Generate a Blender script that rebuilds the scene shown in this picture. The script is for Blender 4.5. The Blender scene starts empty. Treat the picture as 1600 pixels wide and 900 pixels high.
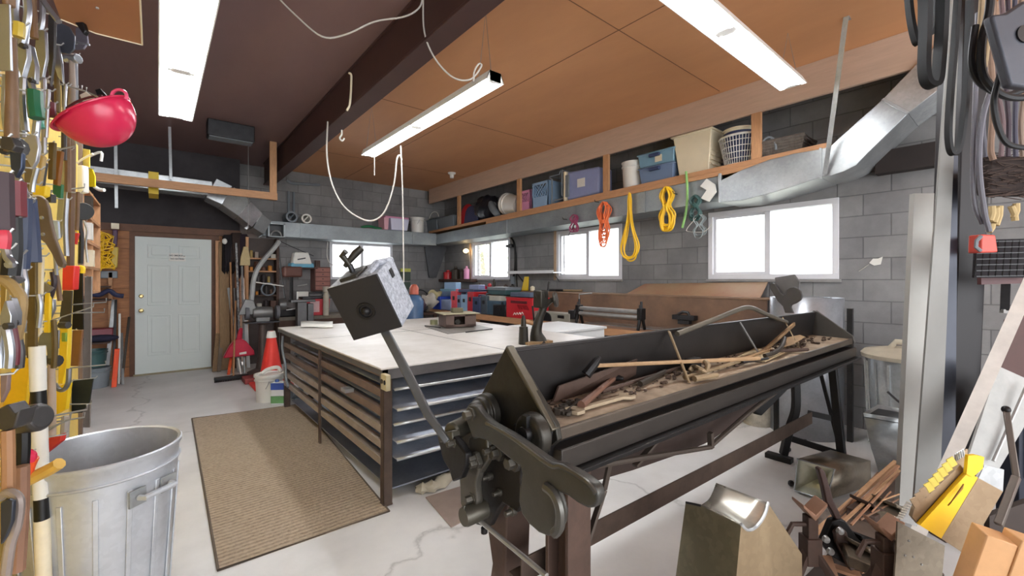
import bpy, math, random
from mathutils import Vector, Matrix
random.seed(7)
V = Vector
# ------------------------------------------------------------------ camera, world, lights
YAW = math.radians(39.6); SN, CS = math.sin(YAW), math.cos(YAW)
FPX, CX, HY, H = 670.0, 800.0, 437.0, 1.4
SC = bpy.context.scene
C = SC.collection
cd = bpy.data.cameras.new('camera'); cam = bpy.data.objects.new('camera', cd); C.objects.link(cam)
cam.location = (0, 0, H); cam.rotation_euler = (math.pi/2, 0, -YAW)
cd.sensor_width = 36; cd.lens = FPX/1600*36; cd.shift_y = -(450-HY)/1600; cd.clip_start = .05
SC.camera = cam
SC.view_settings.view_transform = 'Standard'; SC.view_settings.look = 'None'
SC.view_settings.gamma = 1; SC.view_settings.use_curve_mapping = False
SC.view_settings.exposure = 1.5
world = bpy.data.worlds.new('world'); SC.world = world; world.use_nodes = True
bg = world.node_tree.nodes['Background']; bg.inputs['Color'].default_value = (.93, .96, 1, 1); bg.inputs['Strength'].default_value = 2.4

def portal(loc, size, rot):
    l = bpy.data.lights.new('window_portal', 'AREA'); l.shape = 'RECTANGLE'; l.size, l.size_y = size; l.cycles.is_portal = True
    o = bpy.data.objects.new('window_portal', l); C.objects.link(o); o.location = loc; o.rotation_euler = rot
for y_, w_ in ((1.86, 1.35), (4.2, 1.2), (7.1, 1.2)): portal((5.32, y_, 1.8), (.9, w_), (0, math.radians(90), 0))
portal((2.75, 8.82, 1.8), (1.4, .8), (math.radians(-90), 0, 0))
portal((.5, -4.98, 1.7), (9, 3.4), (math.radians(90), 0, 0))
TUBE = 15      # brightness of the fluorescent tubes

# ------------------------------------------------------------------ pixel -> place
def ray(px, py):
    X = (px-CX)/FPX; U = (HY-py)/FPX
    return V((CS*X+SN, -SN*X+CS, U))
def onx(px, py, x): r = ray(px, py); t = x/r.x; return V((0, 0, H))+r*t
def ony(px, py, y): r = ray(px, py); t = y/r.y; return V((0, 0, H))+r*t
def onz(px, py, z): r = ray(px, py); t = (z-H)/r.z; return V((0, 0, H))+r*t
def atd(px, py, d): return V((0, 0, H))+ray(px, py)*d
def pix(p): X = CS*p[0]-SN*p[1]; z = SN*p[0]+CS*p[1]; return (CX+FPX*X/z, HY-(p[2]-H)/z*FPX, z)

# ------------------------------------------------------------------ materials
def lin(c): return tuple(((v/255)/12.92 if v/255 <= .04045 else ((v/255+.055)/1.055)**2.4) for v in c)+(1,)
MATS = {}
def mat(name, col, rough=.5, metal=0., var=.25, scale=6., bump=0., stretch=(1,1,1), col2=None, emit=0, alpha=None, trans=0, spec=None, grain=0):
    if name in MATS: return MATS[name]
    m = bpy.data.materials.new(name); m.use_nodes = True; nt = m.node_tree; N = nt.nodes; L = nt.links
    b = N['Principled BSDF']; b.inputs['Roughness'].default_value = rough; b.inputs['Metallic'].default_value = metal
    if spec is not None: b.inputs['Specular IOR Level'].default_value = spec
    c = lin(col); c2 = lin(col2) if col2 else tuple(v*(1-var) for v in c[:3])+(1,)
    tc = N.new('ShaderNodeTexCoord'); mp = N.new('ShaderNodeMapping'); mp.inputs['Scale'].default_value = stretch
    L.new(tc.outputs['Object'], mp.inputs['Vector'])
    nz = N.new('ShaderNodeTexNoise'); nz.inputs['Scale'].default_value = scale; nz.inputs['Detail'].default_value = 5; nz.inputs['Roughness'].default_value = .65
    L.new(mp.outputs['Vector'], nz.inputs['Vector'])
    cr = N.new('ShaderNodeValToRGB'); cr.color_ramp.elements[0].position = .32; cr.color_ramp.elements[1].position = .68
    cr.color_ramp.elements[0].color = c2; cr.color_ramp.elements[1].color = c
    L.new(nz.outputs['Fac'], cr.inputs['Fac']); L.new(cr.outputs['Color'], b.inputs['Base Color'])
    if bump:
        bp = N.new('ShaderNodeBump'); bp.inputs['Strength'].default_value = bump; bp.inputs['Distance'].default_value = .01
        L.new(nz.outputs['Fac'], bp.inputs['Height']); L.new(bp.outputs['Normal'], b.inputs['Normal'])
    if emit:
        b.inputs['Emission Color'].default_value = c; b.inputs['Emission Strength'].default_value = emit
    if alpha is not None: b.inputs['Alpha'].default_value = alpha
    if trans: b.inputs['Transmission Weight'].default_value = trans
    MATS[name] = m; return m
def pmat(name, col, rough=.4, **k): return mat(name, col, rough, 0, k.pop('var', .08), **k)

def block_material(name, axis):
    m = bpy.data.materials.new(name); m.use_nodes = True; nt = m.node_tree; N = nt.nodes; L = nt.links; b = N['Principled BSDF']
    g = N.new('ShaderNodeNewGeometry'); sp = N.new('ShaderNodeSeparateXYZ'); cb = N.new('ShaderNodeCombineXYZ')
    L.new(g.outputs['Position'], sp.inputs[0]); L.new(sp.outputs[axis], cb.inputs[0]); L.new(sp.outputs['Z'], cb.inputs[1])
    br = N.new('ShaderNodeTexBrick'); br.inputs['Scale'].default_value = 1; br.inputs['Brick Width'].default_value = .4; br.inputs['Row Height'].default_value = .2
    br.inputs['Mortar Size'].default_value = .006; br.inputs['Mortar Smooth'].default_value = .5; br.inputs['Bias'].default_value = 0
    br.inputs['Color1'].default_value = lin((148,147,146)); br.inputs['Color2'].default_value = lin((134,133,133)); br.inputs['Mortar'].default_value = lin((116,115,115))
    L.new(cb.outputs[0], br.inputs['Vector'])
    nz = N.new('ShaderNodeTexNoise'); nz.inputs['Scale'].default_value = 1.6; nz.inputs['Detail'].default_value = 8; nz.inputs['Roughness'].default_value = .65
    L.new(g.outputs['Position'], nz.inputs['Vector'])
    cr = N.new('ShaderNodeValToRGB'); cr.color_ramp.elements[0].position = .35; cr.color_ramp.elements[1].position = .65
    cr.color_ramp.elements[0].color = (.66,.66,.67,1); cr.color_ramp.elements[1].color = (1.0,1.0,1.0,1)
    mx = N.new('ShaderNodeMix'); mx.data_type = 'RGBA'; mx.blend_type = 'MULTIPLY'; mx.inputs['Factor'].default_value = 1
    L.new(nz.outputs['Fac'], cr.inputs[0]); L.new(br.outputs['Color'], mx.inputs['A']); L.new(cr.outputs[0], mx.inputs['B'])
    L.new(mx.outputs['Result'], b.inputs['Base Color']); b.inputs['Roughness'].default_value = .9
    n2 = N.new('ShaderNodeTexNoise'); n2.inputs['Scale'].default_value = 70; L.new(g.outputs['Position'], n2.inputs['Vector'])
    ma = N.new('ShaderNodeMath'); ma.operation = 'MULTIPLY_ADD'; ma.inputs[1].default_value = .25
    iv = N.new('ShaderNodeMath'); iv.operation = 'SUBTRACT'; iv.inputs[0].default_value = 1; L.new(br.outputs['Fac'], iv.inputs[1])
    L.new(n2.outputs['Fac'], ma.inputs[0]); L.new(iv.outputs[0], ma.inputs[2])
    bp = N.new('ShaderNodeBump'); bp.inputs['Strength'].default_value = .5; bp.inputs['Distance'].default_value = .008
    L.new(ma.outputs[0], bp.inputs['Height']); L.new(bp.outputs[0], b.inputs['Normal'])
    return m
def floor_material():
    m = bpy.data.materials.new('concrete_floor'); m.use_nodes = True; nt = m.node_tree; N = nt.nodes; L = nt.links; b = N['Principled BSDF']
    g = N.new('ShaderNodeNewGeometry')
    nz = N.new('ShaderNodeTexNoise'); nz.inputs['Scale'].default_value = 1.1; nz.inputs['Detail'].default_value = 9; nz.inputs['Roughness'].default_value = .6
    L.new(g.outputs['Position'], nz.inputs['Vector'])
    cr = N.new('ShaderNodeValToRGB'); e = cr.color_ramp.elements; e[0].position = .3; e[1].position = .7
    e[0].color = lin((188,186,184)); e[1].color = lin((218,216,214))
    L.new(nz.outputs['Fac'], cr.inputs[0])
    vo = N.new('ShaderNodeTexVoronoi'); vo.feature = 'DISTANCE_TO_EDGE'; vo.inputs['Scale'].default_value = .35; vo.inputs['Randomness'].default_value = 1
    n3 = N.new('ShaderNodeTexNoise'); n3.inputs['Scale'].default_value = 3; n3.inputs['Detail'].default_value = 6
    ad = N.new('ShaderNodeMix'); ad.data_type = 'RGBA'; ad.blend_type = 'LINEAR_LIGHT'; ad.inputs['Factor'].default_value = .25
    L.new(g.outputs['Position'], n3.inputs['Vector']); L.new(g.outputs['Position'], ad.inputs['A']); L.new(n3.outputs['Color'], ad.inputs['B']); L.new(ad.outputs['Result'], vo.inputs['Vector'])
    c2 = N.new('ShaderNodeValToRGB'); c2.color_ramp.elements[0].position = .0; c2.color_ramp.elements[1].position = .006
    c2.color_ramp.elements[0].color = (.6,.6,.6,1); c2.color_ramp.elements[1].color = (1,1,1,1); L.new(vo.outputs[0], c2.inputs[0])
    mx = N.new('ShaderNodeMix'); mx.data_type = 'RGBA'; mx.blend_type = 'MULTIPLY'; mx.inputs['Factor'].default_value = .8
    L.new(cr.outputs[0], mx.inputs['A']); L.new(c2.outputs[0], mx.inputs['B']); L.new(mx.outputs['Result'], b.inputs['Base Color'])
    b.inputs['Roughness'].default_value = .5; b.inputs['Specular IOR Level'].default_value = .35
    n2 = N.new('ShaderNodeTexNoise'); n2.inputs['Scale'].default_value = 30; n2.inputs['Detail'].default_value = 6; L.new(g.outputs['Position'], n2.inputs['Vector'])
    bp = N.new('ShaderNodeBump'); bp.inputs['Strength'].default_value = .15; bp.inputs['Distance'].default_value = .01
    L.new(n2.outputs['Fac'], bp.inputs['Height']); L.new(bp.outputs[0], b.inputs['Normal'])
    return m
def galv_material(name, c1, c2, rough=.32):
    m = bpy.data.materials.new(name); m.use_nodes = True; nt = m.node_tree; N = nt.nodes; L = nt.links; b = N['Principled BSDF']
    tc = N.new('ShaderNodeTexCoord'); vo = N.new('ShaderNodeTexVoronoi'); vo.inputs['Scale'].default_value = 55; L.new(tc.outputs['Object'], vo.inputs['Vector'])
    nz = N.new('ShaderNodeTexNoise'); nz.inputs['Scale'].default_value = 4; nz.inputs['Detail'].default_value = 5; L.new(tc.outputs['Object'], nz.inputs['Vector'])
    sp = N.new('ShaderNodeSeparateColor'); L.new(vo.outputs['Color'], sp.inputs[0])
    ma = N.new('ShaderNodeMath'); ma.operation = 'MULTIPLY_ADD'; ma.inputs[1].default_value = .12; L.new(sp.outputs[0], ma.inputs[0]); L.new(nz.outputs['Fac'], ma.inputs[2])
    cr = N.new('ShaderNodeValToRGB'); cr.color_ramp.elements[0].position = .4; cr.color_ramp.elements[1].position = .9
    cr.color_ramp.elements[0].color = lin(c1); cr.color_ramp.elements[1].color = lin(c2); L.new(ma.outputs[0], cr.inputs[0]); L.new(cr.outputs[0], b.inputs['Base Color'])
    b.inputs['Metallic'].default_value = .6; b.inputs['Roughness'].default_value = rough
    return m
def plywood_material(name, c1, c2, scale=1.2):
    m = mat(name, c1, .55, 0, col2=c2, scale=scale, stretch=(1, .35, 1), bump=.05); return m

wood = mat('pine', (196,146,104), .6, 0, .25, 10, .1, (1,8,8)); woodz = mat('pine_upright', (204,154,110), .6, 0, .25, 10, .1, (8,8,1))
woody = mat('pine_lengthwise', (196,146,104), .6, 0, .25, 10, .1, (8,.8,8)); fascia = mat('fascia_board', (206,178,156), .65, 0, .14, 5, .08, (5,.6,5))
oldwood = mat('old_board', (150,120,84), .7, 0, .3, 9, .1, (8,8,.8)); darkwood = mat('dark_stained_wood', (78,54,42), .7, 0, .35, 8, .1, (1,6,6))
galv = galv_material('galvanized', (150,153,154), (184,187,187)); galv_dk = galv_material('galvanized_duct_aged', (140,147,150), (164,171,173), .5)
galv_br = galv_material('galvanized_bright', (170,174,176), (222,226,226), .25); sheet_tan = galv_material('dull_sheet_metal', (112,102,88), (160,150,132), .38)
castiron = mat('cast_iron_olive', (60,57,51), .42, .55, .3, 14, .25); castdk = mat('cast_iron_dark', (32,30,30), .45, .5, .3, 18, .2)
rust = mat('rusty_steel', (88,72,62), .6, .35, .35, 12, .2); rustbr = mat('rust_brown_steel', (84,64,54), .65, .2, .35, 9, .2)
steel = mat('bare_steel', (168,168,166), .35, .6, .2, 10); steel_dk = mat('dark_steel', (70,70,72), .4, .8, .25, 12)
blackp = pmat('black_plastic', (13,13,15), .4); dark = pmat('dark_rubber', (17,18,22), .55)
white = pmat('white_plastic', (226,224,216), .4); whitep = mat('white_paint', (222,224,224), .45, 0, .05, 5); cream = pmat('cream_plastic', (232,220,190), .45)
red = pmat('red_plastic', (196,40,48), .35); blue = pmat('blue_plastic', (58,92,170), .35); yellow = pmat('yellow_plastic', (236,200,40), .45)
orange = pmat('orange_plastic', (226,84,36), .45); green = pmat('green_plastic', (40,110,72), .4); pink = pmat('pink_plastic', (220,150,186), .45)
greyp = pmat('grey_plastic', (120,128,134), .45); navy = pmat('navy_plastic', (58,70,104), .4); teal = pmat('teal_plastic', (122,160,180), .4)
ltblue = pmat('light_blue_plastic', (150,182,214), .4); lilac = pmat('lilac_blue_plastic', (146,156,196), .35); dgreen = pmat('dark_green_plastic', (52,84,84), .4)
hotpink = pmat('helmet_red', (214,44,84), .25); cardboard = mat('brown_hardboard', (172,116,78), .6, 0, .12, 3)
handle_w = mat('worn_wood_handle', (176,128,86), .55, 0, .25, 12, .1, (4,4,1)); tubeglow = mat('lamp_tube_glow', (246,250,255), .5, emit=TUBE)

# ------------------------------------------------------------------ mesh builder
def bas(d, up=None):
    d = d.normalized(); up = up or (V((0,0,1)) if abs(d.z) < .95 else V((0,1,0)))
    u = up.cross(d).normalized(); return u, d.cross(u).normalized()
def cat(pts, k=6, closed=False):
    pts = [V(p) for p in pts]; n = len(pts); out = []
    rng = range(n if closed else n-1)
    for i in rng:
        a = pts[(i-1) % n] if (closed or i > 0) else pts[i]*2-pts[i+1]
        b, c = pts[i], pts[(i+1) % n]
        d = pts[(i+2) % n] if (closed or i+2 < n) else c*2-b
        for j in range(k):
            t = j/k; out.append(.5*((2*b)+(c-a)*t+(2*a-5*b+4*c-d)*t*t+(3*b-a-3*c+d)*t**3))
    if not closed: out.append(pts[-1])
    return out
INV = {}
class MB:
    def __init__(s): s.v = []; s.f = []
    def add(s, vs, fs):
        o = len(s.v); s.v += [V(p) for p in vs]; s.f += [tuple(i+o for i in f) for f in fs]; return s
    def obox(s, c, a, b, d):
        c, a, b, d = V(c), V(a), V(b), V(d); vs = [c+a*i+b*j+d*k for k in (-1,1) for j in (-1,1) for i in (-1,1)]
        fs = [(0,2,3,1),(4,5,7,6),(0,1,5,4),(2,6,7,3),(0,4,6,2),(1,3,7,5)]
        if a.cross(b).dot(d) < 0: fs = [f[::-1] for f in fs]
        return s.add(vs, fs)
    def box(s, x0, x1, y0, y1, z0, z1):
        return s.obox(((x0+x1)/2,(y0+y1)/2,(z0+z1)/2), ((x1-x0)/2,0,0), (0,(y1-y0)/2,0), (0,0,(z1-z0)/2))
    def bar(s, p, q, w, h, up=None):
        p, q = V(p), V(q); d = q-p; u, v = bas(d, V(up) if up else None); return s.obox((p+q)/2, u*w/2, v*h/2, d/2)
    def tube(s, pts, r, n=8, closed=False):
        pts = [V(p) for p in pts]; m = len(pts); rr = r if isinstance(r, (list, tuple)) else [r]*m
        vs = []; u = None
        for i, p in enumerate(pts):
            d = (pts[(i+1) % m]-pts[i-1]) if closed else (pts[min(i+1,m-1)]-pts[max(i-1,0)])
            if d.length < 1e-9: d = V((0,0,1))
            d.normalize()
            if u is None: u, w = bas(d)
            else:
                u = u-d*u.dot(d)
                if u.length < 1e-6: u, w = bas(d)
                u.normalize(); w = d.cross(u)
            vs += [p+(u*math.cos(a)+w*math.sin(a))*rr[i] for a in (2*math.pi*k/n for k in range(n))]
        fs = []
        for i in range(m if closed else m-1):
            j = (i+1) % m
            fs += [(i*n+k, i*n+(k+1) % n, j*n+(k+1) % n, j*n+k) for k in range(n)]
        if not closed: fs += [tuple(range(n))[::-1], tuple((m-1)*n+k for k in range(n))]
        return s.add(vs, fs)
    def cyl(s, p, q, r, r2=None, n=20): return s.tube([p, q], [r, r if r2 is None else r2], n)
    def lathe(s, base, prof, ax=(0,0,1), n=32, cap=True, arc=None):
        base, ax = V(base), V(ax).normalized(); u, w = bas(ax); vs = []; m = len(prof)
        k_ = n if not arc else n+1; tot = 2*math.pi if not arc else arc
        for r, z in prof: vs += [base+ax*z+(u*math.cos(tot*k/n)+w*math.sin(tot*k/n))*r for k in range(k_)]
        fs = []
        for i in range(m-1):
            for k in range(n): 
                k2 = (k+1) % k_; fs.append((i*k_+k, i*k_+k2, (i+1)*k_+k2, (i+1)*k_+k))
        if cap and not arc:
            if prof[0][0] > 1e-5: fs.append(tuple(range(n))[::-1])
            if prof[-1][0] > 1e-5: fs.append(tuple((m-1)*n+k for k in range(n)))
        return s.add(vs, fs)
    def prism(s, pts, d):
        pts = [V(p) for p in pts]; d = V(d); n = len(pts); nm = V((0,0,0))
        for i in range(n): nm += pts[i].cross(pts[(i+1) % n])
        if nm.dot(d) > 0: pts = pts[::-1]
        return s.add(pts+[p+d for p in pts], [tuple(range(n)), tuple(range(2*n-1, n-1, -1))]+[(i, n+i, n+(i+1) % n, (i+1) % n) for i in range(n)])
    def sph(s, c, r, n=16, m=10, ax=None):
        r = (r, r, r) if not isinstance(r, (tuple, list)) else r; c = V(c); vs = [c+V((0,0,-r[2]))]; 
        for i in range(1, m):
            t = math.pi*i/m
            vs += [c+V((r[0]*math.sin(t)*math.cos(2*math.pi*k/n), r[1]*math.sin(t)*math.sin(2*math.pi*k/n), -r[2]*math.cos(t))) for k in range(n)]
        vs.append(c+V((0,0,r[2]))); fs = [(0, 1+(k+1) % n, 1+k) for k in range(n)]
        for i in range(m-2): fs += [(1+i*n+k, 1+i*n+(k+1) % n, 1+(i+1)*n+(k+1) % n, 1+(i+1)*n+k) for k in range(n)]
        e = len(vs)-1; b = 1+(m-2)*n; fs += [(e, b+k, b+(k+1) % n) for k in range(n)]
        return s.add(vs, fs)
    def grid(s, fn, nu, nv, thick=None):
        vs = [V(fn(i/nu, j/nv)) for j in range(nv+1) for i in range(nu+1)]; w = nu+1
        fs = [(j*w+i, j*w+i+1, (j+1)*w+i+1, (j+1)*w+i) for j in range(nv) for i in range(nu)]
        return s.add(vs, fs)
    def xf(s, M):
        s.v = [M @ p for p in s.v]; return s
    def build(s, name, m, parent=None, bevel=0, ang=38, solid=0, seg=2):
        me = bpy.data.meshes.new(name); o = bpy.data.objects.new(name, me); C.objects.link(o)
        if parent is not None:
            inv = INV[parent.name]; vs = [inv @ p for p in s.v]; o.parent = parent; INV[o.name] = inv
        else:
            xs = [p.x for p in s.v]; ys = [p.y for p in s.v]; zs = [p.z for p in s.v]
            c = V(((min(xs)+max(xs))/2, (min(ys)+max(ys))/2, min(zs))); o.location = c; vs = [p-c for p in s.v]; INV[o.name] = Matrix.Translation(-c)
        me.from_pydata([tuple(p) for p in vs], [], s.f); me.materials.append(m)
        me.polygons.foreach_set('use_smooth', [True]*len(me.polygons)); me.set_sharp_from_angle(angle=math.radians(ang)); me.update()
        if solid:
            so = o.modifiers.new('solidify', 'SOLIDIFY'); so.thickness = solid; so.offset = 0
        if bevel:
            bv = o.modifiers.new('bevel', 'BEVEL'); bv.width = bevel; bv.segments = seg; bv.limit_method = 'ANGLE'; bv.angle_limit = math.radians(35)
        return o
def tag(o, label, category, group=None, kind=None):
    o['label'] = label; o['category'] = category
    if group: o['group'] = group
    if kind: o['kind'] = kind
    return o
def thing(name, label, category, loc, rz=0, group=None):
    o = bpy.data.objects.new(name, None); C.objects.link(o); o.location = loc; o.rotation_euler = (0,0,rz); o.empty_display_size = .05
    INV[o.name] = (Matrix.Translation(V(loc)) @ Matrix.Rotation(rz, 4, 'Z')).inverted()
    return tag(o, label, category, group)
def dup(root, loc, rz=0, label=None, scale=None, rot=None, swap=None):
    def cp(o, par):
        c = o.copy(); C.objects.link(c)
        if par: c.parent = par
        for ch in list(o.children): cp(ch, c)
        return c
    r = cp(root, None); r.location = loc; r.rotation_euler = rot or (0,0,rz)
    if scale: r.scale = scale if isinstance(scale, (tuple, list)) else (scale,)*3
    if label: r['label'] = label
    return r
def struct(o, kind='structure'): o['kind'] = kind; return o
# ------------------------------------------------------------------ room shell
CEIL = 3.38; XR = 5.1; YB = 8.6; YD = 8.3
blk_x = block_material('block_wall_right', 'Y'); blk_y = block_material('block_wall_back', 'X')
struct(MB().box(-4.2, 5.3, -5, 8.8, -.1, 0).build('floor', floor_material()))
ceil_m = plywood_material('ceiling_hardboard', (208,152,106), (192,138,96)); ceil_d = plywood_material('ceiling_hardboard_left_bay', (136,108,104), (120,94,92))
struct(MB().box(1.46, 5.3, -5, 8.8, CEIL, CEIL+.05).build('ceiling', ceil_m))
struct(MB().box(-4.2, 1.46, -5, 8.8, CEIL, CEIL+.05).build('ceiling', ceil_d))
seam = pmat('seam_dark', (128,92,66), .8)
b = MB()
for y in (-.35, 2.08, 4.52, 6.96): b.box(1.6, 4.55, y-.003, y+.003, CEIL-.003, CEIL+.001)
for x in (2.82,): b.box(x-.003, x+.003, -5, 8.6, CEIL-.003, CEIL+.001)
struct(b.build('trim_1', seam))
def wallx(name, x0, x1, y0, y1, holes, m):
    b = MB(); hs = sorted(holes); y = y0
    for (a, c, z0, z1) in hs:
        b.box(x0, x1, y, a, 0, CEIL); b.box(x0, x1, a, c, 0, z0); b.box(x0, x1, a, c, z1, CEIL); y = c
    b.box(x0, x1, y, y1, 0, CEIL); return struct(b.build(name, m))
def wy(px, x=XR): return onx(px, 437, x).y
W4 = (wy(1311), wy(1107), 1.405, 2.2); W3 = (wy(972), wy(870), 1.405, 2.2); W2 = (wy(797), wy(737), 1.405, 2.2)
wallx('wall_right', XR, XR+.2, -5, YB+.2, [W4, W3, W2], blk_x)
W1 = (ony(515,437,YB).x, ony(613,437,YB).x, 1.405, 2.14)
b = MB(); b.box(1.05, W1[0], YB, YB+.2, 0, CEIL); b.box(W1[0], W1[1], YB, YB+.2, 0, W1[2]); b.box(W1[0], W1[1], YB, YB+.2, W1[3], CEIL); b.box(W1[1], XR, YB, YB+.2, 0, CEIL)
struct(b.build('wall_back', blk_y))
struct(MB().box(-4.2, -4.0, -5, 8.8, 0, CEIL).build('wall_left', blk_x))
b = MB(); b.box(-4.2, 1.05, YD+.02, YD+.3, 2.12, CEIL); struct(b.build('wall_back', mat('dark_upper_block', (70,66,68), .9, 0, .3, 3, .2)))  # wall above the door, in a darker block tone
# wood clad wall round the door
clad = mat('cedar_boards', (170,112,66), .6, 0, .35, 5, .1, (1.2,1,6))
dx0, dx1 = -.25, .66
b = MB(); k = 0
for i in range(15):
    z0 = i*.142; b.box(-1.9+random.uniform(-.004,.004), dx0-.05, YD-.012+random.uniform(-.003,.003), YD+.02, z0+.002, z0+.139)
b.box(-4.0, 1.05, YD+.02, YD+.04, 0, 2.13)
b.box(dx1+.05, 1.05, YD-.005, YD+.02, 0, 2.13)
struct(b.build('wall_door_side', clad))
b = MB(); b.box(dx0-.06, dx0, YD-.03, YD+.02, 0, 2.034); b.box(dx1, dx1+.1, YD-.03, YD+.02, 0, 2.034); b.box(dx0-.06, dx1+.1, YD-.03, YD+.02, 2.035, 2.099)
b.box(-4, 1.05, YD-.06, YD+.02, 2.1, 2.2)
struct(b.build('trim_2', mat('door_casing', (110,72,48), .6, 0, .3, 8, .1)))
# door with six raised panels
doorm = mat('door_paint', (208,216,212), .45, 0, .03, 3)
d = thing('door_1', '', '', ((dx0+dx1)/2, YD-.03, 0)); del d['label']; del d['category']; struct(d)
b = MB(); b.box(dx0, dx1, YD-.045, YD-.005, .02, 2.03); b.build('door_leaf', doorm, d, .003)
for (zz0, zz1) in ((.28,.88),(1.02,1.62),(1.72,1.92)):
    for sx in (dx0+.14, dx0+.5):
        b = MB(); x0, x1 = sx, sx+.27
        for (a0,a1,c0,c1) in ((x0,x1,zz0,zz0+.015),(x0,x1,zz1-.015,zz1),(x0,x0+.015,zz0,zz1),(x1-.015,x1,zz0,zz1)): b.box(a0,a1,YD-.051,YD-.045,c0,c1)
        b.box(x0+.045, x1-.045, YD-.053, YD-.045, zz0+.045, zz1-.045); b.build('panel', doorm, d, .003)
brass = mat('brass', (190,170,120), .25, .9, .1)
b = MB(); b.lathe((dx0+.07, YD-.045, .95), [(.03,0),(.03,.006),(.012,.008),(.012,.03),(.026,.035),(.03,.05),(.02,.062),(0,.064)], (0,-1,0), 20); b.build('door_knob', brass, d)
b = MB(); b.lathe((dx0+.07, YD-.045, 1.16), [(.028,0),(.028,.01),(.016,.014),(.016,.022),(0,.022)], (0,-1,0), 20); b.build('deadbolt', brass, d)
MB().box(dx0-.02, dx1+.02, YD-.06, YD+.02, 0, .025).build('threshold', mat('sill_wood', (150,140,110), .6), d)
# sign on door
sx = (dx0+dx1)/2+.03
s = thing('door_sign', 'small white notice sign with two dark printed lines on the door', 'sign', (sx, YD-.046, 1.68))
MB().box(sx-.1, sx+.1, YD-.05, YD-.0465, 1.68, 1.80).build('sign_plate', white, s, .004)
def text(body, size, loc, rot, m, parent, name='lettering', align='CENTER', ext=.0006):
    c = bpy.data.curves.new(name, 'FONT'); c.body = body; c.size = size; c.align_x = align; c.extrude = ext; c.offset = size*.03
    t = bpy.data.objects.new('tmp', c); C.objects.link(t); bpy.context.view_layer.update()
    me = bpy.data.meshes.new_from_object(t); bpy.data.objects.remove(t)
    M = Matrix.Translation(V(loc)) @ rot
    if parent is not None: M = INV[parent.name] @ M
    me.transform(M); me.materials.clear(); me.materials.append(m); o = bpy.data.objects.new(name, me); C.objects.link(o)
    if parent is not None: o.parent = parent
    return o
RY = Matrix.Rotation(math.pi/2, 4, 'X')                      # faces -y
RX = Matrix.Rotation(-math.pi/2, 4, 'Z') @ RY                # faces -x
text('NO SMOKING', .03, (sx, YD-.051, 1.755), RY, blackp, s)
text('NO EATING', .03, (sx, YD-.051, 1.705), RY, blackp, s)

# windows
glass = bpy.data.materials.new('window_glass'); glass.use_nodes = True
gb = glass.node_tree.nodes['Principled BSDF']; gb.inputs['Alpha'].default_value = .12; gb.inputs['Roughness'].default_value = .05
framem = mat('window_vinyl', (214,214,218), .4, 0, .03)
def windowx(n, w, xx=XR):
    y0, y1, z0, z1 = w; f = MB(); t = .055; o = thing('window_%d' % n, '', '', (xx+.06, (y0+y1)/2, z0)); del o['label']; del o['category']; struct(o)
    for (a,c,e,g) in ((y0,y1,z0,z0+t),(y0,y1,z1-t,z1),(y0,y0+t,z0+t,z1-t),(y1-t,y1,z0+t,z1-t)): f.box(xx-.012, xx+.1, a, c, e, g)
    f.build('window_frame', framem, o, .004)
    ym = (y0+y1)/2
    MB().box(xx+.01, xx+.08, ym-.028, ym+.028, z0+t, z1-t).build('meeting_rail', framem, o, .004)
    f = MB()
    for (a,c,e,g) in ((ym,y1-t,z0+t,z0+t+.03),(ym,y1-t,z1-t-.03,z1-t),(y1-t-.03,y1-t,z0+t+.03,z1-t-.03)): f.box(xx+.02, xx+.05, a, c, e, g)
    f.build('sash', framem, o, .003)
    for a, c in ((y0+t, ym-.028), (ym+.028, y1-t)): MB().box(xx+.055, xx+.06, a, c, z0+t, z1-t).build('pane', glass, o)
    MB().box(xx-.03, xx, y0-.02, y1+.02, z0-.03, z0).build('window_sill', mat('sill_mortar', (150,148,146), .8), o, .004)
windowx(4, W4); windowx(3, W3); windowx(2, W2)
x0, x1, z0, z1 = W1; o = thing('window_1', '', '', ((x0+x1)/2, YB+.06, z0)); del o['label']; del o['category']; struct(o); f = MB(); t = .055
for (a,c,e,g) in ((x0,x1,z0,z0+t),(x0,x1,z1-t,z1),(x0,x0+t,z0+t,z1-t),(x1-t,x1,z0+t,z1-t)): f.box(a, c, YB-.012, YB+.1, e, g)
f.build('window_frame', framem, o, .004); xm = (x0+x1)/2-.0
MB().box(xm-.028, xm+.028, YB+.01, YB+.08, z0+t, z1-t).build('meeting_rail', framem, o, .004)
for a, c in ((x0+t, xm-.028), (xm+.028, x1-t)): MB().box(a, c, YB+.055, YB+.06, z0+t, z1-t).build('pane', glass, o)
# rough wood jambs beside the windows on the right wall
b = MB()
for w in (W3, W2): b.box(XR-.02, XR, w[1], w[1]+.05, 1.39, 2.25)
struct(b.build('trim_3', mat('raw_jamb', (190,160,130), .7)))
# outdoors: ground and a tree
struct(MB().box(5.3, 40, -20, 40, -.5, -.4).build('ground', mat('grass_ground', (170,172,160), .9)))
t = thing('tree', 'leafy green tree outside the farthest window of the right wall', 'tree', (14, 19.5, -.4))
MB().tube([(14,19.5,-.4),(14.1,19.5,1.2),(14,19.6,3)], [.2,.16,.1], 10).build('trunk', mat('pale_bark',(170,160,140),.8), t)
b = MB(); rnd = random.Random(3)
for i in range(1100):
    a, e, r = rnd.uniform(0, 6.28), rnd.uniform(-1, 1), 1.9*rnd.random()**.4
    c = V((14+r*math.cos(a)*math.sqrt(1-e*e), 19.5+r*math.sin(a)*math.sqrt(1-e*e), 3.0+1.5*e*r/1.9)); u = V((rnd.uniform(-1,1), rnd.uniform(-1,1), rnd.uniform(-1,1))).normalized()*.11; v, w = bas(u)
    b.add([c-u, c+v*.06, c+u, c-v*.06], [(0,1,2,3)])
b.build('foliage', mat('leaves', (196,214,176), .6), t)

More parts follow.
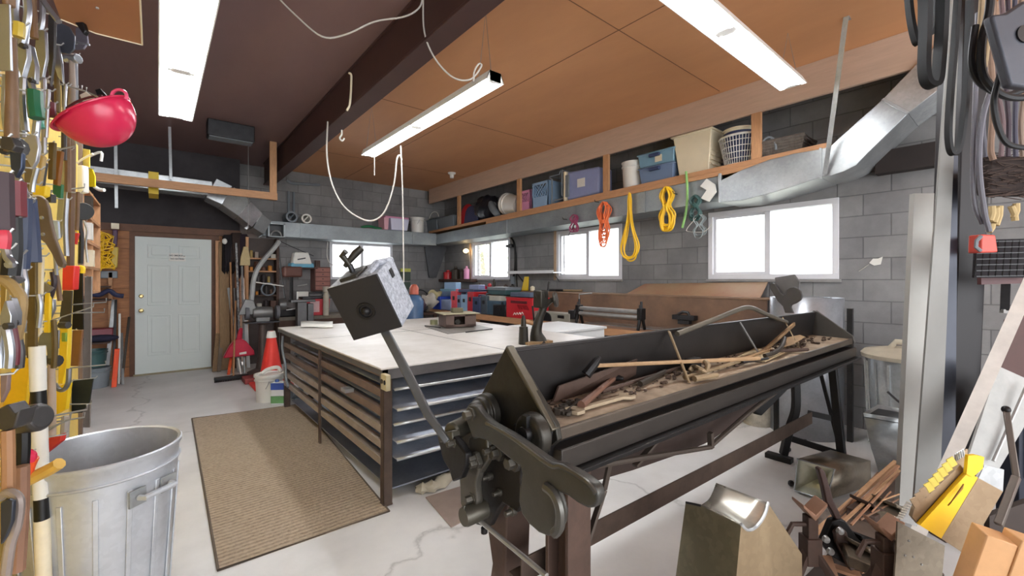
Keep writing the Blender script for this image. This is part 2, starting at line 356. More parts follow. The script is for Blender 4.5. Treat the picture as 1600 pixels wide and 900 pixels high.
# big steel beam, fascia beam
bm = mat('painted_steel_beam', (74,48,44), .6, 0, .2, 3, .1)
b = MB(); b.box(1.385, 1.54, -5, YD, 3.005, 3.03); b.box(1.385, 1.54, -5, YD, CEIL-.02, CEIL); b.box(1.44, 1.48, -5, YD, 3.03, CEIL-.02)
b.box(1.40, 1.525, -5, YD, 3.03, CEIL-.02)
struct(b.build('trim_4', bm, bevel=.004))
XB = 4.6
def shz(y): return 2.6-(y-2.2)*.022
def dbz(y): return 2.235-(y-2.2)*.013
yb_end = onx(670, 300, XB).y
struct(MB().box(XB, XB+.04, -5, yb_end, 3.065, CEIL).build('trim_5', fascia, bevel=.003))
# storage shelf under the fascia
sh = thing('storage_shelf', 'long pine shelf hung from the ceiling board above the duct and windows', 'shelf', (XB+.25, 5, 2.4))
ys, ye = onx(1296, 437, XB).y, yb_end
def slab(x0, x1, y0, y1, f0, f1): return MB().add([(x0,y0,f0(y0)),(x1,y0,f0(y0)),(x1,y1,f0(y1)),(x0,y1,f0(y1)),(x0,y0,f1(y0)),(x1,y0,f1(y0)),(x1,y1,f1(y1)),(x0,y1,f1(y1))],
    [(3,2,1,0),(4,5,6,7),(0,1,5,4),(1,2,6,5),(2,3,7,6),(3,0,4,7)])
slab(XB+.04, XR, ys, ye, lambda y: shz(y)-.03, lambda y: shz(y)-.005).build('shelf_board', wood, sh)
slab(XB-.0, XB+.04, ys, ye, lambda y: shz(y)-.05, lambda y: shz(y)).build('front_rail', woody, sh, .002)
slab(XB-.012, XB+.03, ys, onx(760,437,XB).y, lambda y: shz(y)-.10, lambda y: shz(y)-.053).build('lower_rail', woody, sh, .002)
for px in (716, 810, 946, 1181):
    y = onx(px, 437, XB).y; MB().box(XB+.002, XB+.04, y-.045, y+.045, shz(y), 3.07).build('post', woodz, sh, .002)
# ducts
duct = thing('air_duct', 'long galvanized air duct running under the storage shelf and round the corner', 'duct', (4.8, 5, 2.15))
ydn = onx(1124, 437, XB).y
slab(XB-.0, XR-.05, ydn, 8.35, dbz, lambda y: shz(y)-.10).build('duct_run', galv_dk, duct, .004)
slab(1.35, XB, 8.1, 8.55, lambda y: 2.13, lambda y: 2.385).build('duct_run', galv_dk, duct, .004)
b = MB()
for px in (792, 900, 1008): 
    y = onx(px, 437, XB).y; b.add(*(lambda q: (q.v, q.f))(slab(XB-.008, XB, y-.008, y+.008, lambda y: dbz(y)-.004, lambda y: shz(y)-.1)))
for px in (470, 645): x = ony(px, 437, 8.1).x; b.box(x-.008, x+.008, 8.09, 8.1, 2.125, 2.39)
b.build('seam_strip', galv_dk, duct)
b = MB(); y = ydn; b.box(XB-.03, XB, y-.03, y+.0, dbz(y)-.02, shz(y)-.08); b.build('joint_flange', galv, duct, .003)
def P(pts, c=XB-.02): return [onx(x, y, c) for x, y in pts]
b = MB(); top = P([(1124,283),(1160,265),(1200,250),(1240,240),(1282,233)]); bot = P([(1124,316),(1160,313),(1200,303),(1240,291),(1282,277)])
b.prism(top+bot[::-1], (.5,0,0)); b.build('duct_transition', galv, duct, .004)
b = MB(); pts = P([(1282,233),(1298,228),(1314,213),(1379,155),(1419,177),(1352,243),(1338,258),(1318,268),(1300,274),(1282,277)]); b.prism(pts, (.46,0,0)); b.build('duct_elbow', galv, duct, .004)
b = MB(); b.prism(P([(1379,155),(1437,95),(1520,12),(1560,45),(1467,140),(1419,177)]), (.46,0,0)); b.build('duct_riser', galv_br, duct, .004)
q = P([(1379,155),(1419,177)], XB-.03); MB().bar(q[0], q[1], .02, .02).build('drive_cleat', galv, duct); MB().prism([onx(1280,231,XB-.03),onx(1284,231,XB-.03),onx(1284,279,XB-.03),onx(1280,279,XB-.03)], (.02,0,0)).build('drive_cleat', galv, duct)
st = MB(); p0 = onz(1322, 26, CEIL-.002); p1 = onx(1289, 272, XB-.045); st.bar(p0, p1, .035, .004, (1,0,0)); st.bar(p0, p0+V((.07,0,0)), .035, .004)
tag(st.build('hanger_strap', galv_br), 'pale metal strap running from ceiling down to the duct elbow', 'strap')
# outlet boot on back duct
x = ony(432, 437, 8.08).x
o = thing('duct_outlet', 'open square grey duct collar at the left end of back duct', 'duct', (x, 8.0, 2.2))
b = MB(); c = ony(431, 360, 8.0)
for (u0,u1,w0,w1) in ((-.13,.13,.09,.12),(-.13,.13,-.12,-.1),(-.13,-.1,-.12,.12),(.1,.13,-.12,.12)): b.box(c.x+u0, c.x+u1, 7.93, 8.1, c.z+w0, c.z+w1)
b.build('collar', galv_dk, o, .006); b = MB(); b.tube([V((c.x+.08*math.cos(t), 7.97, c.z-.1+.09*math.sin(t))) for t in [math.pi*k/12 for k in range(13)]], .012, 8); b.build('damper_rim', steel, o)
MB().box(c.x-.1, c.x+.1, 8.085, 8.1, c.z-.1, c.z+.1).build('dark_opening', blackp, o)
# left duct: straight run then S bend down
o = thing('supply_duct', 'shiny galvanized duct passing behind the hanging timber rail above the door', 'duct', (-.5, 7.3, 2.5))
A = [ony(100,262,7.4), ony(330,292,7.4)]; b = MB(); b.bar(A[0]+V((0,0,-.06)), A[1]+V((0,0,-.05)), .3, .2); b.build('duct_run', galv_br, o, .005)
path = [ony(328,297,7.4), ony(352,309,7.45), ony(378,329,7.6), ony(398,347,7.8), ony(414,358,7.95)]; secs = [(.2,.15),(.24,.15),(.26,.14),(.25,.13),(.22,.12)]
for i in range(4):
    p, q = path[i], path[i+1]; d = (q-p).normalized(); y_ = V((0,1,0)); n_ = d.cross(y_).normalized(); b = MB(); vs = []
    for (pp, (wd, hh)) in ((p, secs[i]), (q, secs[i+1])): vs += [pp+y_*wd*sx+n_*hh*sz for sx, sz in ((-1,-1),(1,-1),(1,1),(-1,1))]
    b.add(vs, [(3,2,1,0),(4,5,6,7),(0,1,5,4),(1,2,6,5),(2,3,7,6),(3,0,4,7)]); b.build('elbow_segment', galv if i % 2 else galv_br, o, .006)
x_ = ony(240,437,7.2).x; MB().box(x_-.05, x_+.05, 7.15, 7.58, 2.5, 2.78).build('tape_patch', yellow, o)
for px, y0_, y1_ in ((180,225,325),(265,222,280)): 
    p = ony(px, y0_, 7.1); q = ony(px+2, y1_, 7.1); tag(MB().bar(V((p.x,p.y,CEIL-.002)), q, .03, .004, (0,1,0)).build('hanger_strap', galv), 'thin metal hanger strap above the door, %s one' % ('left' if px == 180 else 'right'), 'strap')
# hanging timber frame
o = thing('timber_rail', 'orange pine rail hung from the ceiling left of the steel beam', 'wood frame', (0, 6.9, 2.5))
p = ony(427, 313, 6.9); MB().box(-3.9, p.x+.05, 6.88, 6.92, 2.54, 2.64).build('rail', wood, o, .003)
MB().box(p.x-.04, p.x+.05, 6.92, 6.96, 2.54, CEIL).build('upright', woodz, o, .003)
# threaded rods near there
for px, t_, b_ in ((388,240,355),):
    p = ony(px, b_, 7.2); tag(MB().cyl(V((p.x,p.y,CEIL)), p, .006, n=8).build('hanger_rod', steel), 'thin steel rod holding the sloping duct bend', 'rod')
# ------------------------------------------------------------------ fluorescent fixtures
enam = mat('lamp_enamel', (236,234,228), .4, 0, .03)
def fixture(label, loc, axis, w, chains=True, inner=True):
    o = thing('fluorescent_light', label, 'ceiling light', loc, 0 if axis == 'y' else math.pi/2, 'fluorescent light fixtures')
    M = INV[o.name].inverted()
    def bb(b, *a): b.xf(M); return b.build(*a)
    L = 1.22
    b = MB(); b.prism([(-w*.5,-L,.0),(-w*.32,-L,.07),(w*.32,-L,.07),(w*.5,-L,.0),(w*.47,-L,.0),(w*.3,-L,.06),(-w*.3,-L,.06),(-w*.47,-L,.0)], (0,2*L,0)); b.box(-.05,.05,-L,L,.03,.065)
    bb(b, 'reflector', enam, o)
    for sy in (-1, 1): b = MB(); b.prism([(-w*.5,sy*L,0),(-w*.32,sy*L,.07),(w*.32,sy*L,.07),(w*.5,sy*L,0)], (0,-sy*.004,0)); b.box(-w*.3,w*.3,sy*L-.02*(1+sy),sy*L+.02*(1-sy),0,.05); bb(b, 'end_cap', enam, o)
    b = MB(); b.box(-w*.3,w*.3,-.04,.04,.0,.05); bb(b, 'lamp_holder', enam, o)
    for x in (-w*.25, w*.25):
        for y0, y1 in ((-L+.04,-.04),(.04,L-.04)):
            b = MB(); b.cyl((x,y0,.012),(x,y1,.012),.019,n=12); bb(b, 'tube', tubeglow, o)
    top = CEIL-loc[2]
    if chains:
        for y in (-L+.12, L-.12):
            b = MB(); b.tube([(-.06,y,.06),(0,y,top),(.06,y,.06)],.0025,5); bb(b, 'chain', steel, o)
    return o
fixture('bright twin tube light hanging left of the dark steel beam', (.14, 4.12, 2.98), 'y', .27)
fl2 = fixture('bright narrow twin tube light hanging on wires right of the dark steel beam', (1.88, 3.68, 2.83), 'y', .16)
fixture('bright twin tube light across the upper right, ending near the fascia board', (2.8, 1.24, 2.98), 'x', .2)
fixture('unseen twin tube fill light added behind the photographer', (-1.2, -2.6, 2.98), 'x', .2)  # unseen fixture, added to give fill light from behind the camera
o = thing('lamp_housing', 'small dark unlit metal lamp box on the ceiling above the door', 'lamp', (-.1, 6.3, 3.2))
p = ony(365, 214, 6.5); MB().box(p.x-.28, p.x+.22, 6.4, 6.62, p.z-.05, CEIL).build('housing', steel_dk, o, .01); MB().box(p.x-.26, p.x+.2, 6.42, 6.6, p.z-.06, p.z-.05).build('lens', greyp, o)
# ------------------------------------------------------------------ cords and hooks under the ceiling
cordm = mat('white_cord', (196,190,182), .5)
def cord(label, pts, r=.006, m=cordm, name='cord', cat_='cord', group=None):
    return tag(MB().tube(cat(pts, 6), r, 6).build(name, m), label, cat_, group)
def at(seq, d): return [atd(x, y, d) for x, y in seq]
def ceilp(px, py): return onz(px, py, CEIL-.004)
cord('thin white cord sagging across the left bay of the ceiling to the beam', at([(425,-14),(460,22),(503,57),(540,54),(585,34),(632,26),(655,12),(661,-8)], 2.9))
cord('thin white cord drooping from the beam into a small curl by the lamp', at([(661,-10),(663,50),(680,92),(708,121),(735,124),(752,104),(748,100),(741,112),(740,127)], 2.9))
h_ = at([(545,114),(549,120),(547,160),(542,173)], 3.9); cord('pale bent strip hanging against the side of the steel beam', h_, .01, cream, 'strip', 'strip')
cord('small white ceiling hook below the steel beam', at([(534,203),(534,210),(531,216),(535,220),(538,216)], 4.2), .008, white, 'hook', 'hook')
cord('long white cord looping from the beam down and up to the lamp wire', at([(512,190),(511,245),(520,290),(540,325),(575,345),(600,332),(615,290),(620,250),(625,243),(628,250)], 4.4), .008)
cord('straight white cord dropping from the lamp toward the table', at([(626,228),(627,245),(629,300),(630,360),(631,441)], 4.4), .007)
cord('short white pull cord under the lamp end', at([(585,240),(585,255),(585,274)], 4.3), .005)
o = thing('ceiling_socket', 'small white porcelain lamp socket on the ceiling near the fascia board', 'socket', onz(706,270,CEIL)); p = onz(706,270,CEIL)
MB().lathe(p, [(.0,-.1),(.035,-.1),(.04,-.04),(.07,-.02),(.075,0)], n=16).build('socket', white, o)
# conduits on the upper back wall
b = MB()
for px in (451, 459): x = ony(px, 300, 8.57).x; b.tube([(x,8.57,3.0),(x,8.57,2.4)], .02, 8)
b.tube([ony(448,282,8.57),ony(455,286,8.57),ony(500,289,8.57)], .025, 8); tag(b.build('conduit', greyp), 'grey conduit pipes on the upper back wall beside the timber rail', 'pipe')
def roll(label, px, py, r, m):
    p = ony(px, py, 8.15); o = thing('duct_offcut', label, 'pipe offcut', (p.x, 8.2, 2.388)); 
    MB().lathe((p.x,8.1,2.388+r), [(r,0),(r,.3),(r*.7,.3),(r*.7,0),(r,0)], (0,1,0), 20, False).build('pipe', m, o); MB().tube([V((p.x+r*.7*math.cos(a),8.16,2.388+r+r*.7*math.sin(a))) for a in (.9,4.0)],.012,6).build('blade', m, o)
roll('short grey pipe end on the back duct, nearer the timber rail', 455, 343, .095, greyp)
roll('short white pipe end lying on the back duct', 478, 343, .085, white)
# ------------------------------------------------------------------ things on the storage shelf
def sp(px, dx=.05): p = onx(px, 300, XB+dx); return p.y
def shelf_z(y): return shz(y)+.001
def tbox(b, cx, cy, z0, z1, wx, wy, tp=.04, lip=0):
    a, c = wx/2, wy/2; t = tp
    vs = [(cx+sx*(a-t), cy+sy*(c-t), z0) for sx, sy in ((-1,-1),(1,-1),(1,1),(-1,1))]+[(cx+sx*a, cy+sy*c, z1) for sx, sy in ((-1,-1),(1,-1),(1,1),(-1,1))]
    b.add(vs, [(3,2,1,0),(4,5,6,7),(0,1,5,4),(1,2,6,5),(2,3,7,6),(3,0,4,7)])
    if lip: b.box(cx-a-lip, cx+a+lip, cy-c-lip, cy+c+lip, z1-.02, z1)
    return b
def pail(label, x, y, z, r, h, m, handle=True, lid=False, lab=None, group=None, name='bucket', tip=None):
    o = thing(name, label, 'bucket', (x, y, z), 0, group); M = Matrix.Identity(4)
    if tip: M = Matrix.Translation(V((x,y,z+r*1.02))) @ tip @ Matrix.Translation(V((-x,-y,-z-h/2)))
    b = MB(); pr = [(0,0),(r*.86,0),(r*.95,h*.78),(r*1.03,h*.8),(r*1.03,h*.84),(r*.96,h*.85),(r,h*.97),(r*1.04,h*.97),(r*1.04,h)]
    pr += [(r*.95,h),(r*.82,.01),(0,.01)] if not lid else [(0,h)]
    b.lathe((x,y,z), pr, n=28, cap=False).xf(M).build('body', m, o)
    if lid: MB().lathe((x,y,z), [(r*1.06,h-.015),(r*1.06,h+.012),(r*.9,h+.012),(r*.88,h+.004),(0,h+.004)], n=28, cap=False).xf(M).build('lid', m, o)
    if handle:
        b = MB(); a = [V((x-(r*1.03)*.75+0,y,z))]; pts = [V((x-.03-r*.3*math.sin(t), y+r*1.06*math.cos(t), z+h*.82-r*.9*math.sin(t))) for t in [math.pi*k/14 for k in range(15)]]
        b.tube(pts, .004, 6).xf(M).build('bail_handle', steel, o)
    return o
# --- on the back duct
y = 8.3
o = thing('clear_tote', 'translucent storage bin with pink lid on the duct near the corner', 'storage bin', (ony(617,350,y).x, y, 2.388)); x = ony(616,350,y).x
tbox(MB(), x, y, 2.388, 2.62, .4, .56, .03).build('bin', mat('frosted_plastic', (205,205,225), .3, var=.05), o, .012); MB().box(x-.28, x+.22, y-.22, y+.22, 2.62, 2.66).build('lid', pink, o, .012)
x = ony(596,350,y).x; tag(tbox(MB(), x, 8.2, 2.388, 2.62, .1, .3, .01).build('card_box', pmat('printed_card', (222,170,180), .6), bevel=.004), 'narrow pink and white carton beside the clear bin on the duct', 'box')
pail('white plastic bucket on the duct right by the corner', ony(652,350,8.28).x, 8.28, 2.388, .15, .32, white)
x = ony(590,358,8.2).x; o = tag(MB().tube(cat([(x-.35,8.14,2.4),(x-.2,8.12,2.43),(x-.05,8.14,2.41),(x+.05,8.12,2.4)],5), .025, 8).build('green_hose', green), 'green hose piece lying on the back duct', 'hose')
# --- grey bins at the corner
def bin_(label, px0, px1, pyt, m, depth=.4, dz=0, name='storage_bin', lidm=None, tp=.03, handles=True, dx=.03, cat_='storage bin', xf=None):
    ya, yb = sp(px0, dx), sp(px1, dx); y = (ya+yb)/2; w = abs(ya-yb); z = shelf_z(y)+dz; pm = (px0+px1)/2
    h = onx(pm, pyt, XB+dx).z-z; x = XB+dx+depth/2
    o = thing(name, label, cat_, (x, y, z)); b = MB(); tbox(b, x, y, z, z+h, depth, w, tp, .012); b.build('bin', m, o, .012)
    b = MB()
    if lidm: b.box(x-depth/2-.012, x+depth/2+.012, y-w/2-.012, y+w/2+.012, z+h-.0, z+h+.035); b.box(x-depth/2-.025, x-depth/2, y-.06, y+.06, z+h-.02, z+h+.02); b.build('lid', lidm, o, .01)
    return o, x, y, z, w, h
bin_('small grey plastic tub at the far end of the shelf', 665, 682, 343, greyp)
bin_('larger grey plastic tub on the far end of the shelf', 683, 708, 338, greyp, lidm=None)
y = sp(675); o = thing('grey_basket', 'grey carry basket with looped handle atop the far tubs', 'basket', (4.85, y, shelf_z(y)+.17)); z = shelf_z(y)+.16
tbox(MB(), 4.85, y, z, z+.14, .3, .4, .03, .01).build('basket', greyp, o, .01); MB().tube([V((4.7, y+.2*math.cos(t), z+.14+.13*math.sin(t))) for t in [math.pi*k/10 for k in range(11)]], .01, 6).build('handle', white, o)
y = sp(696); z = shelf_z(y)+.2; tag(MB().lathe((4.8,y,z), [(0,0),(.06,0),(.11,.03),(.13,.07),(.12,.07),(.06,.02),(0,.02)], n=20, cap=False).build('metal_pot', mat('tarnished_metal',(110,90,60),.4,.7)), 'tarnished metal bowl sitting on the grey tubs', 'bowl')
# sleds, bag, bucket
def sled(label, px, m, lean, h=.42, name='sled'):
    y = sp(px); z = shelf_z(y); b = MB(); pts = []
    for k in range(13):
        t = math.pi*k/12; pts.append((4.66+.0, y-.23*math.cos(t)-lean*math.sin(t), z+h*math.sin(t)**.6))
    b.prism([V(p) for p in pts], (.03,0,0)); o = tag(b.build(name, m, bevel=.008), label, 'sled'); o.rotation_euler = (0, math.radians(12), 0); return o
sled('red plastic sled leaning behind the post at far shelf end', 726, red, -.05)
sled('dark blue plastic sled with white rim beside the red sled', 734, navy, -.1, .36)
y = sp(748); z = shelf_z(y); b = MB()
bagm = mat('black_bag_film', (28,30,38), .3, 0, .2, 20, .6)
rnd = random.Random(5); b.sph((4.8, y-.05, z+.24), (.17,.34,.25), 28, 18); b.v = [p+V((math.sin(p.y*31+p.z*17)*.012, math.sin(p.z*41+p.x*23)*.02, math.sin(p.y*37)*.015)) for p in b.v]; b.v = [V((p.x,p.y,max(p.z,z+.002))) for p in b.v]
tag(b.build('plastic_bag', bagm), 'full black plastic bag slumped on the shelf', 'bag')
y = sp(769); z = shelf_z(y); tag(MB().tube(cat([(4.7,y+.12,z+.3),(4.68,y,z+.16),(4.68,y-.14,z+.03)],4), [.04,.06,.065,.07,.07,.07,.065,.06,.04], 10).build('grey_pad', greyp), 'grey rolled pad wedged between black bag and white bucket', 'pad')
y = sp(792); pail('white bucket lying on its side on the shelf, its lid facing out', 4.8, y, shelf_z(y), .185, .36, white, False, True, tip=Matrix.Rotation(math.radians(-78),4,'X'))
# crates
def crate(label, px0, px1, pyt, m, dx=.04, depth=.33):
    ya, yb = sp(px0, dx), sp(px1, dx); y = (ya+yb)/2; w = abs(ya-yb); z = shelf_z(y); h = onx((px0+px1)/2, pyt, XB+dx).z-z; x0 = XB+dx; o = thing('milk_crate', label, 'crate', (x0+depth/2, y, z))
    b = MB(); x1 = x0+depth; y0, y1 = y-w/2, y+w/2; t = .014
    b.box(x0,x1,y0,y0+t,z,z+h); b.box(x0,x1,y1-t,y1,z,z+h); b.box(x1-t,x1,y0,y1,z,z+h); b.box(x0,x1,y0,y1,z,z+t)
    b.box(x0,x0+t,y0,y1,z,z+h*.42); b.box(x0,x0+t,y0,y0+.03,z,z+h); b.box(x0,x0+t,y1-.03,y1,z,z+h); b.box(x0,x0+t,y0,y1,z+h-.04,z+h)
    n = 5
    for k in range(n): 
        ya = y0+.03+(w-.06)*k/n; b.bar((x0+t/2,ya,z+h*.42),(x0+t/2,min(ya+h*.45,y1-.02),z+h-.04),.008,.012,(1,0,0)); b.bar((x0+t/2,y1-(ya-y0),z+h*.42),(x0+t/2,max(y1-(ya-y0)-h*.45,y0+.02),z+h-.04),.008,.012,(1,0,0))
    b.build('crate_shell', m, o, .003); return o
crate('pink plastic crate on the shelf', 808, 829, 298, pink); crate('light blue plastic milk crate on the shelf', 831, 857, 284, ltblue)
ya, yb = sp(859), sp(882); z = shelf_z(ya); h = onx(870,268,XB+.05).z-z; b = MB(); o = thing('wire_stand', 'grey rounded wire frame standing on the shelf before the lilac tote', 'frame', (XB+.1,(ya+yb)/2,z))
ring = []
for cy, cz, a0 in ((ya-.05,z+.06,-90),(yb+.05,z+.06,180),(yb+.05,z+h-.05,90),(ya-.05,z+h-.05,0)):
    for k in range(4): a = math.radians(a0-k*30); ring.append(V((XB+.05, cy+.05*math.cos(a), cz+.05*math.sin(a))))
MB().tube(ring, .011, 8, True).build('ring', greyp, o); MB().tube([p+V((.3,0,0)) for p in ring], .011, 8, True).build('ring', greyp, o)
b = MB(); [b.tube([p, p+V((.3,0,0))], .007, 6) for p in ring[::4]]; b.build('stretcher', greyp, o)
# lilac tote on its side: lid faces left
ya, yb = sp(881), sp(934); y = (ya+yb)/2; z = shelf_z(y)+.005; hh = onx(910,262,XB+.05).z-z; w = ya-yb; o = thing('storage_tote', 'lilac blue storage tote lying on its side with cream lid facing the far end', 'storage bin', (4.82,y,z))
b = MB(); vs = [(4.66,ya-.05,z),(5.0,ya-.05,z),(5.0,ya-.05,z+hh),(4.66,ya-.05,z+hh),(4.67,yb,z+.03),(4.98,yb,z+.03),(4.98,yb,z+hh-.03),(4.67,yb,z+hh-.03)]
b.add(vs, [(0,1,2,3),(7,6,5,4),(0,4,5,1),(1,5,6,2),(2,6,7,3),(3,7,4,0)]); b.build('tub', lilac, o, .03, seg=3)
MB().box(4.635,5.02,ya-.05,ya,z,z+hh+.01).build('lid', cream, o, .015); MB().box(4.635,4.66,ya-.11,ya-.04,z+.05,z+hh-.05).build('latch', greyp, o, .006)
MB().box(4.655,4.662,y-.08,y+.06,z+.16,z+.28).build('label_sticker', white, o)
y = sp(981); pail('tall white bucket with wire bail on shelf, right of the pine post', 4.77, y, shelf_z(y), .145, onx(981,252,4.65).z-shelf_z(y), white)
# blue totes (two stacked)
ya, yb = sp(997), sp(1054); y = (ya+yb)/2; z = shelf_z(y); ztop = onx(1025,236,4.65).z; w = ya-yb; zm = z+(ztop-z)*.55
o = thing('storage_tote', 'slate blue tote on the shelf, lower one of the stacked pair', 'storage bin', (4.82,y,z)); tbox(MB(),4.82,y,z,zm-.005,.36,w-.02,.025,.012).build('tub', mat('slate_blue_plastic',(112,132,162),.35,var=.05), o, .012); MB().box(4.6,4.64,y-.07,y+.07,zm-.07,zm-.03).build('grip', navy, o, .008)
o = thing('storage_tote', 'teal blue tote with small sticker, upper one of the stacked pair', 'storage bin', (4.82,y,zm)); tbox(MB(),4.82,y,zm,ztop,.36,w,.02,.012).build('tub', teal, o, .012); MB().box(4.6,4.64,y-.07,y+.07,ztop-.07,ztop-.03).build('grip', navy, o, .008); MB().box(4.632,4.64,y-.09,y+.0,zm+.03,zm+.11).build('sticker', cream, o)
# cream wastebasket bin
ya, yb = sp(1052), sp(1112); y = (ya+yb)/2; z = shelf_z(y); zt = onx(1085,206,4.65).z; w = ya-yb
o = thing('waste_bin', 'tall cream plastic bin tilted on the shelf with ribbed side', 'bin', (4.82,y,z)); tbox(MB(),4.82,y,z,zt,.36,w,.05,.022).build('bin', cream, o, .012)
b = MB(); [b.box(4.68,4.96,y-w/2+.02-.0,y-w/2+.035,z+.08+k*.05,z+.1+k*.05) for k in range(8)]; b.build('side_ribs', cream, o)
# laundry basket with tubs in it
y = sp(1147); z = shelf_z(y); r0 = (sp(1120)-sp(1175))/2*.80; r1 = (sp(1117)-sp(1179))/2; zt = onx(1147,212,4.65).z; o = thing('laundry_basket', 'white slotted laundry basket on the shelf', 'basket', (4.66+r1*.75,y,z)); cx = 4.62+r1*.8
b = MB(); hh = zt-z
def ell(r, zz, n=32): return [V((cx+r*.8*math.cos(2*math.pi*k/n), y+r*math.sin(2*math.pi*k/n), zz)) for k in range(n)]
for f, rr_ in ((0,.01),(.2,.004),(.4,.004),(.6,.004),(.8,.004),(.98,.012)): b.tube(ell(r0+(r1-r0)*f, z+.01+hh*f), rr_, 6, True)
e0, e1 = ell(r0, z+.01, 40), ell(r1, z+hh, 40); [b.bar(p, q, .009, .004) for p, q in zip(e0, e1)]; b.prism(ell(r0, z, 32), (0,0,.01)); b.build('basket_lattice', white, o)
def nested(label, m, z0, z1, f): 
    tag(MB().lathe((cx,y,z0), [(0,0),(r0*.62,0),(r1*f,z1-z0-.012),(r1*f+.012,z1-z0-.012),(r1*f+.012,z1-z0),(r1*f-.01,z1-z0),(0,z1-z0-.02)], n=28, cap=False).build('tub', m), label, 'tub')
nested('blue tub nested in the white laundry basket', navy, z+.05, zt+.045, .72); nested('cream tub nested topmost in the laundry basket', cream, z+.16, zt+.085, .74)
# wicker basket
ya, yb = sp(1190), sp(1256); y = (ya+yb)/2; z = shelf_z(y); zt = onx(1222,216,4.65).z; w = ya-yb; wick = mat('grey_wicker', (108,100,92), .8, 0, .45, 40, .6, (1,1,.3)); o = thing('wicker_basket', 'grey woven wicker basket with hoop handle on the shelf', 'basket', (4.82,y,z))
b = MB(); n = 6; hh = zt-z
for k in range(n):
    f = k/(n-1); e = .03*f; x0, x1 = 4.67-e, 4.97+e; y0, y1 = y-w/2+.03-e, y+w/2-.03+e; zz = z+.012+f*(hh-.02)
    b.tube([(x0,y0,zz),(x1,y0,zz),(x1,y1,zz),(x0,y1,zz)], .017, 6, True)
tbox(b,4.82,y,z,zt-.01,.32,w-.03,.03); b.build('weave', wick, o); MB().tube([V((4.645, y+.12+.07*math.cos(t), zt-.1+.14*math.sin(t))) for t in [math.pi*k/10 for k in range(11)]], .012, 6).build('hoop_handle', greyp, o)
# ------------------------------------------------------------------ coiled cords on hooks along the duct
hookm = steel_dk
def hook(px, py, label):
    p = onx(px, py, XB-.012); tag(MB().tube([p+V((.02,0,0)), p+V((-.07,0,0)), p+V((-.08,0,.025))], .006, 6).build('coat_hook', hookm), label, 'hook'); return p+V((-.06,0,0))
def coil(label, px, pyt, pyb, wpx, m, n=7, r=.008, wrap=True, seed=1, pinch=.42, flare=1., lo=.85, tear=False):
    rnd = random.Random(seed); x = XB-.07; p = onx(px, pyt, x); q = onx(px, pyb, x); L = p.z-q.z; W = abs(onx(px-wpx/2,pyt,x).y-onx(px+wpx/2,pyt,x).y)/2; o = thing('cord_coil', label, 'cord', (x, p.y, q.z))
    b = MB()
    for i in range(n):
        w = W*rnd.uniform(.55,1.05); l = L*rnd.uniform(lo,1.02); dx = rnd.uniform(-.03,.03); pts = []
        for (u, v) in ((0,0),(.1,-.1),(.14,-.3),(.5,-.58),(.95,-.82),(.7,-.96),(0,-1),(-.7,-.96),(-.95,-.82),(-.5,-.58),(-.14,-.3),(-.1,-.1)) if tear else ((-.1,0),(.35,-.05),(.75,-.22),(pinch*.6,-.48),(.8*flare,-.72),(.6*flare,-.95),(0,-1),(-.6*flare,-.95),(-.8*flare,-.72),(-pinch*.6,-.48),(-.75,-.22),(-.35,-.05)):
            pts.append((x+dx+rnd.uniform(-.008,.008), p.y+u*w+rnd.uniform(-.006,.006), p.z+v*l))
        b.tube(cat(pts, 5, True), r, 6, True)
    b.build('loops', m, o)
    if wrap: b = MB(); [b.tube([V((x+.035*math.cos(t), p.y+.03*math.sin(t), p.z-L*.46+k*.015)) for t in [2*math.pi*j/10 for j in range(10)]], r, 6, True) for k in range(3)]; b.build('wrap', m, o)
    return o
orc = pmat('orange_cord', (238,120,70), .45); yec = pmat('yellow_cord', (240,190,30), .45); grc = pmat('green_cord', (52,84,80), .45); mac = pmat('magenta_cord', (150,60,96), .45)
coil('small magenta cord coil on a hook over the middle window', 898, 336, 362, 14, mac, 5, .008, seed=2)
MBt = onx(898,345,XB-.07); cord('thin dark wire ring dangling over the middle window', cat([MBt+V((0,0,-.05)), MBt+V((-.02,.12,-.25)), MBt+V((-.02,.08,-.5)), MBt+V((-.02,-.15,-.62)), MBt+V((-.02,-.2,-.5))],3), .004, blackp, 'wire', 'wire')
coil('bright orange extension cord coil hanging beside the middle window', 943, 316, 386, 24, orc, 12, .009, seed=3, flare=.7, pinch=.6, lo=.6)
coil('long narrow yellow cord loop hanging right of the orange coil', 984, 302, 406, 28, yec, 4, .010, False, seed=4, tear=True, lo=.95)
coil('thick yellow extension cord coil bundled on the duct', 1042, 293, 360, 26, yec, 9, .011, seed=5)
cord('light green rope hanging down the duct', [onx(1072,268,XB-.03), onx(1074,300,XB-.05), onx(1072,330,XB-.05), onx(1066,356,XB-.05)], .013, pmat('lime_rope',(140,190,110),.7), 'rope', 'rope')
coil('dark green cord coil with loose wires left of the big window', 1086, 306, 345, 22, grc, 6, .011, seed=6)
coil('bundle of pale thin wires hanging under the dark green coil', 1092, 335, 372, 26, mat('pale_wire',(150,160,160),.4,.4), 5, .005, False, seed=8)
cord('loose pale wire sagging left from the green coil', [onx(1088,340,XB-.08),onx(1073,358,XB-.08),onx(1078,362,XB-.08),onx(1100,362,XB-.08),onx(1112,350,XB-.08)], .004, cordm, 'wire','wire')
tag(MB().prism([onx(x,y,XB-.06) for x,y in ((1094,291),(1104,279),(1117,288),(1119,300),(1108,315),(1095,310),(1104,297))],(.01,0,0)).build('pipe_elbow', white), 'white crooked plastic piece hanging at the duct joint', 'fitting')
for px, py, t in ((935,316,'left of the orange coil'),(1057,303,'right of the thick yellow coil'),(955,325,'right of the orange coil'),(885,343,'left of the magenta coil')): hook(px, py, 'small dark hook on the duct '+t)
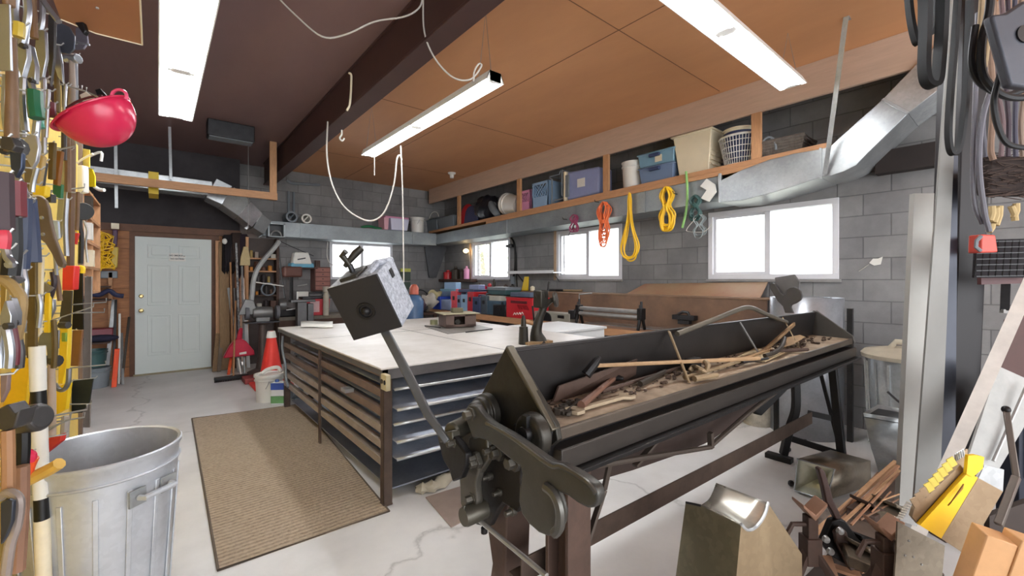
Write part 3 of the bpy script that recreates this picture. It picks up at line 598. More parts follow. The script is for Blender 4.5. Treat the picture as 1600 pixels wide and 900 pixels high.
# ------------------------------------------------------------------ floor mat
ribm = bpy.data.materials.new('ribbed_mat'); ribm.use_nodes = True; nt = ribm.node_tree; N = nt.nodes; L = nt.links; b_ = N['Principled BSDF']; b_.inputs['Roughness'].default_value = .95
g = N.new('ShaderNodeNewGeometry'); wv = N.new('ShaderNodeTexWave'); wv.wave_type = 'BANDS'; wv.bands_direction = 'Y'; wv.inputs['Scale'].default_value = 9; wv.inputs['Distortion'].default_value = .6; wv.inputs['Detail'].default_value = 2; wv.inputs['Detail Scale'].default_value = 4
nz = N.new('ShaderNodeTexNoise'); nz.inputs['Scale'].default_value = 60; nz.inputs['Detail'].default_value = 4; L.new(g.outputs['Position'], nz.inputs['Vector']); L.new(g.outputs['Position'], wv.inputs['Vector'])
mm = N.new('ShaderNodeMath'); mm.operation = 'MULTIPLY_ADD'; mm.inputs[1].default_value = .45; L.new(wv.outputs['Fac'], mm.inputs[0]); L.new(nz.outputs['Fac'], mm.inputs[2])
cr = N.new('ShaderNodeValToRGB'); cr.color_ramp.elements[0].position = .3; cr.color_ramp.elements[1].position = 1.; cr.color_ramp.elements[0].color = lin((124,108,90)); cr.color_ramp.elements[1].color = lin((172,154,132)); L.new(mm.outputs[0], cr.inputs[0]); L.new(cr.outputs[0], b_.inputs['Base Color'])
bp = N.new('ShaderNodeBump'); bp.inputs['Strength'].default_value = .8; bp.inputs['Distance'].default_value = .01; L.new(mm.outputs[0], bp.inputs['Height']); L.new(bp.outputs[0], b_.inputs['Normal'])
q = [onz(300,655,0), onz(470,632,0), onz(608,800,0), onz(341,893,0)]
b = MB(); b.prism(q, (0,0,.008)); mt = tag(b.build('floor_mat', ribm), 'long tan ribbed floor mat beside the sheet metal table', 'mat')
b = MB(); b.tube([p+V((0,0,.006)) for p in q], .007, 6, True); b.build('edge_binding', mat('mat_edge',(96,84,72),.9), mt)
q = [onz(665,778,0), onz(770,745,0), onz(800,775,0), onz(705,825,0)]
tag(MB().prism(q, (0,0,.006)).build('steel_plate', mat('plate_rust', (168,150,140), .5, .2, .2, 6)), 'square worn steel floor plate between table leg and bending brake', 'plate')
rag = MB(); rnd = random.Random(9); pts = [onz(650,765,.02), onz(675,760,.03), onz(695,750,.03), onz(712,738,.03)]
rag.tube(cat([p+V((0,0,.0)) for p in pts],5), [.02,.03,.04,.03,.035,.045,.03,.035,.045,.04,.045,.035,.03,.04,.03,.015], 10); rag.v = [V((p.x+rnd.uniform(-.006,.006),p.y+rnd.uniform(-.006,.006),max(.002,p.z))) for p in rag.v]
tag(rag.build('rag', mat('rag_cloth',(176,166,146),.9)), 'crumpled pale rag on the floor against the table', 'rag')
# ------------------------------------------------------------------ sheet metal table
TX0, TX1, TY0, TY1, TH = 1.03, 3.1, 2.47, 5.33, .87
topm = mat('worn_table_top', (214,210,206), .42, .15, .12, 3, col2=(190,184,176)); railm = mat('brown_painted_rail', (118,98,84), .5, .2, .25, 8); railb = mat('worn_rail', (156,142,128), .45, .3, .25, 10)
t = thing('sheet_metal_table', 'big low flat-topped metal layout table with open racks of sheet shelves below', 'table', (2.05, 3.9, 0))
MB().box(TX0,TX1,TY0,TY1,TH-.012,TH).build('tabletop', topm, t, .003)
b = MB(); b.box(TX0+.01,TX1-.01,TY0+.01,TY0+.05,TH-.075,TH-.012); b.box(TX0+.01,TX0+.05,TY0+.01,TY1-.01,TH-.05,TH-.012); b.box(TX1-.05,TX1-.01,TY0,TY1,TH-.05,TH-.012); b.box(TX0,TX1,TY1-.05,TY1-.01,TH-.05,TH-.012); b.build('top_frame', mat('grey_frame',(110,108,108),.45,.4), t, .003)
b = MB(); b.box(2.02, 2.026, TY0, TY1, TH-.001, TH+.001); b.box(TX0,TX1, 4.1,4.106,TH-.001,TH+.001); b.build('top_seams', steel_dk, t)
lx, ly = 1.10, 2.56
for x, y in ((lx,ly),(lx,TY1-.12),(TX1-.1,ly),(TX1-.1,TY1-.12)):
    b = MB(); b.box(x-.028,x+.028,y-.028,y-.02,0,TH-.01); b.box(x-.028,x-.02,y-.028,y+.028,0,TH-.01); b.box(x-.03,x+.03,y-.03,y+.03,0,.012); b.box(x-.02,x+.01,y-.02,y+.01,0,TH-.01); b.build('leg', rust, t, .002)
b = MB(); ym = onx(506, 600, lx).y; b.box(lx-.04,lx-.025,ym-.02,ym+.02,.0,TH-.05); b.build('middle_upright', rust, t)
hs = []
for py in (590, 618, 648, 675, 700, 727): hs.append(onx(614, py, lx).z)
for i, h in enumerate(hs):
    b = MB(); m = railm if i < 3 else railb
    if i == 0: b.cyl((lx-.015,ly,h),(lx-.015,TY1-.15,h),.018,n=10)
    else: b.box(lx-.03,lx-.022,ly+.02,TY1-.1,h-.03,h+.018); b.box(lx-.022,lx+.01,ly+.02,TY1-.1,h+.01,h+.018)
    b.build('side_rail', m, t, .001)
    if i: MB().box(TX1-.13,TX1-.1,ly,TY1-.1,h-.02,h+.018).build('side_rail', railm, t)
shm = galv_material('stored_sheet_steel', (130,136,148), (160,166,178), .4)
for i, h in enumerate(hs[1:]):
    rnd = random.Random(i); y0 = TY0+.02+rnd.uniform(-.03,.03)
    b = MB(); b.grid(lambda u, v: (lx+.03+u*(TX1-lx-.16), y0+v*2.6, h+.022-.012*math.sin(math.pi*u)*(1-v)), 10, 2); b.build('sheet_shelf', shm, t, solid=.004)
    b = MB(); b.grid(lambda u, v: (lx+.03+u*(TX1-lx-.16), y0-.004+v*.004, h+.012-.012*math.sin(math.pi*u)+v*.02), 10, 1); b.build('sheet_edge', galv_br, t, solid=.004)
b = MB(); b.box(lx+.03,TX1-.13,TY0+.1,TY1-.2,hs[-1]-.2,hs[-1]-.19); b.build('sheet_shelf', shm, t)
b = MB(); p = onx(607, 596, lx-.04); b.box(p.x-.03,p.x,p.y-.035,p.y+.045,p.z-.05,p.z+.045); o = b.build('outlet_box', mat('outlet_ivory',(188,176,140),.5), t, .005)
b = MB(); [b.cyl((p.x-.033,p.y+dy,p.z),(p.x-.028,p.y+dy,p.z),.014,n=12) for dy in (-.015,.025)]; b.build('socket', blackp, o)
b = MB(); b.tube(cat([onx(442,525,lx-.04),onx(441,545,lx-.05),onx(446,570,lx-.04),onx(447,590,lx-.04),onx(450,605,lx-.05)],5), .012, 8); b.build('flex_conduit', greyp, t)
MB().obox(onx(547,608,lx-.03)+V((-.02,0,0)),(.03,0,0),(0,.05,0),(0,0,.012)).build('clamp_pad', steel, t)
# things on the table
p = onz(706, 512, TH); o = thing('steel_box', 'brown steel box with square opening and overhanging lid on the table', 'box', (p.x, p.y, TH+.012))
brn = mat('brown_box_steel', (102,84,76), .5, .3, .15, 10); M0 = Matrix.Translation(V((p.x,p.y,0))) @ Matrix.Rotation(math.radians(-14),4,'Z') @ Matrix.Translation(V((-p.x,-p.y,0)))
cx, cy = p.x+.07, p.y+.03; z0 = TH+.015; hx, hy, hz = .17, .15, .14
b = MB(); b.box(cx-hx,cx-hx+.006,cy-hy,cy+hy,z0,z0+hz); b.box(cx+hx-.006,cx+hx,cy-hy,cy+hy,z0,z0+hz); b.box(cx-hx,cx+hx,cy+hy-.006,cy+hy,z0,z0+hz); b.box(cx-hx,cx+hx,cy-hy,cy+hy,z0,z0+.006)
b.box(cx-hx,cx+hx,cy-hy,cy-hy+.006,z0,z0+.03); b.box(cx-hx,cx+hx,cy-hy,cy-hy+.006,z0+.115,z0+hz); b.box(cx-hx,cx-.08,cy-hy,cy-hy+.006,z0,z0+hz); b.box(cx+.04,cx+hx,cy-hy,cy-hy+.006,z0,z0+hz); b.xf(M0).build('body', brn, o, .003)
MB().box(cx-hx-.04,cx+hx+.04,cy-hy-.03,cy+hy+.03,z0+hz,z0+hz+.008).xf(M0).build('lid', mat('worn_lid',(176,168,140),.5,.3), o, .002)
MB().cyl((cx-.02,cy-.08,z0+.05),(cx-.02,cy-.02,z0+.05),.03).xf(M0).build('inner_spindle', castiron, o)
tag(MB().box(cx-.06,cx+.06,cy-.04,cy+.05,z0+hz+.009,z0+hz+.06).xf(M0).build('metal_block', mat('olive_block',(104,98,76),.5,.3), bevel=.006), 'small olive metal block on the lid of the brown steel box', 'block')
p = onz(678, 507, TH); o = tag(MB().lathe((p.x,p.y,TH+.001),[(.045,0),(.045,.05),(.04,.055),(.0,.055)],n=20).build('tin_can', mat('olive_tin',(140,140,110),.4,.5)), 'small squat olive tin beside the brown steel box', 'tin')
b = MB(); q = [onz(664,511,TH+.002),onz(720,502,TH+.002),onz(770,514,TH+.002),onz(700,522,TH+.002)]; b.prism(q, (0,0,.006)); tag(b.build('sheet_offcut', mat('grey_sheet',(150,146,140),.4,.4)), 'flat grey sheet offcut lying under the brown steel box', 'sheet')
for a, c, lab in (((728,519),(769,514),'right'),((664,509),(688,512),'left')): tag(MB().bar(onz(*a,TH+.012),onz(*c,TH+.012),.012,.01).build('steel_strip', steel_dk), 'thin dark steel strip on the table, %s of the brown box' % lab, 'strip')
b = MB(); b.grid(lambda u, v: onz(*( (452+u*68, 508-v*14) if False else (470+u*50,511-v*9)),TH+.012)+V((0,0,.004*math.sin(u*6))), 6, 2); tag(b.build('paper_sheet', white, solid=.002), 'pale loose sheet at the far left corner of the table', 'paper')
# stake anvil and hand-cranked bead roller standing on the table
p = onz(818, 538, TH+.0); o = thing('stake_anvil', 'two-step tapered iron stake standing at table edge behind the brake', 'anvil', (p.x,p.y,TH))
MB().lathe((p.x,p.y,TH+.001),[(.042,0),(.036,.14),(.04,.143),(.024,.146),(.020,.2),(.012,.235),(0,.238)],n=8).build('stake', castiron, o, .003)
p = onz(846, 536, TH); o = thing('bead_roller', 'olive cast bead roller with curved S column and round wheel on table', 'roller machine', (p.x,p.y,TH)); dd = p
def tp(px, py): 
    d_ = pix(p)[2]; return atd(px, py, d_)
b = MB(); b.tube(cat([tp(842,537),tp(838,520),tp(842,500),tp(849,480),tp(846,470),tp(845,455)],5),[.075,.072,.068,.062,.056,.05,.046,.044,.042,.04,.038,.036,.034,.034,.033,.033,.034,.036,.04,.042,.045,.047,.05,.052,.055,.058][:26],12); b.v=[V((q.x,q.y,max(q.z,TH+.001))) for q in b.v]; b.build('column', castiron, o)
c = tp(845,467); b = MB(); b.obox(c,(.045,0,0),(0,.05,0),(0,0,.075)); b.build('head_casting', castiron, o, .012)
c = tp(868,468); b = MB(); b.lathe(c,[(0,-.012),(.06,-.012),(.065,0),(.06,.012),(0,.012)],(.5,-.8,.15),24); b.build('wheel', castiron, o); MB().tube([tp(850,480),tp(860,470),tp(866,468)],.022,8).build('shaft', castiron, o)
c = tp(864,472); MB().lathe(c+V((.012,-.02,0)),[(0,-.004),(.028,-.004),(.028,.004),(0,.004)],(.5,-.8,.15),20).build('wheel_face', ltblue, o)
MB().tube([tp(856,455),tp(857,445),tp(858,440)],.009,8).build('top_screw', castdk, o)
MB().tube([tp(832,478),tp(835,505),tp(834,508)],.008,8).build('crank', castdk, o); MB().tube([tp(834,507),tp(825,503),tp(816,502)],[.012,.02,.014],10).build('crank_handle', handle_w, o)
q = onz(838, 540, TH+.012); tag(MB().bar(onz(822,537,TH+.012),onz(860,533,TH+.012),.07,.02,(0,0,1)).build('wood_block', oldwood, bevel=.003), 'small wood block under the bead roller', 'block')
# white chest behind the table's right end
a = onz(889,500,.9); o = thing('white_cabinet', 'low white enamel cabinet just beyond the right end of the table', 'cabinet', (3.62,3.55,0))
MB().box(3.2,4.0,3.15,3.9,0,.83).build('body', whitep, o, .008); MB().box(3.18,4.02,3.13,3.92,.832,.86).build('top', whitep, o, .006)
# ------------------------------------------------------------------ counterweight
D = V((.0418,1,.41)).normalized()          # (right, forward, up) in camera axes
def camv(r, f, u): return V((CS*r+SN*f, -SN*r+CS*f, u))
dax = camv(*D); c0 = atd(571, 481, 1.5)
ru = V((80,0,0)); 
uax = camv(*(V((80/670,0,28/670))-D*V((80/670,0,28/670)).dot(D)).normalized()); vax = dax.cross(uax).normalized()
if vax.z < 0: vax = -vax
hw, hh_, dp = .097, .107, .17
w_ = thing('counterweight', 'dark cast iron cube counterweight with bolt on top on a slanting arm', 'counterweight', (c0.x,c0.y,c0.z-.12))
wm = mat('weight_face', (36,34,35), .5, .3, .2, 10, .15); wt = mat('weight_textured_side', (206,210,218), .5, .3, .4, 70, .8, col2=(136,140,150))
b = MB(); cc = c0+dax*dp/2; b.obox(cc, uax*hw, vax*hh_, dax*(dp/2)); b.build('block', wt, w_, .007)
b = MB(); b.obox(c0-dax*.002, uax*(hw-.001), vax*(hh_-.001), dax*.004); b.build('face_plate', wm, w_, .003)
b = MB(); hc = c0-dax*.006+uax*.0-vax*.01; b.lathe(hc,[(.034,.002),(.032,-.004),(.024,-.004),(.02,.002)],dax,28,False); b.sph(hc+vax*.0,(.017,.017,.017),14,8); b.build('cast_boss', castdk, w_)
b = MB(); tcn = c0+vax*(hh_+.004)+dax*.07-uax*.02; b.obox(tcn,uax*.035,dax*.05,vax*.008); b.build('clamp_pad', castiron, w_, .005)
MB().cyl(tcn, tcn+vax*.035, .01, n=10).build('wing_bolt', steel_dk, w_)
b = MB(); q = tcn+vax*.035; b.tube([q-uax*.02-vax*.0,q+uax*.03+vax*.03+dax*.02,q+uax*.055+vax*.04+dax*.03],[.008,.014,.012],10); b.tube([q,q-uax*.01+vax*.04,q+uax*.01+vax*.05],[.008,.012,.01],10); b.build('wing_handle', castiron, w_)
q = c0+uax*(hw+.002)+vax*(hh_*.62)+dax*.1; MB().obox(q,uax*.002,vax*.016,dax*.012).build('square_hole', blackp, w_)
b = MB(); b.tube([c0+uax*.055+vax*(hh_-.0)+dax*.02, c0+uax*.07+vax*(hh_+.015)+dax*.08, c0+uax*.09+vax*(hh_-.01)+dax*.16],.013,8); b.build('cast_lug', wt, w_)
arm = [atd(594,503,1.60), atd(603,520,1.57), atd(640,590,1.54), atd(668,646,1.50), atd(686,672,1.47), atd(699,690,1.46)]
b = MB(); b.tube(arm,[.021,.021,.021,.02,.017,.016],4); b.build('arm', mat('arm_steel',(92,92,92),.35,.6), w_, .004)
# ------------------------------------------------------------------ the cornice brake
def B(x, y, h): return V((x, y-.043*(x-.97), h))
XA, XZ = .97, 3.9
def lh(x): return .925+(x-.97)*.015
k = thing('bending_brake', 'long dark cast iron cornice brake with trough top on trestle legs', 'metal bending machine', (2.4, 1.1, 0))
brk = mat('brake_paint', (48,45,44), .42, .45, .25, 8, .08); dust = mat('dusty_tray', (174,154,130), .8, 0, .3, 9, .15, col2=(124,106,88))
b = MB(); 
def strip(pts, x0=XA, x1=XZ): 
    vs = [B(x0,y,h+(lh(x0)-lh(XA) if s else 0)) for y, h, s in pts]+[B(x1,y,h+(lh(x1)-lh(XA) if s else 0)) for y, h, s in pts]; n = len(pts)
    return MB().add(vs, [tuple(range(n)), tuple(range(2*n-1,n-1,-1))]+[(i,n+i,n+(i+1)%n,(i+1)%n) for i in range(n)])
strip([(1.17,1.146,0),(1.19,1.156,0),(1.40,.88,1),(1.385,.88,1)]).build('rear_leaf', brk, k, .003)
strip([(1.172,1.154,0),(1.186,1.154,0),(1.215,.925,1),(1.20,.925,1)]).build('trough_back', brk, k, .003)
strip([(.955,.905,1),(.955,.924,1),(1.21,.930,1),(1.21,.905,1)]).build('trough_tray', dust, k, .002)
strip([(.948,.89,1),(.948,.928,1),(.962,.928,1),(.962,.89,1)]).build('trough_lip', mat('lip_steel',(88,78,68),.4,.4), k, .004)
for x, nm in ((XA-.012,'end_plate'),(XZ-.01,'end_plate')):
    s = lh(x)-lh(XA); b = MB(); pts = [B(x,1.19,1.165),B(x,1.172,1.165),B(x,.945,.945+s),B(x,.935,.90+s),B(x,.96,.875+s),B(x,1.33,.86+s),B(x,1.40,.885+s)]; b.prism(pts,(.022,0,0)); b.build(nm, castiron if x < 2 else mat('far_end_plate',(100,98,94),.4,.5), k, .004)
b = MB(); b.bar(B(XA-.012,1.172,1.162),B(XA-.012,.945,.93),.034,.014,(0,1,0)); b.build('edge_bead', mat('worn_bead',(104,98,84),.4,.6), k, .004)
strip([(.985,.84,1),(.985,.905,1),(1.20,.905,1),(1.20,.84,1)]).build('bed_beam', castdk, k)
strip([(.93,.80,1),(.93,.868,1),(.985,.868,1),(.985,.80,1)]).build('bending_leaf', mat('leaf_steel',(62,57,53),.42,.5), k, .004)
strip([(.90,.785,1),(.90,.80,1),(.985,.80,1),(.985,.785,1)], XA+.05).build('leaf_angle', castdk, k, .002)
pts = [onx_ for onx_ in []]
def yb(px, py, y): return ony(px, py, y)
ap = [B(XA+.05,1.06,.80),B(XZ-.1,1.06,.84),B(XZ-.25,1.06,.79),B(3.15,1.06,.74),B(2.95,1.06,.72),B(2.55,1.06,.66),B(2.1,1.06,.60),B(1.9,1.06,.60),B(1.5,1.06,.62),B(XA+.05,1.06,.66)]
MB().prism(ap,(0,.012,0)).build('apron_web', mat('apron_brown',(62,48,42),.55,.3,.3,6), k)
rod = mat('truss_rod_paint', (84,74,66), .45, .4, .25, 10)
tr = [ony(905,732,.93), ony(1000,716,.93), ony(1108,699,.93), ony(1170,645,.92), ony(1233,597,.90)]
MB().tube(tr,.011,8).build('truss_rod', rod, k)
MB().bar(ony(1111,700,.93), ony(1110,676,.93), .025,.02).build('truss_post', rod, k)
MB().tube([ony(905,735,1.0),ony(1050,650,1.0),ony(1105,612,.97),ony(1230,592,.95)],.009,8).build('truss_rod', rod, k)
for a, c in (((962,680),(944,765)),((1002,672),(990,700)),((1066,642),(992,728))): MB().bar(ony(*a,.93),ony(*c,.95),.022,.01).build('web_brace', rod, k)
MB().bar(ony(944,765,.93),ony(915,855,.95),.022,.01).build('web_brace', rod, k)
# near legs
x0 = 1.0
b = MB(); b.box(x0,x0+.11,.93,.945,0,.80); b.box(x0,x0+.11,1.02,1.035,0,.80); b.box(x0+.045,x0+.06,.945,1.02,0,.80); b.build('front_leg', rustbr, k, .003)
b = MB(); pts = [V((x0,1.20,.80)),V((x0,1.42,.80)),V((x0,1.38,.5)),V((x0,1.33,.3)),V((x0,1.38,.06)),V((x0,1.46,.0)),V((x0,1.22,.0)),V((x0,1.25,.3)),V((x0,1.24,.5))]; b.prism(pts,(.12,0,0)); b.build('rear_leg', rustbr, k, .006)
# long lower angle iron
h0 = .41; a = B(XA-.02,1.10,h0); c = ony(1262,641,1.10-.1); c = V((3.62,.985,.41))
b = MB(); b.bar(a, V((3.62,1.0,.41)), .008, .085, (0,0,1)); b.bar(a+V((0,.035,-.04)), V((3.62,1.035,.37)), .07, .008, (0,0,1)); b.build('lower_angle_iron', rust, k, .002)
# far legs
def xb(px, py, x): return onx(px, py, x)
XF = 3.72
b = MB(); fp = [xb(1236,586,XF),xb(1247,590,XF),xb(1248,640,XF),xb(1240,672,XF),xb(1232,700,XF),xb(1222,712,XF)]; b.tube(cat([xb(1240,560,XF),xb(1243,600,XF),xb(1243,640,XF),xb(1233,672,XF),xb(1224,704,XF)+V((0,0,-.03))],5), .034, 4)
f = xb(1224,706,XF); b.obox(V((XF,f.y+.03,.02)),(.035,0,0),(0,.09,0),(0,0,.02)); b.build('rear_leg', castdk, k, .004)
g1, g2 = xb(1297,535,XF+.1), xb(1318,708,XF+.1); b = MB(); b.bar(g1, V((g2.x,g2.y,0)), .05,.05,(1,0,0)); b.build('front_leg', castdk, k, .004)
MB().bar(xb(1275,555,XF+.06), xb(1312,700,XF+.1), .02,.02).build('leg_brace', castdk, k)
MB().bar(xb(1232,684,XF), xb(1314,710,XF+.1), .012,.045,(0,0,1)).build('leg_crossbar', castdk, k)
MB().bar(xb(1262,645,XF), xb(1306,655,XF+.1), .012,.04,(0,0,1)).build('leg_crossbar', castdk, k)
MB().bar(xb(1213,605,XF), xb(1213,676,XF), .03,.03).build('inner_leg', castdk, k)
MB().prism([xb(1175,640,3.4),xb(1190,650,3.4),xb(1240,600,3.6),xb(1243,580,3.6),xb(1270,560,3.8),xb(1270,545,3.8),xb(1180,580,3.4)],(.0,.05,0)).build('end_bracket', castdk, k, .004)
# far end lever plates
def pz(lst, x): return [onx(1000+a/4, 300+c/4, x) for a, c in lst]
MB().prism(pz([(840,535),(965,515),(1000,565),(995,612),(900,650),(850,610)],3.98),(.02,0,0)).build('far_lever_plate', mat('far_casting_pale',(112,110,110),.45,.4), k, .006)
MB().prism(pz([(808,574),(828,566),(845,575),(878,625),(895,642),(908,636),(914,612),(935,596),(962,592),(985,602),(1006,622),(1015,650),(1006,676),(975,696),(948,706),(944,722),(960,756),(905,756),(892,716),(858,680),(812,604)],3.95),(.022,0,0)).build('far_lever', mat('far_casting',(80,77,76),.45,.4), k, .006)
# near end mechanism -------------------------------------------------
def zz(lst, x): return [onx(650+a/2.6475, 560+c/2.6475, x) for a, c in lst]
cb = castdk
MB().prism(zz([(205,230),(290,210),(330,300),(400,330),(440,420),(430,500),(445,600),(420,640),(360,600),(330,640),(300,700),(250,690),(210,650),(185,600),(180,520),(170,400),(150,330)],.93),(.03,0,0)).build('end_casting', mat('gear_case',(38,34,32),.5,.4,.3,12,.2), k, .006)
MB().prism(zz([(400,270),(560,300),(545,420),(440,440)],.95),(.03,0,0)).build('end_casting', cb, k, .006)
b = MB(); c = onx(650+285/2.6475,560+225/2.6475,.92); b.lathe(c,[(0,-.06),(.03,-.06),(.045,-.05),(.05,-.03),(.058,-.025),(.06,-.01),(.068,-.005),(.07,.02),(0,.03)],(1,0,0),32); b.build('pivot_hub', castiron, k, .002)
b = MB(); c = onx(650+470/2.6475,560+320/2.6475,.90); b.lathe(c,[(0,-.012),(.055,-.012),(.066,-.004),(.07,.012),(.07,.03),(0,.03)],(1,0,0),32); b.build('cam_disc', castiron, k, .003)
b = MB(); b.lathe(c+V((-.018,0,.01)),[(0,-.012),(.022,-.012),(.026,0),(.026,.01)],(1,0,0),20); b.build('cam_bolt', castdk, k)
MB().obox(c+V((-.016,.0,.045)),(.008,0,0),(0,.012,0),(0,0,.022)).build('cam_slot', blackp, k)
xl = .82
lev = [(205,205),(222,192),(245,198),(268,232),(305,268),(400,322),(480,380),(555,432),(598,440),(650,466),(700,498),(738,528),(752,560),(752,595),(738,618),(712,622),(670,602),(630,572),(585,552),(570,545)]
lev += [(588,590),(600,640),(596,690),(575,725),(545,738),(505,722),(468,690),(436,645),(422,590),(426,530),(436,478),(430,448),(380,412),(330,370),(285,338),(255,330),(235,336),(222,300),(208,262)]
MB().prism(zz(lev, xl),(.032,0,0)).build('clamp_lever', mat('lever_casting',(76,75,71),.38,.55,.2,14,.15), k, .009, seg=3)
MB().tube(cat(zz([(535,528),(568,556),(590,600),(598,650),(592,700),(572,724)],xl-.004),5), .014, 8).build('lever_rim', mat('rim_casting',(98,96,90),.32,.6), k)
MB().tube(cat(zz([(290,268),(400,330),(550,440),(600,448),(700,505),(744,560)],xl-.002),5), .006, 6).build('lever_ridge', mat('rim_casting',(98,96,90),.32,.6), k)
b = MB(); c1 = onx(650+165/2.6475,560+295/2.6475,.84); b.lathe(c1,[(0,-.03),(.026,-.03),(.034,-.022),(.034,.06),(0,.06)],V((1,.4,0)),24); b.build('arm_boss', mat('boss_steel',(80,76,66),.4,.5), k, .002)
MB().prism(zz([(85,318),(135,300),(205,395),(205,440),(180,500),(150,512),(135,460),(110,420)],.80),(.03,0,0)).build('arm_bracket', cb, k, .006)
MB().prism(zz([(85,310),(145,300),(150,345),(95,350)],.795),(.04,0,0)).build('arm_socket', mat('boss_steel',(80,76,66),.4,.5), k, .006)
MB().prism(zz([(200,420),(260,410),(262,450),(245,520),(250,600),(232,640),(200,640),(182,600),(180,470)],.855),(.03,0,0)).build('link_bar', mat('link_casting',(84,80,72),.42,.5), k, .006)
MB().prism(zz([(218,330),(290,310),(300,420),(262,480),(212,450)],.865),(.025,0,0)).build('link_plate', mat('link_casting',(84,80,72),.42,.5), k, .006)
b = MB(); c = onx(650+225/2.6475,560+645/2.6475,.84); b.lathe(c,[(.014,-.03),(.03,-.03),(.034,-.02),(.034,.06),(.014,.06)],(1,0,0),24); b.build('lower_boss', mat('boss_steel',(80,76,66),.4,.5), k); MB().obox(c+V((-.012,0,0)),(.016,0,0),(0,.012,0),(0,0,.012)).build('square_socket', blackp, k)
for (a, c_, r, x) in ((210,235,.018,.80),(232,435,.018,.83),(140,355,.013,.785),(228,415,.014,.825),(385,435,.024,.89),(320,395,.022,.88),(285,495,.01,.9),(215,585,.016,.84),(290,385,.014,.86),(345,330,.012,.9),(330,560,.01,.91),(380,640,.012,.91)):
    c = onx(650+a/2.6475,560+c_/2.6475,x); b = MB(); b.lathe(c,[(0,-.012),(r*.75,-.012),(r*.85,-.008),(r*.85,.012),(r*1.3,.013),(r*1.3,.03)],(1,0,0),6 if r > .012 else 12); b.build('bolt', mat('bolt_steel',(88,84,76),.4,.6), k, .001)
MB().cyl(onx(650+262/2.6475,560+670/2.6475,.88), onx(650+540/2.6475,560+900/2.6475,.86), .008, n=8).build('pull_rod', steel, k)
MB().cyl(onx(650+282/2.6475,560+700/2.6475,.9), onx(650+282/2.6475,560+722/2.6475,.9), .012, n=8).build('stud', castdk, k)
# ------------------------------------------------------------------ clutter in the trough (positions are on the tray or leaning on the back)
TZ = .93
def tr_(px, py, up=0): 
    r = ray(px, py); p = onz(px, py, TZ+.005)
    for _ in range(4): p = onz(px, py, lh(p.x)+.008+up)
    return p
def lean(px, py): 
    p = ony(px, py, 1.14); 
    for _ in range(4): p = ony(px, py, 1.165-.043*(p.x-.97)-.0)
    return p
dusty = mat('dusty_steel', (150,128,98), .6, .4, .25, 14); dustw = mat('dusty_wood', (164,132,96), .7, 0, .25, 12, .1)
def wrench(label, p, q, w, m, name='wrench'):
    d = (q-p); L_ = d.length; d.normalize(); s = V((0,0,1)).cross(d).normalized(); u = V((0,0,.012)); b = MB()
    def pt(a, c): return p+d*a+s*c
    e = w
    o = [pt(-e*.9,e*.25),pt(-e*.2,e*.45),pt(-e*.2,-e*.45),pt(-e*.9,-e*.25),pt(-e*.6,-e*1.0),pt(e*.5,-e*1.0),pt(e*1.1,-e*.35),pt(L_-e*1.1,-e*.35),pt(L_-e*.5,-e*.9),pt(L_+e*.4,-e*.9),pt(L_+e*.8,-e*.4),pt(L_+e*.1,-e*.4),pt(L_+e*.1,e*.4),pt(L_+e*.8,e*.4),pt(L_+e*.4,e*.9),pt(L_-e*.5,e*.9),pt(L_-e*1.1,e*.35),pt(e*1.1,e*.35),pt(e*.5,e*1.0),pt(-e*.6,e*1.0)]
    b.prism(o, u); return tag(b.build(name, m, bevel=.002), label, 'wrench')
wrench('large dusty open-ended wrench on the tray at the near end', tr_(898,644), tr_(980,621), .034, mat('wrench_pale',(176,158,132),.5,.3))
wrench('smaller spanner lying behind the large wrench', tr_(885,648), tr_(905,628), .018, mat('dark_tool',(70,62,54),.5,.5))
def hammer(label, p, q, m_h, m_k, hl=.1, hr=.018, r=.014, name='hammer', cat_='hammer', hd=None):
    d = (q-p).normalized(); o = thing(name, label, cat_, tuple((p+q)/2)); b = MB(); b.tube([p, p+(q-p)*.5, q],[r*.8, r*.9, r*1.1],8); b.build('handle', m_k, o)
    s = V(hd).normalized() if hd else V((0,0,1)).cross(d).normalized(); b = MB(); b.tube([p-s*hl*.5, p-s*hl*.2, p+s*hl*.2, p+s*hl*.5],[hr*1.1,hr,hr*.9,hr*.5],8); b.build('head', m_h, o, .002); return o
hammer('long pale handled hammer with dark head lying along the trough', lean(908,568)+V((0,-.06,0)), tr_(1186,560,.02), castdk, dustw, .09, .02, .010, hd=(.5,-.2,.6))
hammer('wooden handled chisel hammer lying behind the large wrench', tr_(960,590,.03), tr_(908,633,.02), castdk, mat('brown_handle',(112,78,62),.6), .08, .016, .014)
b = MB(); b.prism([lean(868,602)+V((0,-.02,0)),lean(990,560)+V((0,-.02,0)),tr_(1005,592)+V((0,.04,0)),tr_(870,632)+V((0,.02,0))],(0,.008,.0)); tag(b.build('sheet_scrap', rustbr), 'brown sheet scrap leaning in the near part of the trough', 'sheet')
cordp = cat([lean(1049,524)+V((0,-.03,.01)), lean(1111,497)+V((0,-.03,.0)), lean(1150,482)+V((0,-.03,0)), lean(1167,481)+V((0,-.03,0)), lean(1190,491)+V((0,-.03,0)), lean(1221,503)+V((0,-.03,0))],5)
tag(MB().tube(cordp,.013,10).build('bent_pipe', mat('dull_pipe',(118,112,100),.4,.6)), 'dull bent steel tube arched over the trough back edge', 'pipe')
def leanbar(label, a, c, w, m, cat_='bar', name='steel_bar', th=.006): return tag(MB().bar(lean(*a)+V((0,-.012,.005)), tr_(*c), w, th, (0,1,0)).build(name, m), label, cat_)
leanbar('flat bar leaning across the middle of the trough', (1042,519), (1077,598), .02, dusty)
leanbar('thin flat bar leaning below the arched tube', (1153,505), (1186,553), .01, steel)
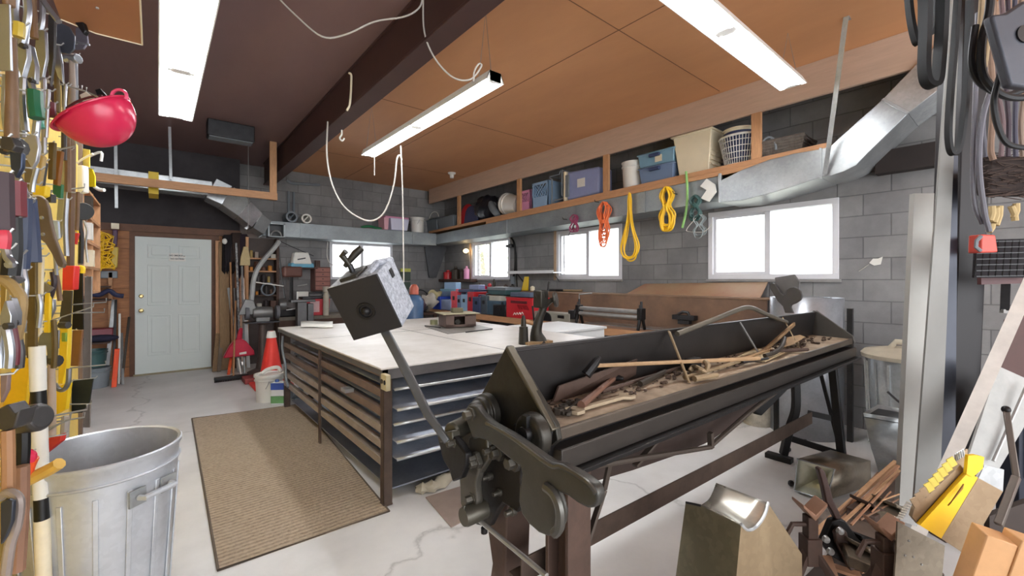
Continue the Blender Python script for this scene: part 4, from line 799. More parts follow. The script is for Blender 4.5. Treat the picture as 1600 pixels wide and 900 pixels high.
leanbar('thin bar leaning near the far end of trough', (1220,497), (1250,545), .012, dusty)
leanbar('wooden stick leaning toward the far end of trough', (1238,507), (1188,553), .022, dustw, 'stick', 'wooden_stick', .012)
b = MB(); pts = [tr_(1215,545,.03),tr_(1228,528,.05),tr_(1250,524,.05),tr_(1258,527,.05),tr_(1240,538,.04)]; b.prism(pts,(0,0,.004)); o = tag(b.build('trowel', dustw), 'flat pale trowel blade propped near the far end of trough', 'trowel')
tag(MB().tube(cat([tr_(1195,556,.02),tr_(1212,550,.03),tr_(1222,540,.05),tr_(1226,528,.07)],4),.012,8).build('curved_tool', mat('dark_tool',(70,62,54),.5,.5)), 'curved dark tool handle beside the trowel', 'tool')
tag(MB().tube(cat([tr_(1078,580,.02),tr_(1084,573,.04),tr_(1094,577,.04),tr_(1102,580,.03),tr_(1106,570,.06),tr_(1101,565,.07)],4),.012,8).build('s_hook', dusty), 'S-shaped steel hook lying mid trough', 'hook')
tag(MB().obox(tr_(1092,570,.04)+V((0,.03,0)),(.05,0,0),(0,.02,0),(0,0,.03)).build('iron_block', castdk, bevel=.006), 'dark iron block behind the S-shaped hook', 'block')
for a, c, r, m, lab in (((940,612),(1075,570),.009,rustbr,'long rusty rod on the tray in the middle'),((1070,590),(1165,562),.010,dusty,'dusty round rod on the tray, right of the leaning bar'),((1085,592),(1120,586),.014,dusty,'short fat bolt bar on the tray front'),((1130,572),(1205,545),.008,dustw,'thin stick on the tray beside the knotted end'),((1000,600),(1040,580),.013,mat('dark_tool',(70,62,54),.5,.5),'dark cold chisel behind the rods'),((1160,566),(1200,560),.008,steel_dk,'thin dark rod at the tray front'),((1205,549),(1262,546),.012,rustbr,'brown punch at the far end of tray')):
    tag(MB().cyl(tr_(*a,.012),tr_(*c,.012),r,r*.85,n=8).build('rod',m), lab, 'rod')
for a, lab in (((880,640),'first knob nut at the near corner of tray'),((890,633),'nut behind the small spanner'),((873,646),'nut against the near end plate')):
    c = tr_(*a); tag(MB().lathe(c,[(.008,0),(.018,0),(.018,.018),(.008,.018),(.008,0)],n=6,cap=False).build('nut', mat('dark_tool',(70,62,54),.5,.5)), lab, 'nut')
b = MB(); b.prism([tr_(1150,560),tr_(1180,545),tr_(1235,550),tr_(1240,545),tr_(1195,566)],(0,0,.006)); tag(b.build('paper_scrap', mat('dirty_paper',(178,156,122),.8)), 'dirty flat scrap under the tools at the far part of tray', 'scrap')
rnd = random.Random(4); b = MB()
for i in range(220):
    x = rnd.uniform(XA+.03, XZ-.1); y = 1.02+rnd.random()*.16; c = B(x,y,lh(x)+.008); r = rnd.uniform(.004,.012); b.sph(c,(r*1.4,r,r*.7),6,4)
tag(b.build('metal_debris', mat('rusty_debris',(84,66,54),.8,.2)), 'loose rusty nails, filings and scraps scattered over the tray', 'debris', kind='stuff')
# ------------------------------------------------------------------ workbench along the right wall
BH = .80
bx0 = 4.3; ybn = onx(1198,470,4.8).y
t = thing('workbench', 'long wooden workbench under the right wall windows', 'workbench', (4.6, 4.5, 0))
MB().box(bx0,4.8,ybn,7.95,BH-.04,BH).build('benchtop', mat('benchtop_wood',(150,112,86),.6,0,.25,6,.1,(1,.4,1)), t, .003)
MB().box(bx0-.01,bx0+.02,ybn,7.95,BH-.09,BH-.0).build('front_apron', woody, t, .002)
b = MB(); y = ybn+.1
while y < 7.9: MB().box(bx0+.03,bx0+.11,y,y+.06,0,BH-.09).build('leg', wood, t, .003); y += 1.1
MB().box(bx0+.06,4.78,ybn,7.9,.2,.23).build('lower_shelf', darkwood, t)
plyb = mat('stained_backboard',(132,102,80),.6,0,.3,3,.05,col2=(100,78,64))
MB().box(4.8,4.825,ybn,8.1,BH-.0,1.19).build('backboard', plyb, t); MB().box(4.79,XR-.005,ybn-.02,8.1,1.19,1.21).build('ledge', mat('ledge_wood',(140,112,90),.6), t, .002)
MB().box(bx0+.25,4.8,ybn+.2,ybn+2.2,BH+.0,BH+.012).build('steel_strip', galv_br, t)
y0, y1 = onx(1193,450,4.95).y, onx(985,450,4.95).y; pm = 1.212
o = MB().add([(4.86,y0,pm),(4.86,y1,pm),(5.06,y1-.15,1.345),(5.06,y0,1.375),(4.875,y0,pm),(4.875,y1,pm),(5.075,y1-.15,1.345),(5.075,y0,1.375)],[(3,2,1,0),(4,5,6,7),(0,1,5,4),(1,2,6,5),(2,3,7,6),(3,0,4,7)]).build('leaning_board', mat('aged_panel',(158,132,102),.6,0,.15,3,.03,col2=(150,108,84)))
tag(o, 'long brown board leaning on the ledge below the big window', 'board')
# slip roll machine
o = thing('slip_roll', 'slip roll machine with three steel rollers on end stands on the bench', 'roller machine', (4.5,3.9,BH)); xs = 4.42
pa, pb = onx(905,480,xs), onx(1002,484,xs)
for c, nm in ((pa,'near'),(pb,'far')):
    b = MB(); y = c.y
    for s in (-1,1): b.bar((xs+s*.07,y,BH+.0),(xs+s*.03,y,BH+.13),.035,.03,(0,1,0)); 
    b.box(xs-.05,xs+.05,y-.03,y+.03,BH+.12,BH+.26); b.build('end_stand', castdk, o, .008)
    b = MB(); b.cyl((xs,y,BH+.26),(xs,y,BH+.34),.016,n=10); b.cyl((xs-.03,y,BH+.26),(xs-.03,y,BH+.30),.012,n=10); b.build('adjusting_screw', steel_dk, o)
for z, x in ((BH+.215,xs-.01),(BH+.15,xs-.02),(BH+.13,xs+.05)): MB().cyl((x,pa.y,z),(x,pb.y,z),.027,n=16).build('roller', steel, o)
b = MB(); b.tube([(xs,pa.y,BH+.34),(xs,pa.y,BH+.40),(xs-.0,pa.y-.22,BH+.42)],.008,8); b.build('tee_handle', steel, o)
b = MB(); b.lathe((xs,pa.y+.03,BH+.16),[(0,0),(.05,0),(.05,.03),(0,.03)],(0,1,0),16); b.obox((xs,pa.y+.1,BH+.12),(.05,0,0),(0,.06,0),(0,0,.06)); b.build('gear_case', steel_dk, o, .006)
# bracket on the backboard
p = onx(1072,494,4.79); o = thing('wall_vise', 'dark iron clamp bracket fixed to the brown backboard', 'vise', (4.74,p.y,p.z)); b = MB(); b.box(4.70,4.798,p.y-.14,p.y+.13,p.z-.04,p.z+.015); b.build('plate', steel_dk, o, .006); b = MB(); b.tube([(4.72,p.y+.06,p.z+.02),(4.72,p.y,p.z+.055),(4.72,p.y-.06,p.z+.05),(4.72,p.y-.08,p.z+.01)],.016,8); b.build('arch', steel_dk, o); MB().box(4.72,4.798,p.y-.07,p.y+.07,p.z-.09,p.z-.04).build('jaw', steel_dk, o, .006)
# flat sheets on bench near roll
for i,(a,c,w,m,lab) in enumerate((((930,502),(985,500),.2,galv_br,'bright sheet offcut on the bench beneath the rollers'),((990,505),(1030,497),.15,white,'white sheet offcut right of the slip roll'),((1020,498),(1045,492),.12,mat('pale_yellow',(190,184,120),.5),'pale yellow folded sheet right of the slip roll'))):
    p, q = onz(*a,BH+.006), onz(*c,BH+.006); tag(MB().bar(p+V((0,0,.006*i)),q+V((0,0,.006*i)),w,.005,(0,0,1)).build('sheet_offcut',m), lab, 'sheet')
# grey mitre/lathe box at (855-890,485-498)
p = onx(888,492,4.45); o = thing('machine_case', 'long beige metal machine case with dark cut-outs on the bench', 'case', (4.45,p.y,BH)); y0, y1 = onx(893,490,4.4).y, onx(822,490,4.4).y
MB().box(4.36,4.56,y0,y1,BH,BH+.13).build('case', mat('beige_case',(150,146,134),.5), o, .008); b=MB(); b.cyl((4.345,y0+.45,BH+.03),(4.36,y0+.45,BH+.03),.1,n=20); b.box(4.35,4.36,y0+.1,y0+.22,BH+.06,BH+.1); b.v=[V((q.x,q.y,max(q.z,BH+.002))) for q in b.v]; b.build('dark_cut_out', blackp, o)
# ------- red crate and tool cases on the bench, far part
def bench_box(name, label, cat_, px0, px1, pyt, pyb, m, xf=4.36, dep=.3, parts=None, bev=.012, base=None, tp=.0, lidm=None, latch=True):
    a, c = onx(px0,(pyt+pyb)/2,xf), onx(px1,(pyt+pyb)/2,xf); z0 = BH if base is None else base; z1 = onx((px0+px1)/2,pyt,xf).z; y0, y1 = min(a.y,c.y), max(a.y,c.y); z1 = max(z1, z0+.05)
    o = thing(name, label, cat_, (xf+dep/2,(y0+y1)/2,z0)); b = MB(); tbox(b, xf+dep/2,(y0+y1)/2,z0+.001,z1,dep,y1-y0,tp) if tp else b.box(xf,xf+dep,y0,y1,z0+.001,z1); b.build('body', m, o, bev)
    if lidm: MB().box(xf-.006,xf+dep+.006,y0-.006,y1+.006,z1-.05,z1+.005).build('lid', lidm, o, .008)
    if latch: MB().box(xf-.012,xf-.0,(y0+y1)/2-.03,(y0+y1)/2+.03,z0+(z1-z0)*.55,z0+(z1-z0)*.75).build('latch', blackp, o, .003)
    return o, (xf, y0, y1, z0, z1)
o, (xf,y0,y1,z0,z1) = bench_box('milk_crate','red plastic milk crate with white marking on the bench','crate',791,832,465,490,red,4.32,.34,latch=False,bev=.006)
b = MB(); [b.bar((xf-.004,y0+.08+k*.035,z0+.14),(xf-.004,y0+.13+k*.035,z0+.21),.006,.010,(1,0,0)) for k in range(7)]; b.box(xf-.008,xf,y0+.12,y1-.12,z1-.09,z1-.05); b.build('slots', mat('dark_red',(96,14,22),.5), o)
MB().tube(cat([(xf-.012,(y0+y1)/2+.12-.03*k,z0+.06+(.02 if k%2 else -.015)+.003*k) for k in range(9)],4),.006,5).build('script_marking', white, o)
MB().box(xf-.01,xf+.35,y0-.01,y1+.01,z1-.02,z1).build('rim', red, o, .004)
zt = z1
o2, q = bench_box('tool_tray','grey blue tray of oddments piled on the red crate','tray',797,828,457,466,mat('grey_blue_cloth',(92,102,122),.8),4.38,.26,base=zt+.002,latch=False)
items = [ # name,label,cat,px0,px1,pyt,pyb,mat,xf,dep,base,lid
 ('storage_bin','dark teal lidded bin on the bench left of the red crate','storage bin',760,789,470,490,mat('steel_teal',(72,96,112),.4),4.38,.3,None,None),
 ('tool_case','black power tool case beside the red crate','tool case',770,790,476,492,blackp,4.31,.06,None,None),
 ('storage_bin','pale cream tub under the green bins','storage bin',762,782,462,474,mat('tub_white',(206,204,190),.5),4.42,.3,1.02,None),
 ('storage_bin','dark green storage tub with grey lid, topmost of the bin stack','storage bin',762,790,449,461,dgreen,4.46,.34,1.14,greyp),
 ('tool_case','dark grey upright plastic tool case near the teal bin','tool case',751,760,462,490,mat('grey_case',(72,82,90),.4),4.36,.3,None,None),
 ('tool_case','blue grey rounded tool case between red and grey cases','tool case',738,750,464,488,navy,4.36,.3,None,None),
 ('tool_case','bright red upright tool case, right one of two','tool case',730,739,456,486,red,4.38,.32,None,None),
 ('tool_case','pale steel blue narrow tool case','tool case',720,730,460,482,ltblue,4.4,.3,None,None),
 ('tool_case','slate narrow upright tool case','tool case',714,720,461,482,mat('slate_blue_plastic',(84,106,146),.35,var=.05),4.4,.3,None,None),
 ('tool_case','coral pink upright tool case, left one of two','tool case',704,714,455,484,mat('coral_plastic',(232,86,96),.4),4.4,.34,None,None),
 ('storage_bin','white and blue bin with round dark end left of pink case','storage bin',688,704,468,484,mat('slate_white',(150,164,196),.4),4.38,.3,None,None),
 ('jerry_can','deep blue plastic container with white handle on bench','container',676,688,463,484,mat('deep_blue',(40,72,176),.4),4.36,.3,None,None),
 ('storage_bin','blue tote bin with pale lid behind the tool cases','storage bin',688,720,452,470,mat('slate_blue_plastic',(84,106,146),.35,var=.05),4.6,.15,None,teal),
 ('storage_bin','small pale blue box on top of the blue tote bin','box',694,712,441,452,ltblue,4.62,.13,1.13,None),
 ('storage_bin','lavender bin behind the red case','storage bin',733,748,445,458,lilac,4.6,.15,None,None)]
for it in items:
    o, q = bench_box(it[0], it[1], it[2], it[3], it[4], it[5], it[6], it[7], it[8], it[9], base=it[10], lidm=it[11], latch='case' in it[0])
    if it[0] == 'tool_case':
        xf,y0,y1,z0,z1 = q; MB().tube([(xf+.06,(y0+y1)/2,z1),(xf+.06,(y0+y1)/2,z1+.03),(xf+.18,(y0+y1)/2,z1+.03),(xf+.18,(y0+y1)/2,z1)],.012,6).build('handle', it[7], o)
o, q = bench_box('flat_case','long blue grey flat case laid over the tool cases','case',716,740,452,457,navy,4.42,.3,base=1.16,latch=False)
# ledge clutter by windows
rnd = random.Random(12)
zl = 1.212
for i,(px,h,r,m,nm,lab) in enumerate(((765,.12,.04,red,'spray_can','red spray can on the ledge under the window corner'),(772,.2,.03,mat('dark_tool',(70,62,54),.5,.5),'oil_can','dark oil can on the ledge'),(790,.1,.04,rustbr,'tin_can','brown tin on the ledge by the cable'),(800,.09,.05,mat('dark_tool',(70,62,54),.5,.5),'tin_can','dark tin right of the cable'),(832,.08,.04,cream,'jar','cream jar on the ledge'),(757,.07,.05,hotpink,'tin_can','pinkish tin on the ledge under the window'),(750,.12,.02,rustbr,'brush','brown brush handle upright on the ledge'))):
    y = onx(px,437,4.95).y; tag(MB().lathe((4.95,y,zl),[(r,0),(r,h*.8),(r*.5,h*.9),(r*.45,h),(0,h)],n=14).build(nm,m), lab, 'can')
p = onx(822,449,4.95); tag(MB().prism([(4.93,p.y-.05,zl),(4.93,p.y+.1,zl),(4.93,p.y+.02,zl+.24),(4.93,p.y-.06,zl+.24)],(.03,0,0)).build('speed_square', yellow), 'yellow angled piece leaning on the ledge beside the cable', 'tool')
for i,px in enumerate((860,872,884)): y = onx(px,437,4.95).y; tag(MB().cyl((4.9,y,zl+.02),(5.0,y-.3,zl+.02),.018,n=8).build('file', (steel_dk,castdk,dusty)[i]), ('dark file','black punch','dusty chisel')[i]+' lying on the ledge left of the middle window sill', 'tool')
# white shelf on wall
y0, y1 = onx(865,425,4.85).y, onx(793,425,4.85).y; z = onx(860,425,4.85).z; o = thing('wall_shelf','thin white metal shelf between the two farther windows','shelf',(4.98,(y0+y1)/2,z-.1)); MB().box(4.85,XR-.002,y0,y1,z-.015,z+.0).build('shelf_board', galv_br, o); MB().box(4.845,4.85,y0,y1,z-.02,z+.03).build('front_lip', whitep, o); b=MB(); [b.bar((XR-.01,y0+d_,z-.16),(4.95,y0+d_,z-.015),.015,.005,(0,1,0)) for d_ in (.1,y1-y0-.15)]; b.build('bracket', steel_dk, o)
# little dark shelf with cans by the corner
y1 = onx(681,440,4.95).y; y0 = onx(737,440,4.95).y; z = onx(710,436,4.95).z; o = thing('wall_shelf','small dark wooden shelf in the far right corner','shelf',(5.0,(y0+y1)/2,z-.05)); MB().box(4.93,XR-.002,y0,min(y1,8.58),z-.06,z).build('shelf_board', darkwood, o, .003)
for px,h,r,m,lab in ((700,.2,.1,red,'red can on the small dark corner shelf'),(709,.18,.05,rustbr,'brown bottle on the corner shelf'),(712,.27,.09,mat('dark_tool',(70,62,54),.5,.5),'dark grease pump on the corner shelf'),(722,.22,.05,mat('dark_tool',(70,62,54),.5,.5),'thin dark can on the corner shelf'),(729,.27,.06,pink,'pink bottle on the corner shelf')):
    y = onx(px,437,5.0).y; tag(MB().lathe((5.0,y,z),[(r,0),(r,h*.75),(r*.4,h*.85),(r*.35,h),(0,h)],n=16).build('can' if 'can' in lab else 'bottle' if 'bottle' in lab else 'grease_pump', m), lab, 'can')
# cables and lamp on the right wall
def wallcord(label, pts, r, m, x=XR-.02): return cord(label, [onx(a,c,x) for a,c in pts], r, m, 'cable','cable')
wallcord('black power cable hanging down the wall between the windows', [(797,370),(803,380),(805,400),(804,425),(800,440),(803,455)], .02, blackp)
wallcord('thin black cable down to the bench outlet', [(790,385),(800,382),(806,395),(807,430),(808,450)], .012, blackp)
p = onx(801,437,XR-.03); tag(MB().box(XR-.04,XR-.002,p.y-.05,p.y+.05,p.z-.08,p.z+.06).build('outlet_box', greyp), 'grey electrical outlet box on wall between the farther windows', 'outlet')
p = onx(797,384,XR-.05); tag(MB().box(XR-.08,XR-.002,p.y-.08,p.y+.08,p.z-.03,p.z+.02).build('wall_bracket', blackp), 'small black bracket on wall above the white shelf', 'bracket')
p = onx(728,392,4.98); o = thing('clip_lamp','small lit clip lamp beside the farthest window','lamp',tuple(p)); MB().sph(p,(.05,.07,.045),14,8).build('bulb', mat('warm_bulb',(255,214,150),.5,emit=3), o); MB().tube([p,p+V((.08,0,.02)),p+V((.11,-.02,-.5))],.01,6).build('cord', cordm, o)
wallcord('thin grey cord above the lamp by the farthest window', [(725,373),(733,375),(738,390),(740,430)], .008, cordm)
# dark hanging panel in the corner
x0 = ony(664,437,8.5).x; x1 = ony(676,437,8.5).x; b = MB(); b.prism([ony(664,384,8.52),ony(700,384,8.52),ony(694,400,8.52),ony(682,434,8.52),ony(671,434,8.52)],(0,.04,0)); tag(b.build('hanging_coat', mat('dark_canvas',(92,94,98),.9)), 'dark grey canvas hanging in the far right corner below the duct', 'coat')
b = MB(); o = thing('breaker_box','dark green outlet panel with yellow top label beside the far window','electrical panel',tuple(ony(633,444,8.57)))
for i,(pa_,pb_) in enumerate(((428,434),(436,444))): pass
p = ony(633,437,8.57)
MB().box(p.x-.1,p.x+.12,8.55,8.6,p.z-.02,p.z+.16).build('panel', mat('panel_green',(60,76,62),.5), o, .006); MB().box(p.x-.1,p.x+.12,8.545,8.6,p.z+.17,p.z+.24).build('label_plate', mat('label_yellow',(198,200,90),.5), o, .004); MB().box(p.x-.08,p.x+.12,8.55,8.6,p.z-.2,p.z-.05).build('panel', mat('panel_green',(60,76,62),.5), o, .006)
# clutter pile below (640-690, 455-500): bags & bundles, blue drum, orange bottle
p = ony(647,500,7.3); o = thing('water_jug','blue plastic drum standing behind the counterweight','drum',(p.x,7.3,0)); zt = ony(645,460,7.3).z
MB().lathe((p.x,7.3,0),[(.0,0),(.16,0),(.17,.05),(.17,zt-.12),(.12,zt-.03),(.05,zt),(0,zt)],n=24).build('drum', mat('drum_blue',(86,120,160),.4), o)
zt2 = zt; tag(MB().lathe((p.x,7.3,zt2+.001),[(0,0),(.085,0),(.085,.12),(.05,.18),(0,.19)],n=18).build('bottle', mat('salmon_plastic',(224,120,96),.4)), 'salmon orange bottle on top of the blue drum', 'bottle')
o = thing('side_bench','low bench with piled bags in the far right corner','bench',(3.9,7.9,0)); MB().box(3.5,4.25,7.4,8.5,.72,.76).build('benchtop', darkwood, o); b=MB(); [b.box(x,x+.06,y,y+.06,0,.72) for x in (3.52,4.17) for y in (7.42,8.42)]; b.build('leg', darkwood, o)
rnd = random.Random(8)
for i,(px,py,r,m,lab) in enumerate(((655,488,.13,mat('cloth_plum',(88,72,84),.9),'plum cloth bundle'),(668,490,.12,mat('cloth_tan',(142,130,116),.9),'tan cloth bundle'),(650,474,.12,mat('cloth_grey',(120,116,118),.9),'pale grey cloth bundle'),(670,470,.15,mat('cloth_light',(190,184,172),.9),'light coloured bag'),(662,478,.12,mat('cloth_dark',(60,56,62),.9),'dark cloth bundle'),(680,462,.12,mat('cloth_straw',(184,172,130),.9),'straw coloured coiled strap'),(646,492,.1,mat('cloth_dark',(60,56,62),.9),'small dark bundle'))):
    c = ony(px,py,7.62+.05*(i%3)); rr=random.Random(i); b = MB().sph((0,0,0),(r*1.3,r,r*.9),18,12); b.v=[V((v.x*(1+.25*math.sin(v.z*37+i)),v.y,v.z*(1+.3*math.sin(v.x*31+i*2))))+c for v in b.v]; zmn=min(v.z for v in b.v); b.v=[v-V((0,0,min(0,zmn-.76))) if zmn<.76 else v for v in b.v]
    tag(b.build('cloth_bundle',m), lab+' heaped on the low bench in the far right corner', 'bundle')
tag(MB().tube([ony(657+22*math.cos(a)*.6,469+16*math.sin(a),8.3) for a in [2*math.pi*k/20 for k in range(20)]],.012,6,True).build('wire_hoop', steel_dk), 'thin dark wire hoop leaning behind the bundles', 'hoop')
# ------------------------------------------------------------------ back wall zone, px 380-520
yw = 8.05
def yp(px, py, y=yw): return ony(px, py, y)
a, c = yp(384,372,8.2), yp(431,372,8.2); zt = yp(400,372,8.2).z; zb = yp(384,463,8.2).z
o = thing('tool_shelf','tall narrow wooden tool shelf between leaning poles and white hose','shelf',((a.x+c.x)/2,8.25,0))
for x in (a.x, c.x): MB().box(x-.02,x+.02,8.05,8.27,0,zt).build('side_board', woodz if x==a.x else darkwood, o, .002)
for py in (404,424,443,462,482): z = yp(400,py,8.1).z; MB().box(a.x+.02,c.x-.02,8.06,8.26,z-.012,z+.012).build('shelf_board', wood if py<440 else darkwood, o)
MB().box(a.x,c.x,8.26,8.28,0,zt).build('back_board', mat('grey_brown_backing',(92,82,78),.8), o)  # back board in a dull grey-brown
rnd = random.Random(21); cols = [(96,66,52),(70,66,66),(150,140,128),(54,44,44),(176,150,90),(104,80,66),(200,196,184),(226,150,60)]
adj = ['rust brown','charcoal','pale grey','near black','straw','dull brown','off white','amber']
for r_, py in enumerate((404,424,443,462,482)):
    z = yp(400,py,8.1).z+.013; xx = a.x+.04; j = 0
    while xx < c.x-.08:
        w = rnd.uniform(.05,.1); h = rnd.uniform(.05,.16); ci = rnd.randrange(8); m = mat('shelf_item_%d' % ci, cols[ci], .6); b = MB()
        if rnd.random() < .5: b.lathe((xx+w/2,8.14,z),[(w/2-.006,0),(w/2-.006,h*.9),(w/2-.02,h),(0,h)],n=14); nm = 'tin_can'
        else: b.box(xx+.004,xx+w-.006,8.09,8.2,z,z+h*.7); nm = 'small_box'
        tag(b.build(nm, m, bevel=.004), '%s %s, %s on the %s row of the tool shelf' % (adj[ci], 'tin' if nm=='tin_can' else 'box', ('leftmost','second from left','third from left','fourth from left','fifth from left','sixth from left')[min(j,5)], ('top','second','third','fourth','lowest')[r_]), 'tin' if nm=='tin_can' else 'box', 'small goods on the tool shelf'); xx += w+.012; j += 1
c_ = yp(419,452,8.04); tag(MB().tube([c_+V((.1*math.cos(t),0,.1*math.sin(t))) for t in [2*math.pi*k/20 for k in range(20)]],.014,8,True).xf(Matrix.Identity(4)).build('wire_coil', greyp), 'grey ring of wire hanging before the lower tool shelf', 'ring')
cord('white plastic hose curving from the duct down to the grinder', [yp(436,377,7.9),yp(428,388,7.85),yp(413,405,7.8),yp(402,421,7.75),yp(396,440,7.7),yp(394,460,7.7),yp(391,481,7.7)], .035, mat('hose_white',(176,178,176),.45), 'hose','hose')
tag(MB().bar(yp(400,441,7.8),yp(443,447,7.8),.03,.015,(0,0,1)).build('white_rod', white), 'white stick held level in front of the tool shelf', 'stick')
# bench grinder on pedestal
gx = yp(410,500,7.35).x; gy = 7.35; o = thing('bench_grinder','grey bench grinder on a tapered pedestal stand','grinder',(gx,gy,0)); zt = yp(408,502,gy).z
b = MB(); b.lathe((gx,gy,0),[(.0,0),(.2,0),(.2,.03),(.09,.08),(.055,.3),(.05,zt-.05),(.1,zt-.02),(0,zt-.02)],n=20,cap=False); b.build('pedestal', mat('pedestal_grey',(96,84,78),.5,.4), o)
b = MB(); b.box(gx-.24,gx+.22,gy-.12,gy+.12,zt-.02,zt); b.build('mount_plate', steel_dk, o, .004)
b = MB(); b.lathe((gx-.14,gy,zt+.13),[(0,0),(.08,.01),(.09,.05),(.09,.22),(.08,.27),(0,.28)],(1,0,0),24); b.obox((gx,gy,zt+.03),(.09,0,0),(0,.06,0),(0,0,.03)); b.build('motor', mat('motor_grey',(120,120,118),.4,.5), o, .004)
for s in (-1,1): MB().lathe((gx+s*.2,gy,zt+.13),[(0,-.025),(.1,-.025),(.1,.025),(0,.025)],(1,0,0),24).build('grinding_wheel', mat('wheel_grey',(100,100,104),.8), o, .004); 
b = MB(); p = yp(388,480,gy-.05); b.prism([p+V((-.13,0,-.11)),p+V((.12,0,-.11)),p+V((.07,0,.1)),p+V((-.04,0,.12))],(0,.05,0)); b.build('wheel_guard', mat('motor_grey',(120,120,118),.4,.5), o, .01)
# traffic cones
def cone(label, px, py, y, hgt, r):
    p = ony(px, py, y); o = thing('traffic_cone', label, 'traffic cone', (p.x,y,0)); cm = mat('cone_orange',(232,60,48),.5,var=.05)
    MB().box(p.x-r*1.5,p.x+r*1.5,y-r*1.5,y+r*1.5,.0,.035).build('base', cm, o, .012)
    MB().lathe((p.x,y,.03),[(r*1.1,0),(r,.03),(r*.28,hgt-.04),(r*.2,hgt-.03),(0,hgt-.03)],n=24,cap=False).build('cone_body', cm, o); MB().lathe((p.x,y,.03+hgt*.84),[(r*.42,0),(r*.30,hgt*.12)],n=24,cap=False).build('white_collar', white, o); return o
cone('orange traffic cone with white tip beside the table far corner', 424, 577, 6.4, .72, .15)
p = ony(421,576,6.6); 
tag(MB().box(p.x-.28,p.x+.18,6.66,6.95,0,.07).build('flattened_cone', mat('cone_faded',(150,62,60),.6), bevel=.012), 'faded red flat cone base stacked behind the orange cone', 'cone')
# drill press & vise bench
o = thing('back_bench','heavy back wall bench with grey pedestal vises','workbench',(2.3,8.1,0)); x0, x1 = yp(433,500,8).x, yp(530,500,8).x
MB().box(x0,x1+.4,7.85,8.55,.72,.78).build('benchtop', mat('bench_grey',(120,112,100),.7), o, .004); MB().box(x0,x1+.4,7.86,7.9,.6,.72).build('apron', darkwood, o)
for x in (x0+.04,x1+.3): MB().box(x,x+.08,7.9,7.98,0,.72).build('leg', darkwood, o)
xx = yp(469,498,7.6).x; zt = yp(469,472,7.6).z; o = thing('post_vise','grey square steel vise post on the back bench','vise',(xx,7.7,0)); b=MB(); b.box(xx-.05,xx+.09,7.55,7.7,0,zt); b.box(xx+.11,xx+.2,7.57,7.7,.0,zt-.03); b.build('post', mat('vise_steel',(110,110,110),.4,.6), o, .006); MB().box(xx-.15,xx+.22,7.53,7.72,zt,zt+.04).build('jaw', mat('vise_steel',(110,110,110),.4,.6), o, .006)
xx = yp(445,482,7.9).x; o = thing('bench_vise','dark bench vise with round drum left of the grey vise post','vise',(xx,7.95,.78)); b=MB(); b.lathe((xx-.08,7.95,.98),[(0,0),(.1,.0),(.11,.05),(.11,.1),(0,.1)],(1,0,0),20); b.build('drum', mat('motor_grey',(120,120,118),.4,.5), o); MB().box(xx-.08,xx+.22,7.88,8.02,.78,.92).build('vise_body', castdk, o, .02); MB().cyl((xx,7.8,.9),(xx+.2,7.76,.93),.014).build('screw', steel, o)
# red toolbox with blue stuff
x0, x1 = yp(474,480,7.9).x, yp(515,480,7.9).x; zb = .78; zt = yp(490,467,7.9).z; o = thing('toolbox','red plastic toolbox with black lid on the back bench','toolbox',((x0+x1)/2,8,.781)); tbox(MB(),(x0+x1)/2,8.0,.781,zt,x1-x0,.26,.015).build('body', mat('tool_red',(206,62,70),.4), o, .01); MB().box(x0-.02,x1+.02,7.86,8.14,zt,zt+.04).build('lid', steel_dk, o, .01); MB().box(x0+.1,x0+.25,7.862,7.87,.84,zt-.04).build('label_plate', mat('pale_pink',(220,180,180),.5), o)
MB().tube([((x0+x1)/2-.1,8,zt+.04),((x0+x1)/2-.1,8,zt+.1),((x0+x1)/2+.12,8,zt+.1),((x0+x1)/2+.12,8,zt+.04)],.012,6).build('handle', blackp, o)
p = yp(482,462,8.0); tag(MB().box(p.x-.12,p.x+.05,8.2,8.3,.781,zt+.12).build('white_carton', white), 'white carton standing behind the red toolbox', 'box')
p = yp(508,470,7.85); tag(MB().lathe((p.x,7.8,.781),[(.05,0),(.05,.33),(.03,.4),(.055,.41),(.055,.5),(0,.5)],n=16).build('spray_gun', mat('worn_pale',(176,168,152),.5)), 'tall pale grey tube standing right of the red toolbox', 'tube')
# parts cabinet
x0, x1 = yp(492,440,8.3).x, yp(517,440,8.3).x; z0, z1 = yp(500,455,8.3).z, yp(500,417,8.3).z; o = thing('drawer_cabinet','small reddish wooden five-drawer cabinet on the back wall','cabinet',((x0+x1)/2,8.45,z0)); crm = mat('reddish_wood',(150,96,84),.5,0,.2,9)
MB().box(x0,x1,8.32,8.595,z0,z1).build('case', mat('dark_case',(92,56,48),.6), o, .004)
for k in range(5): zz_ = z0+.02+(z1-z0-.03)*k/5; dr = MB().box(x0+.015,x1-.015,8.305,8.32,zz_,zz_+(z1-z0-.03)/5-.01).build('drawer', crm, o, .003); MB().sph(((x0+x1)/2,8.3,zz_+.04),.01,10,6).build('knob', steel_dk, dr)
zt = z1; tag(MB().box((x0+x1)/2-.1,(x0+x1)/2-.02,8.4,8.46,zt+.001,zt+.12).build('bottle', rustbr), 'small brown bottle on top of the drawer cabinet', 'bottle')
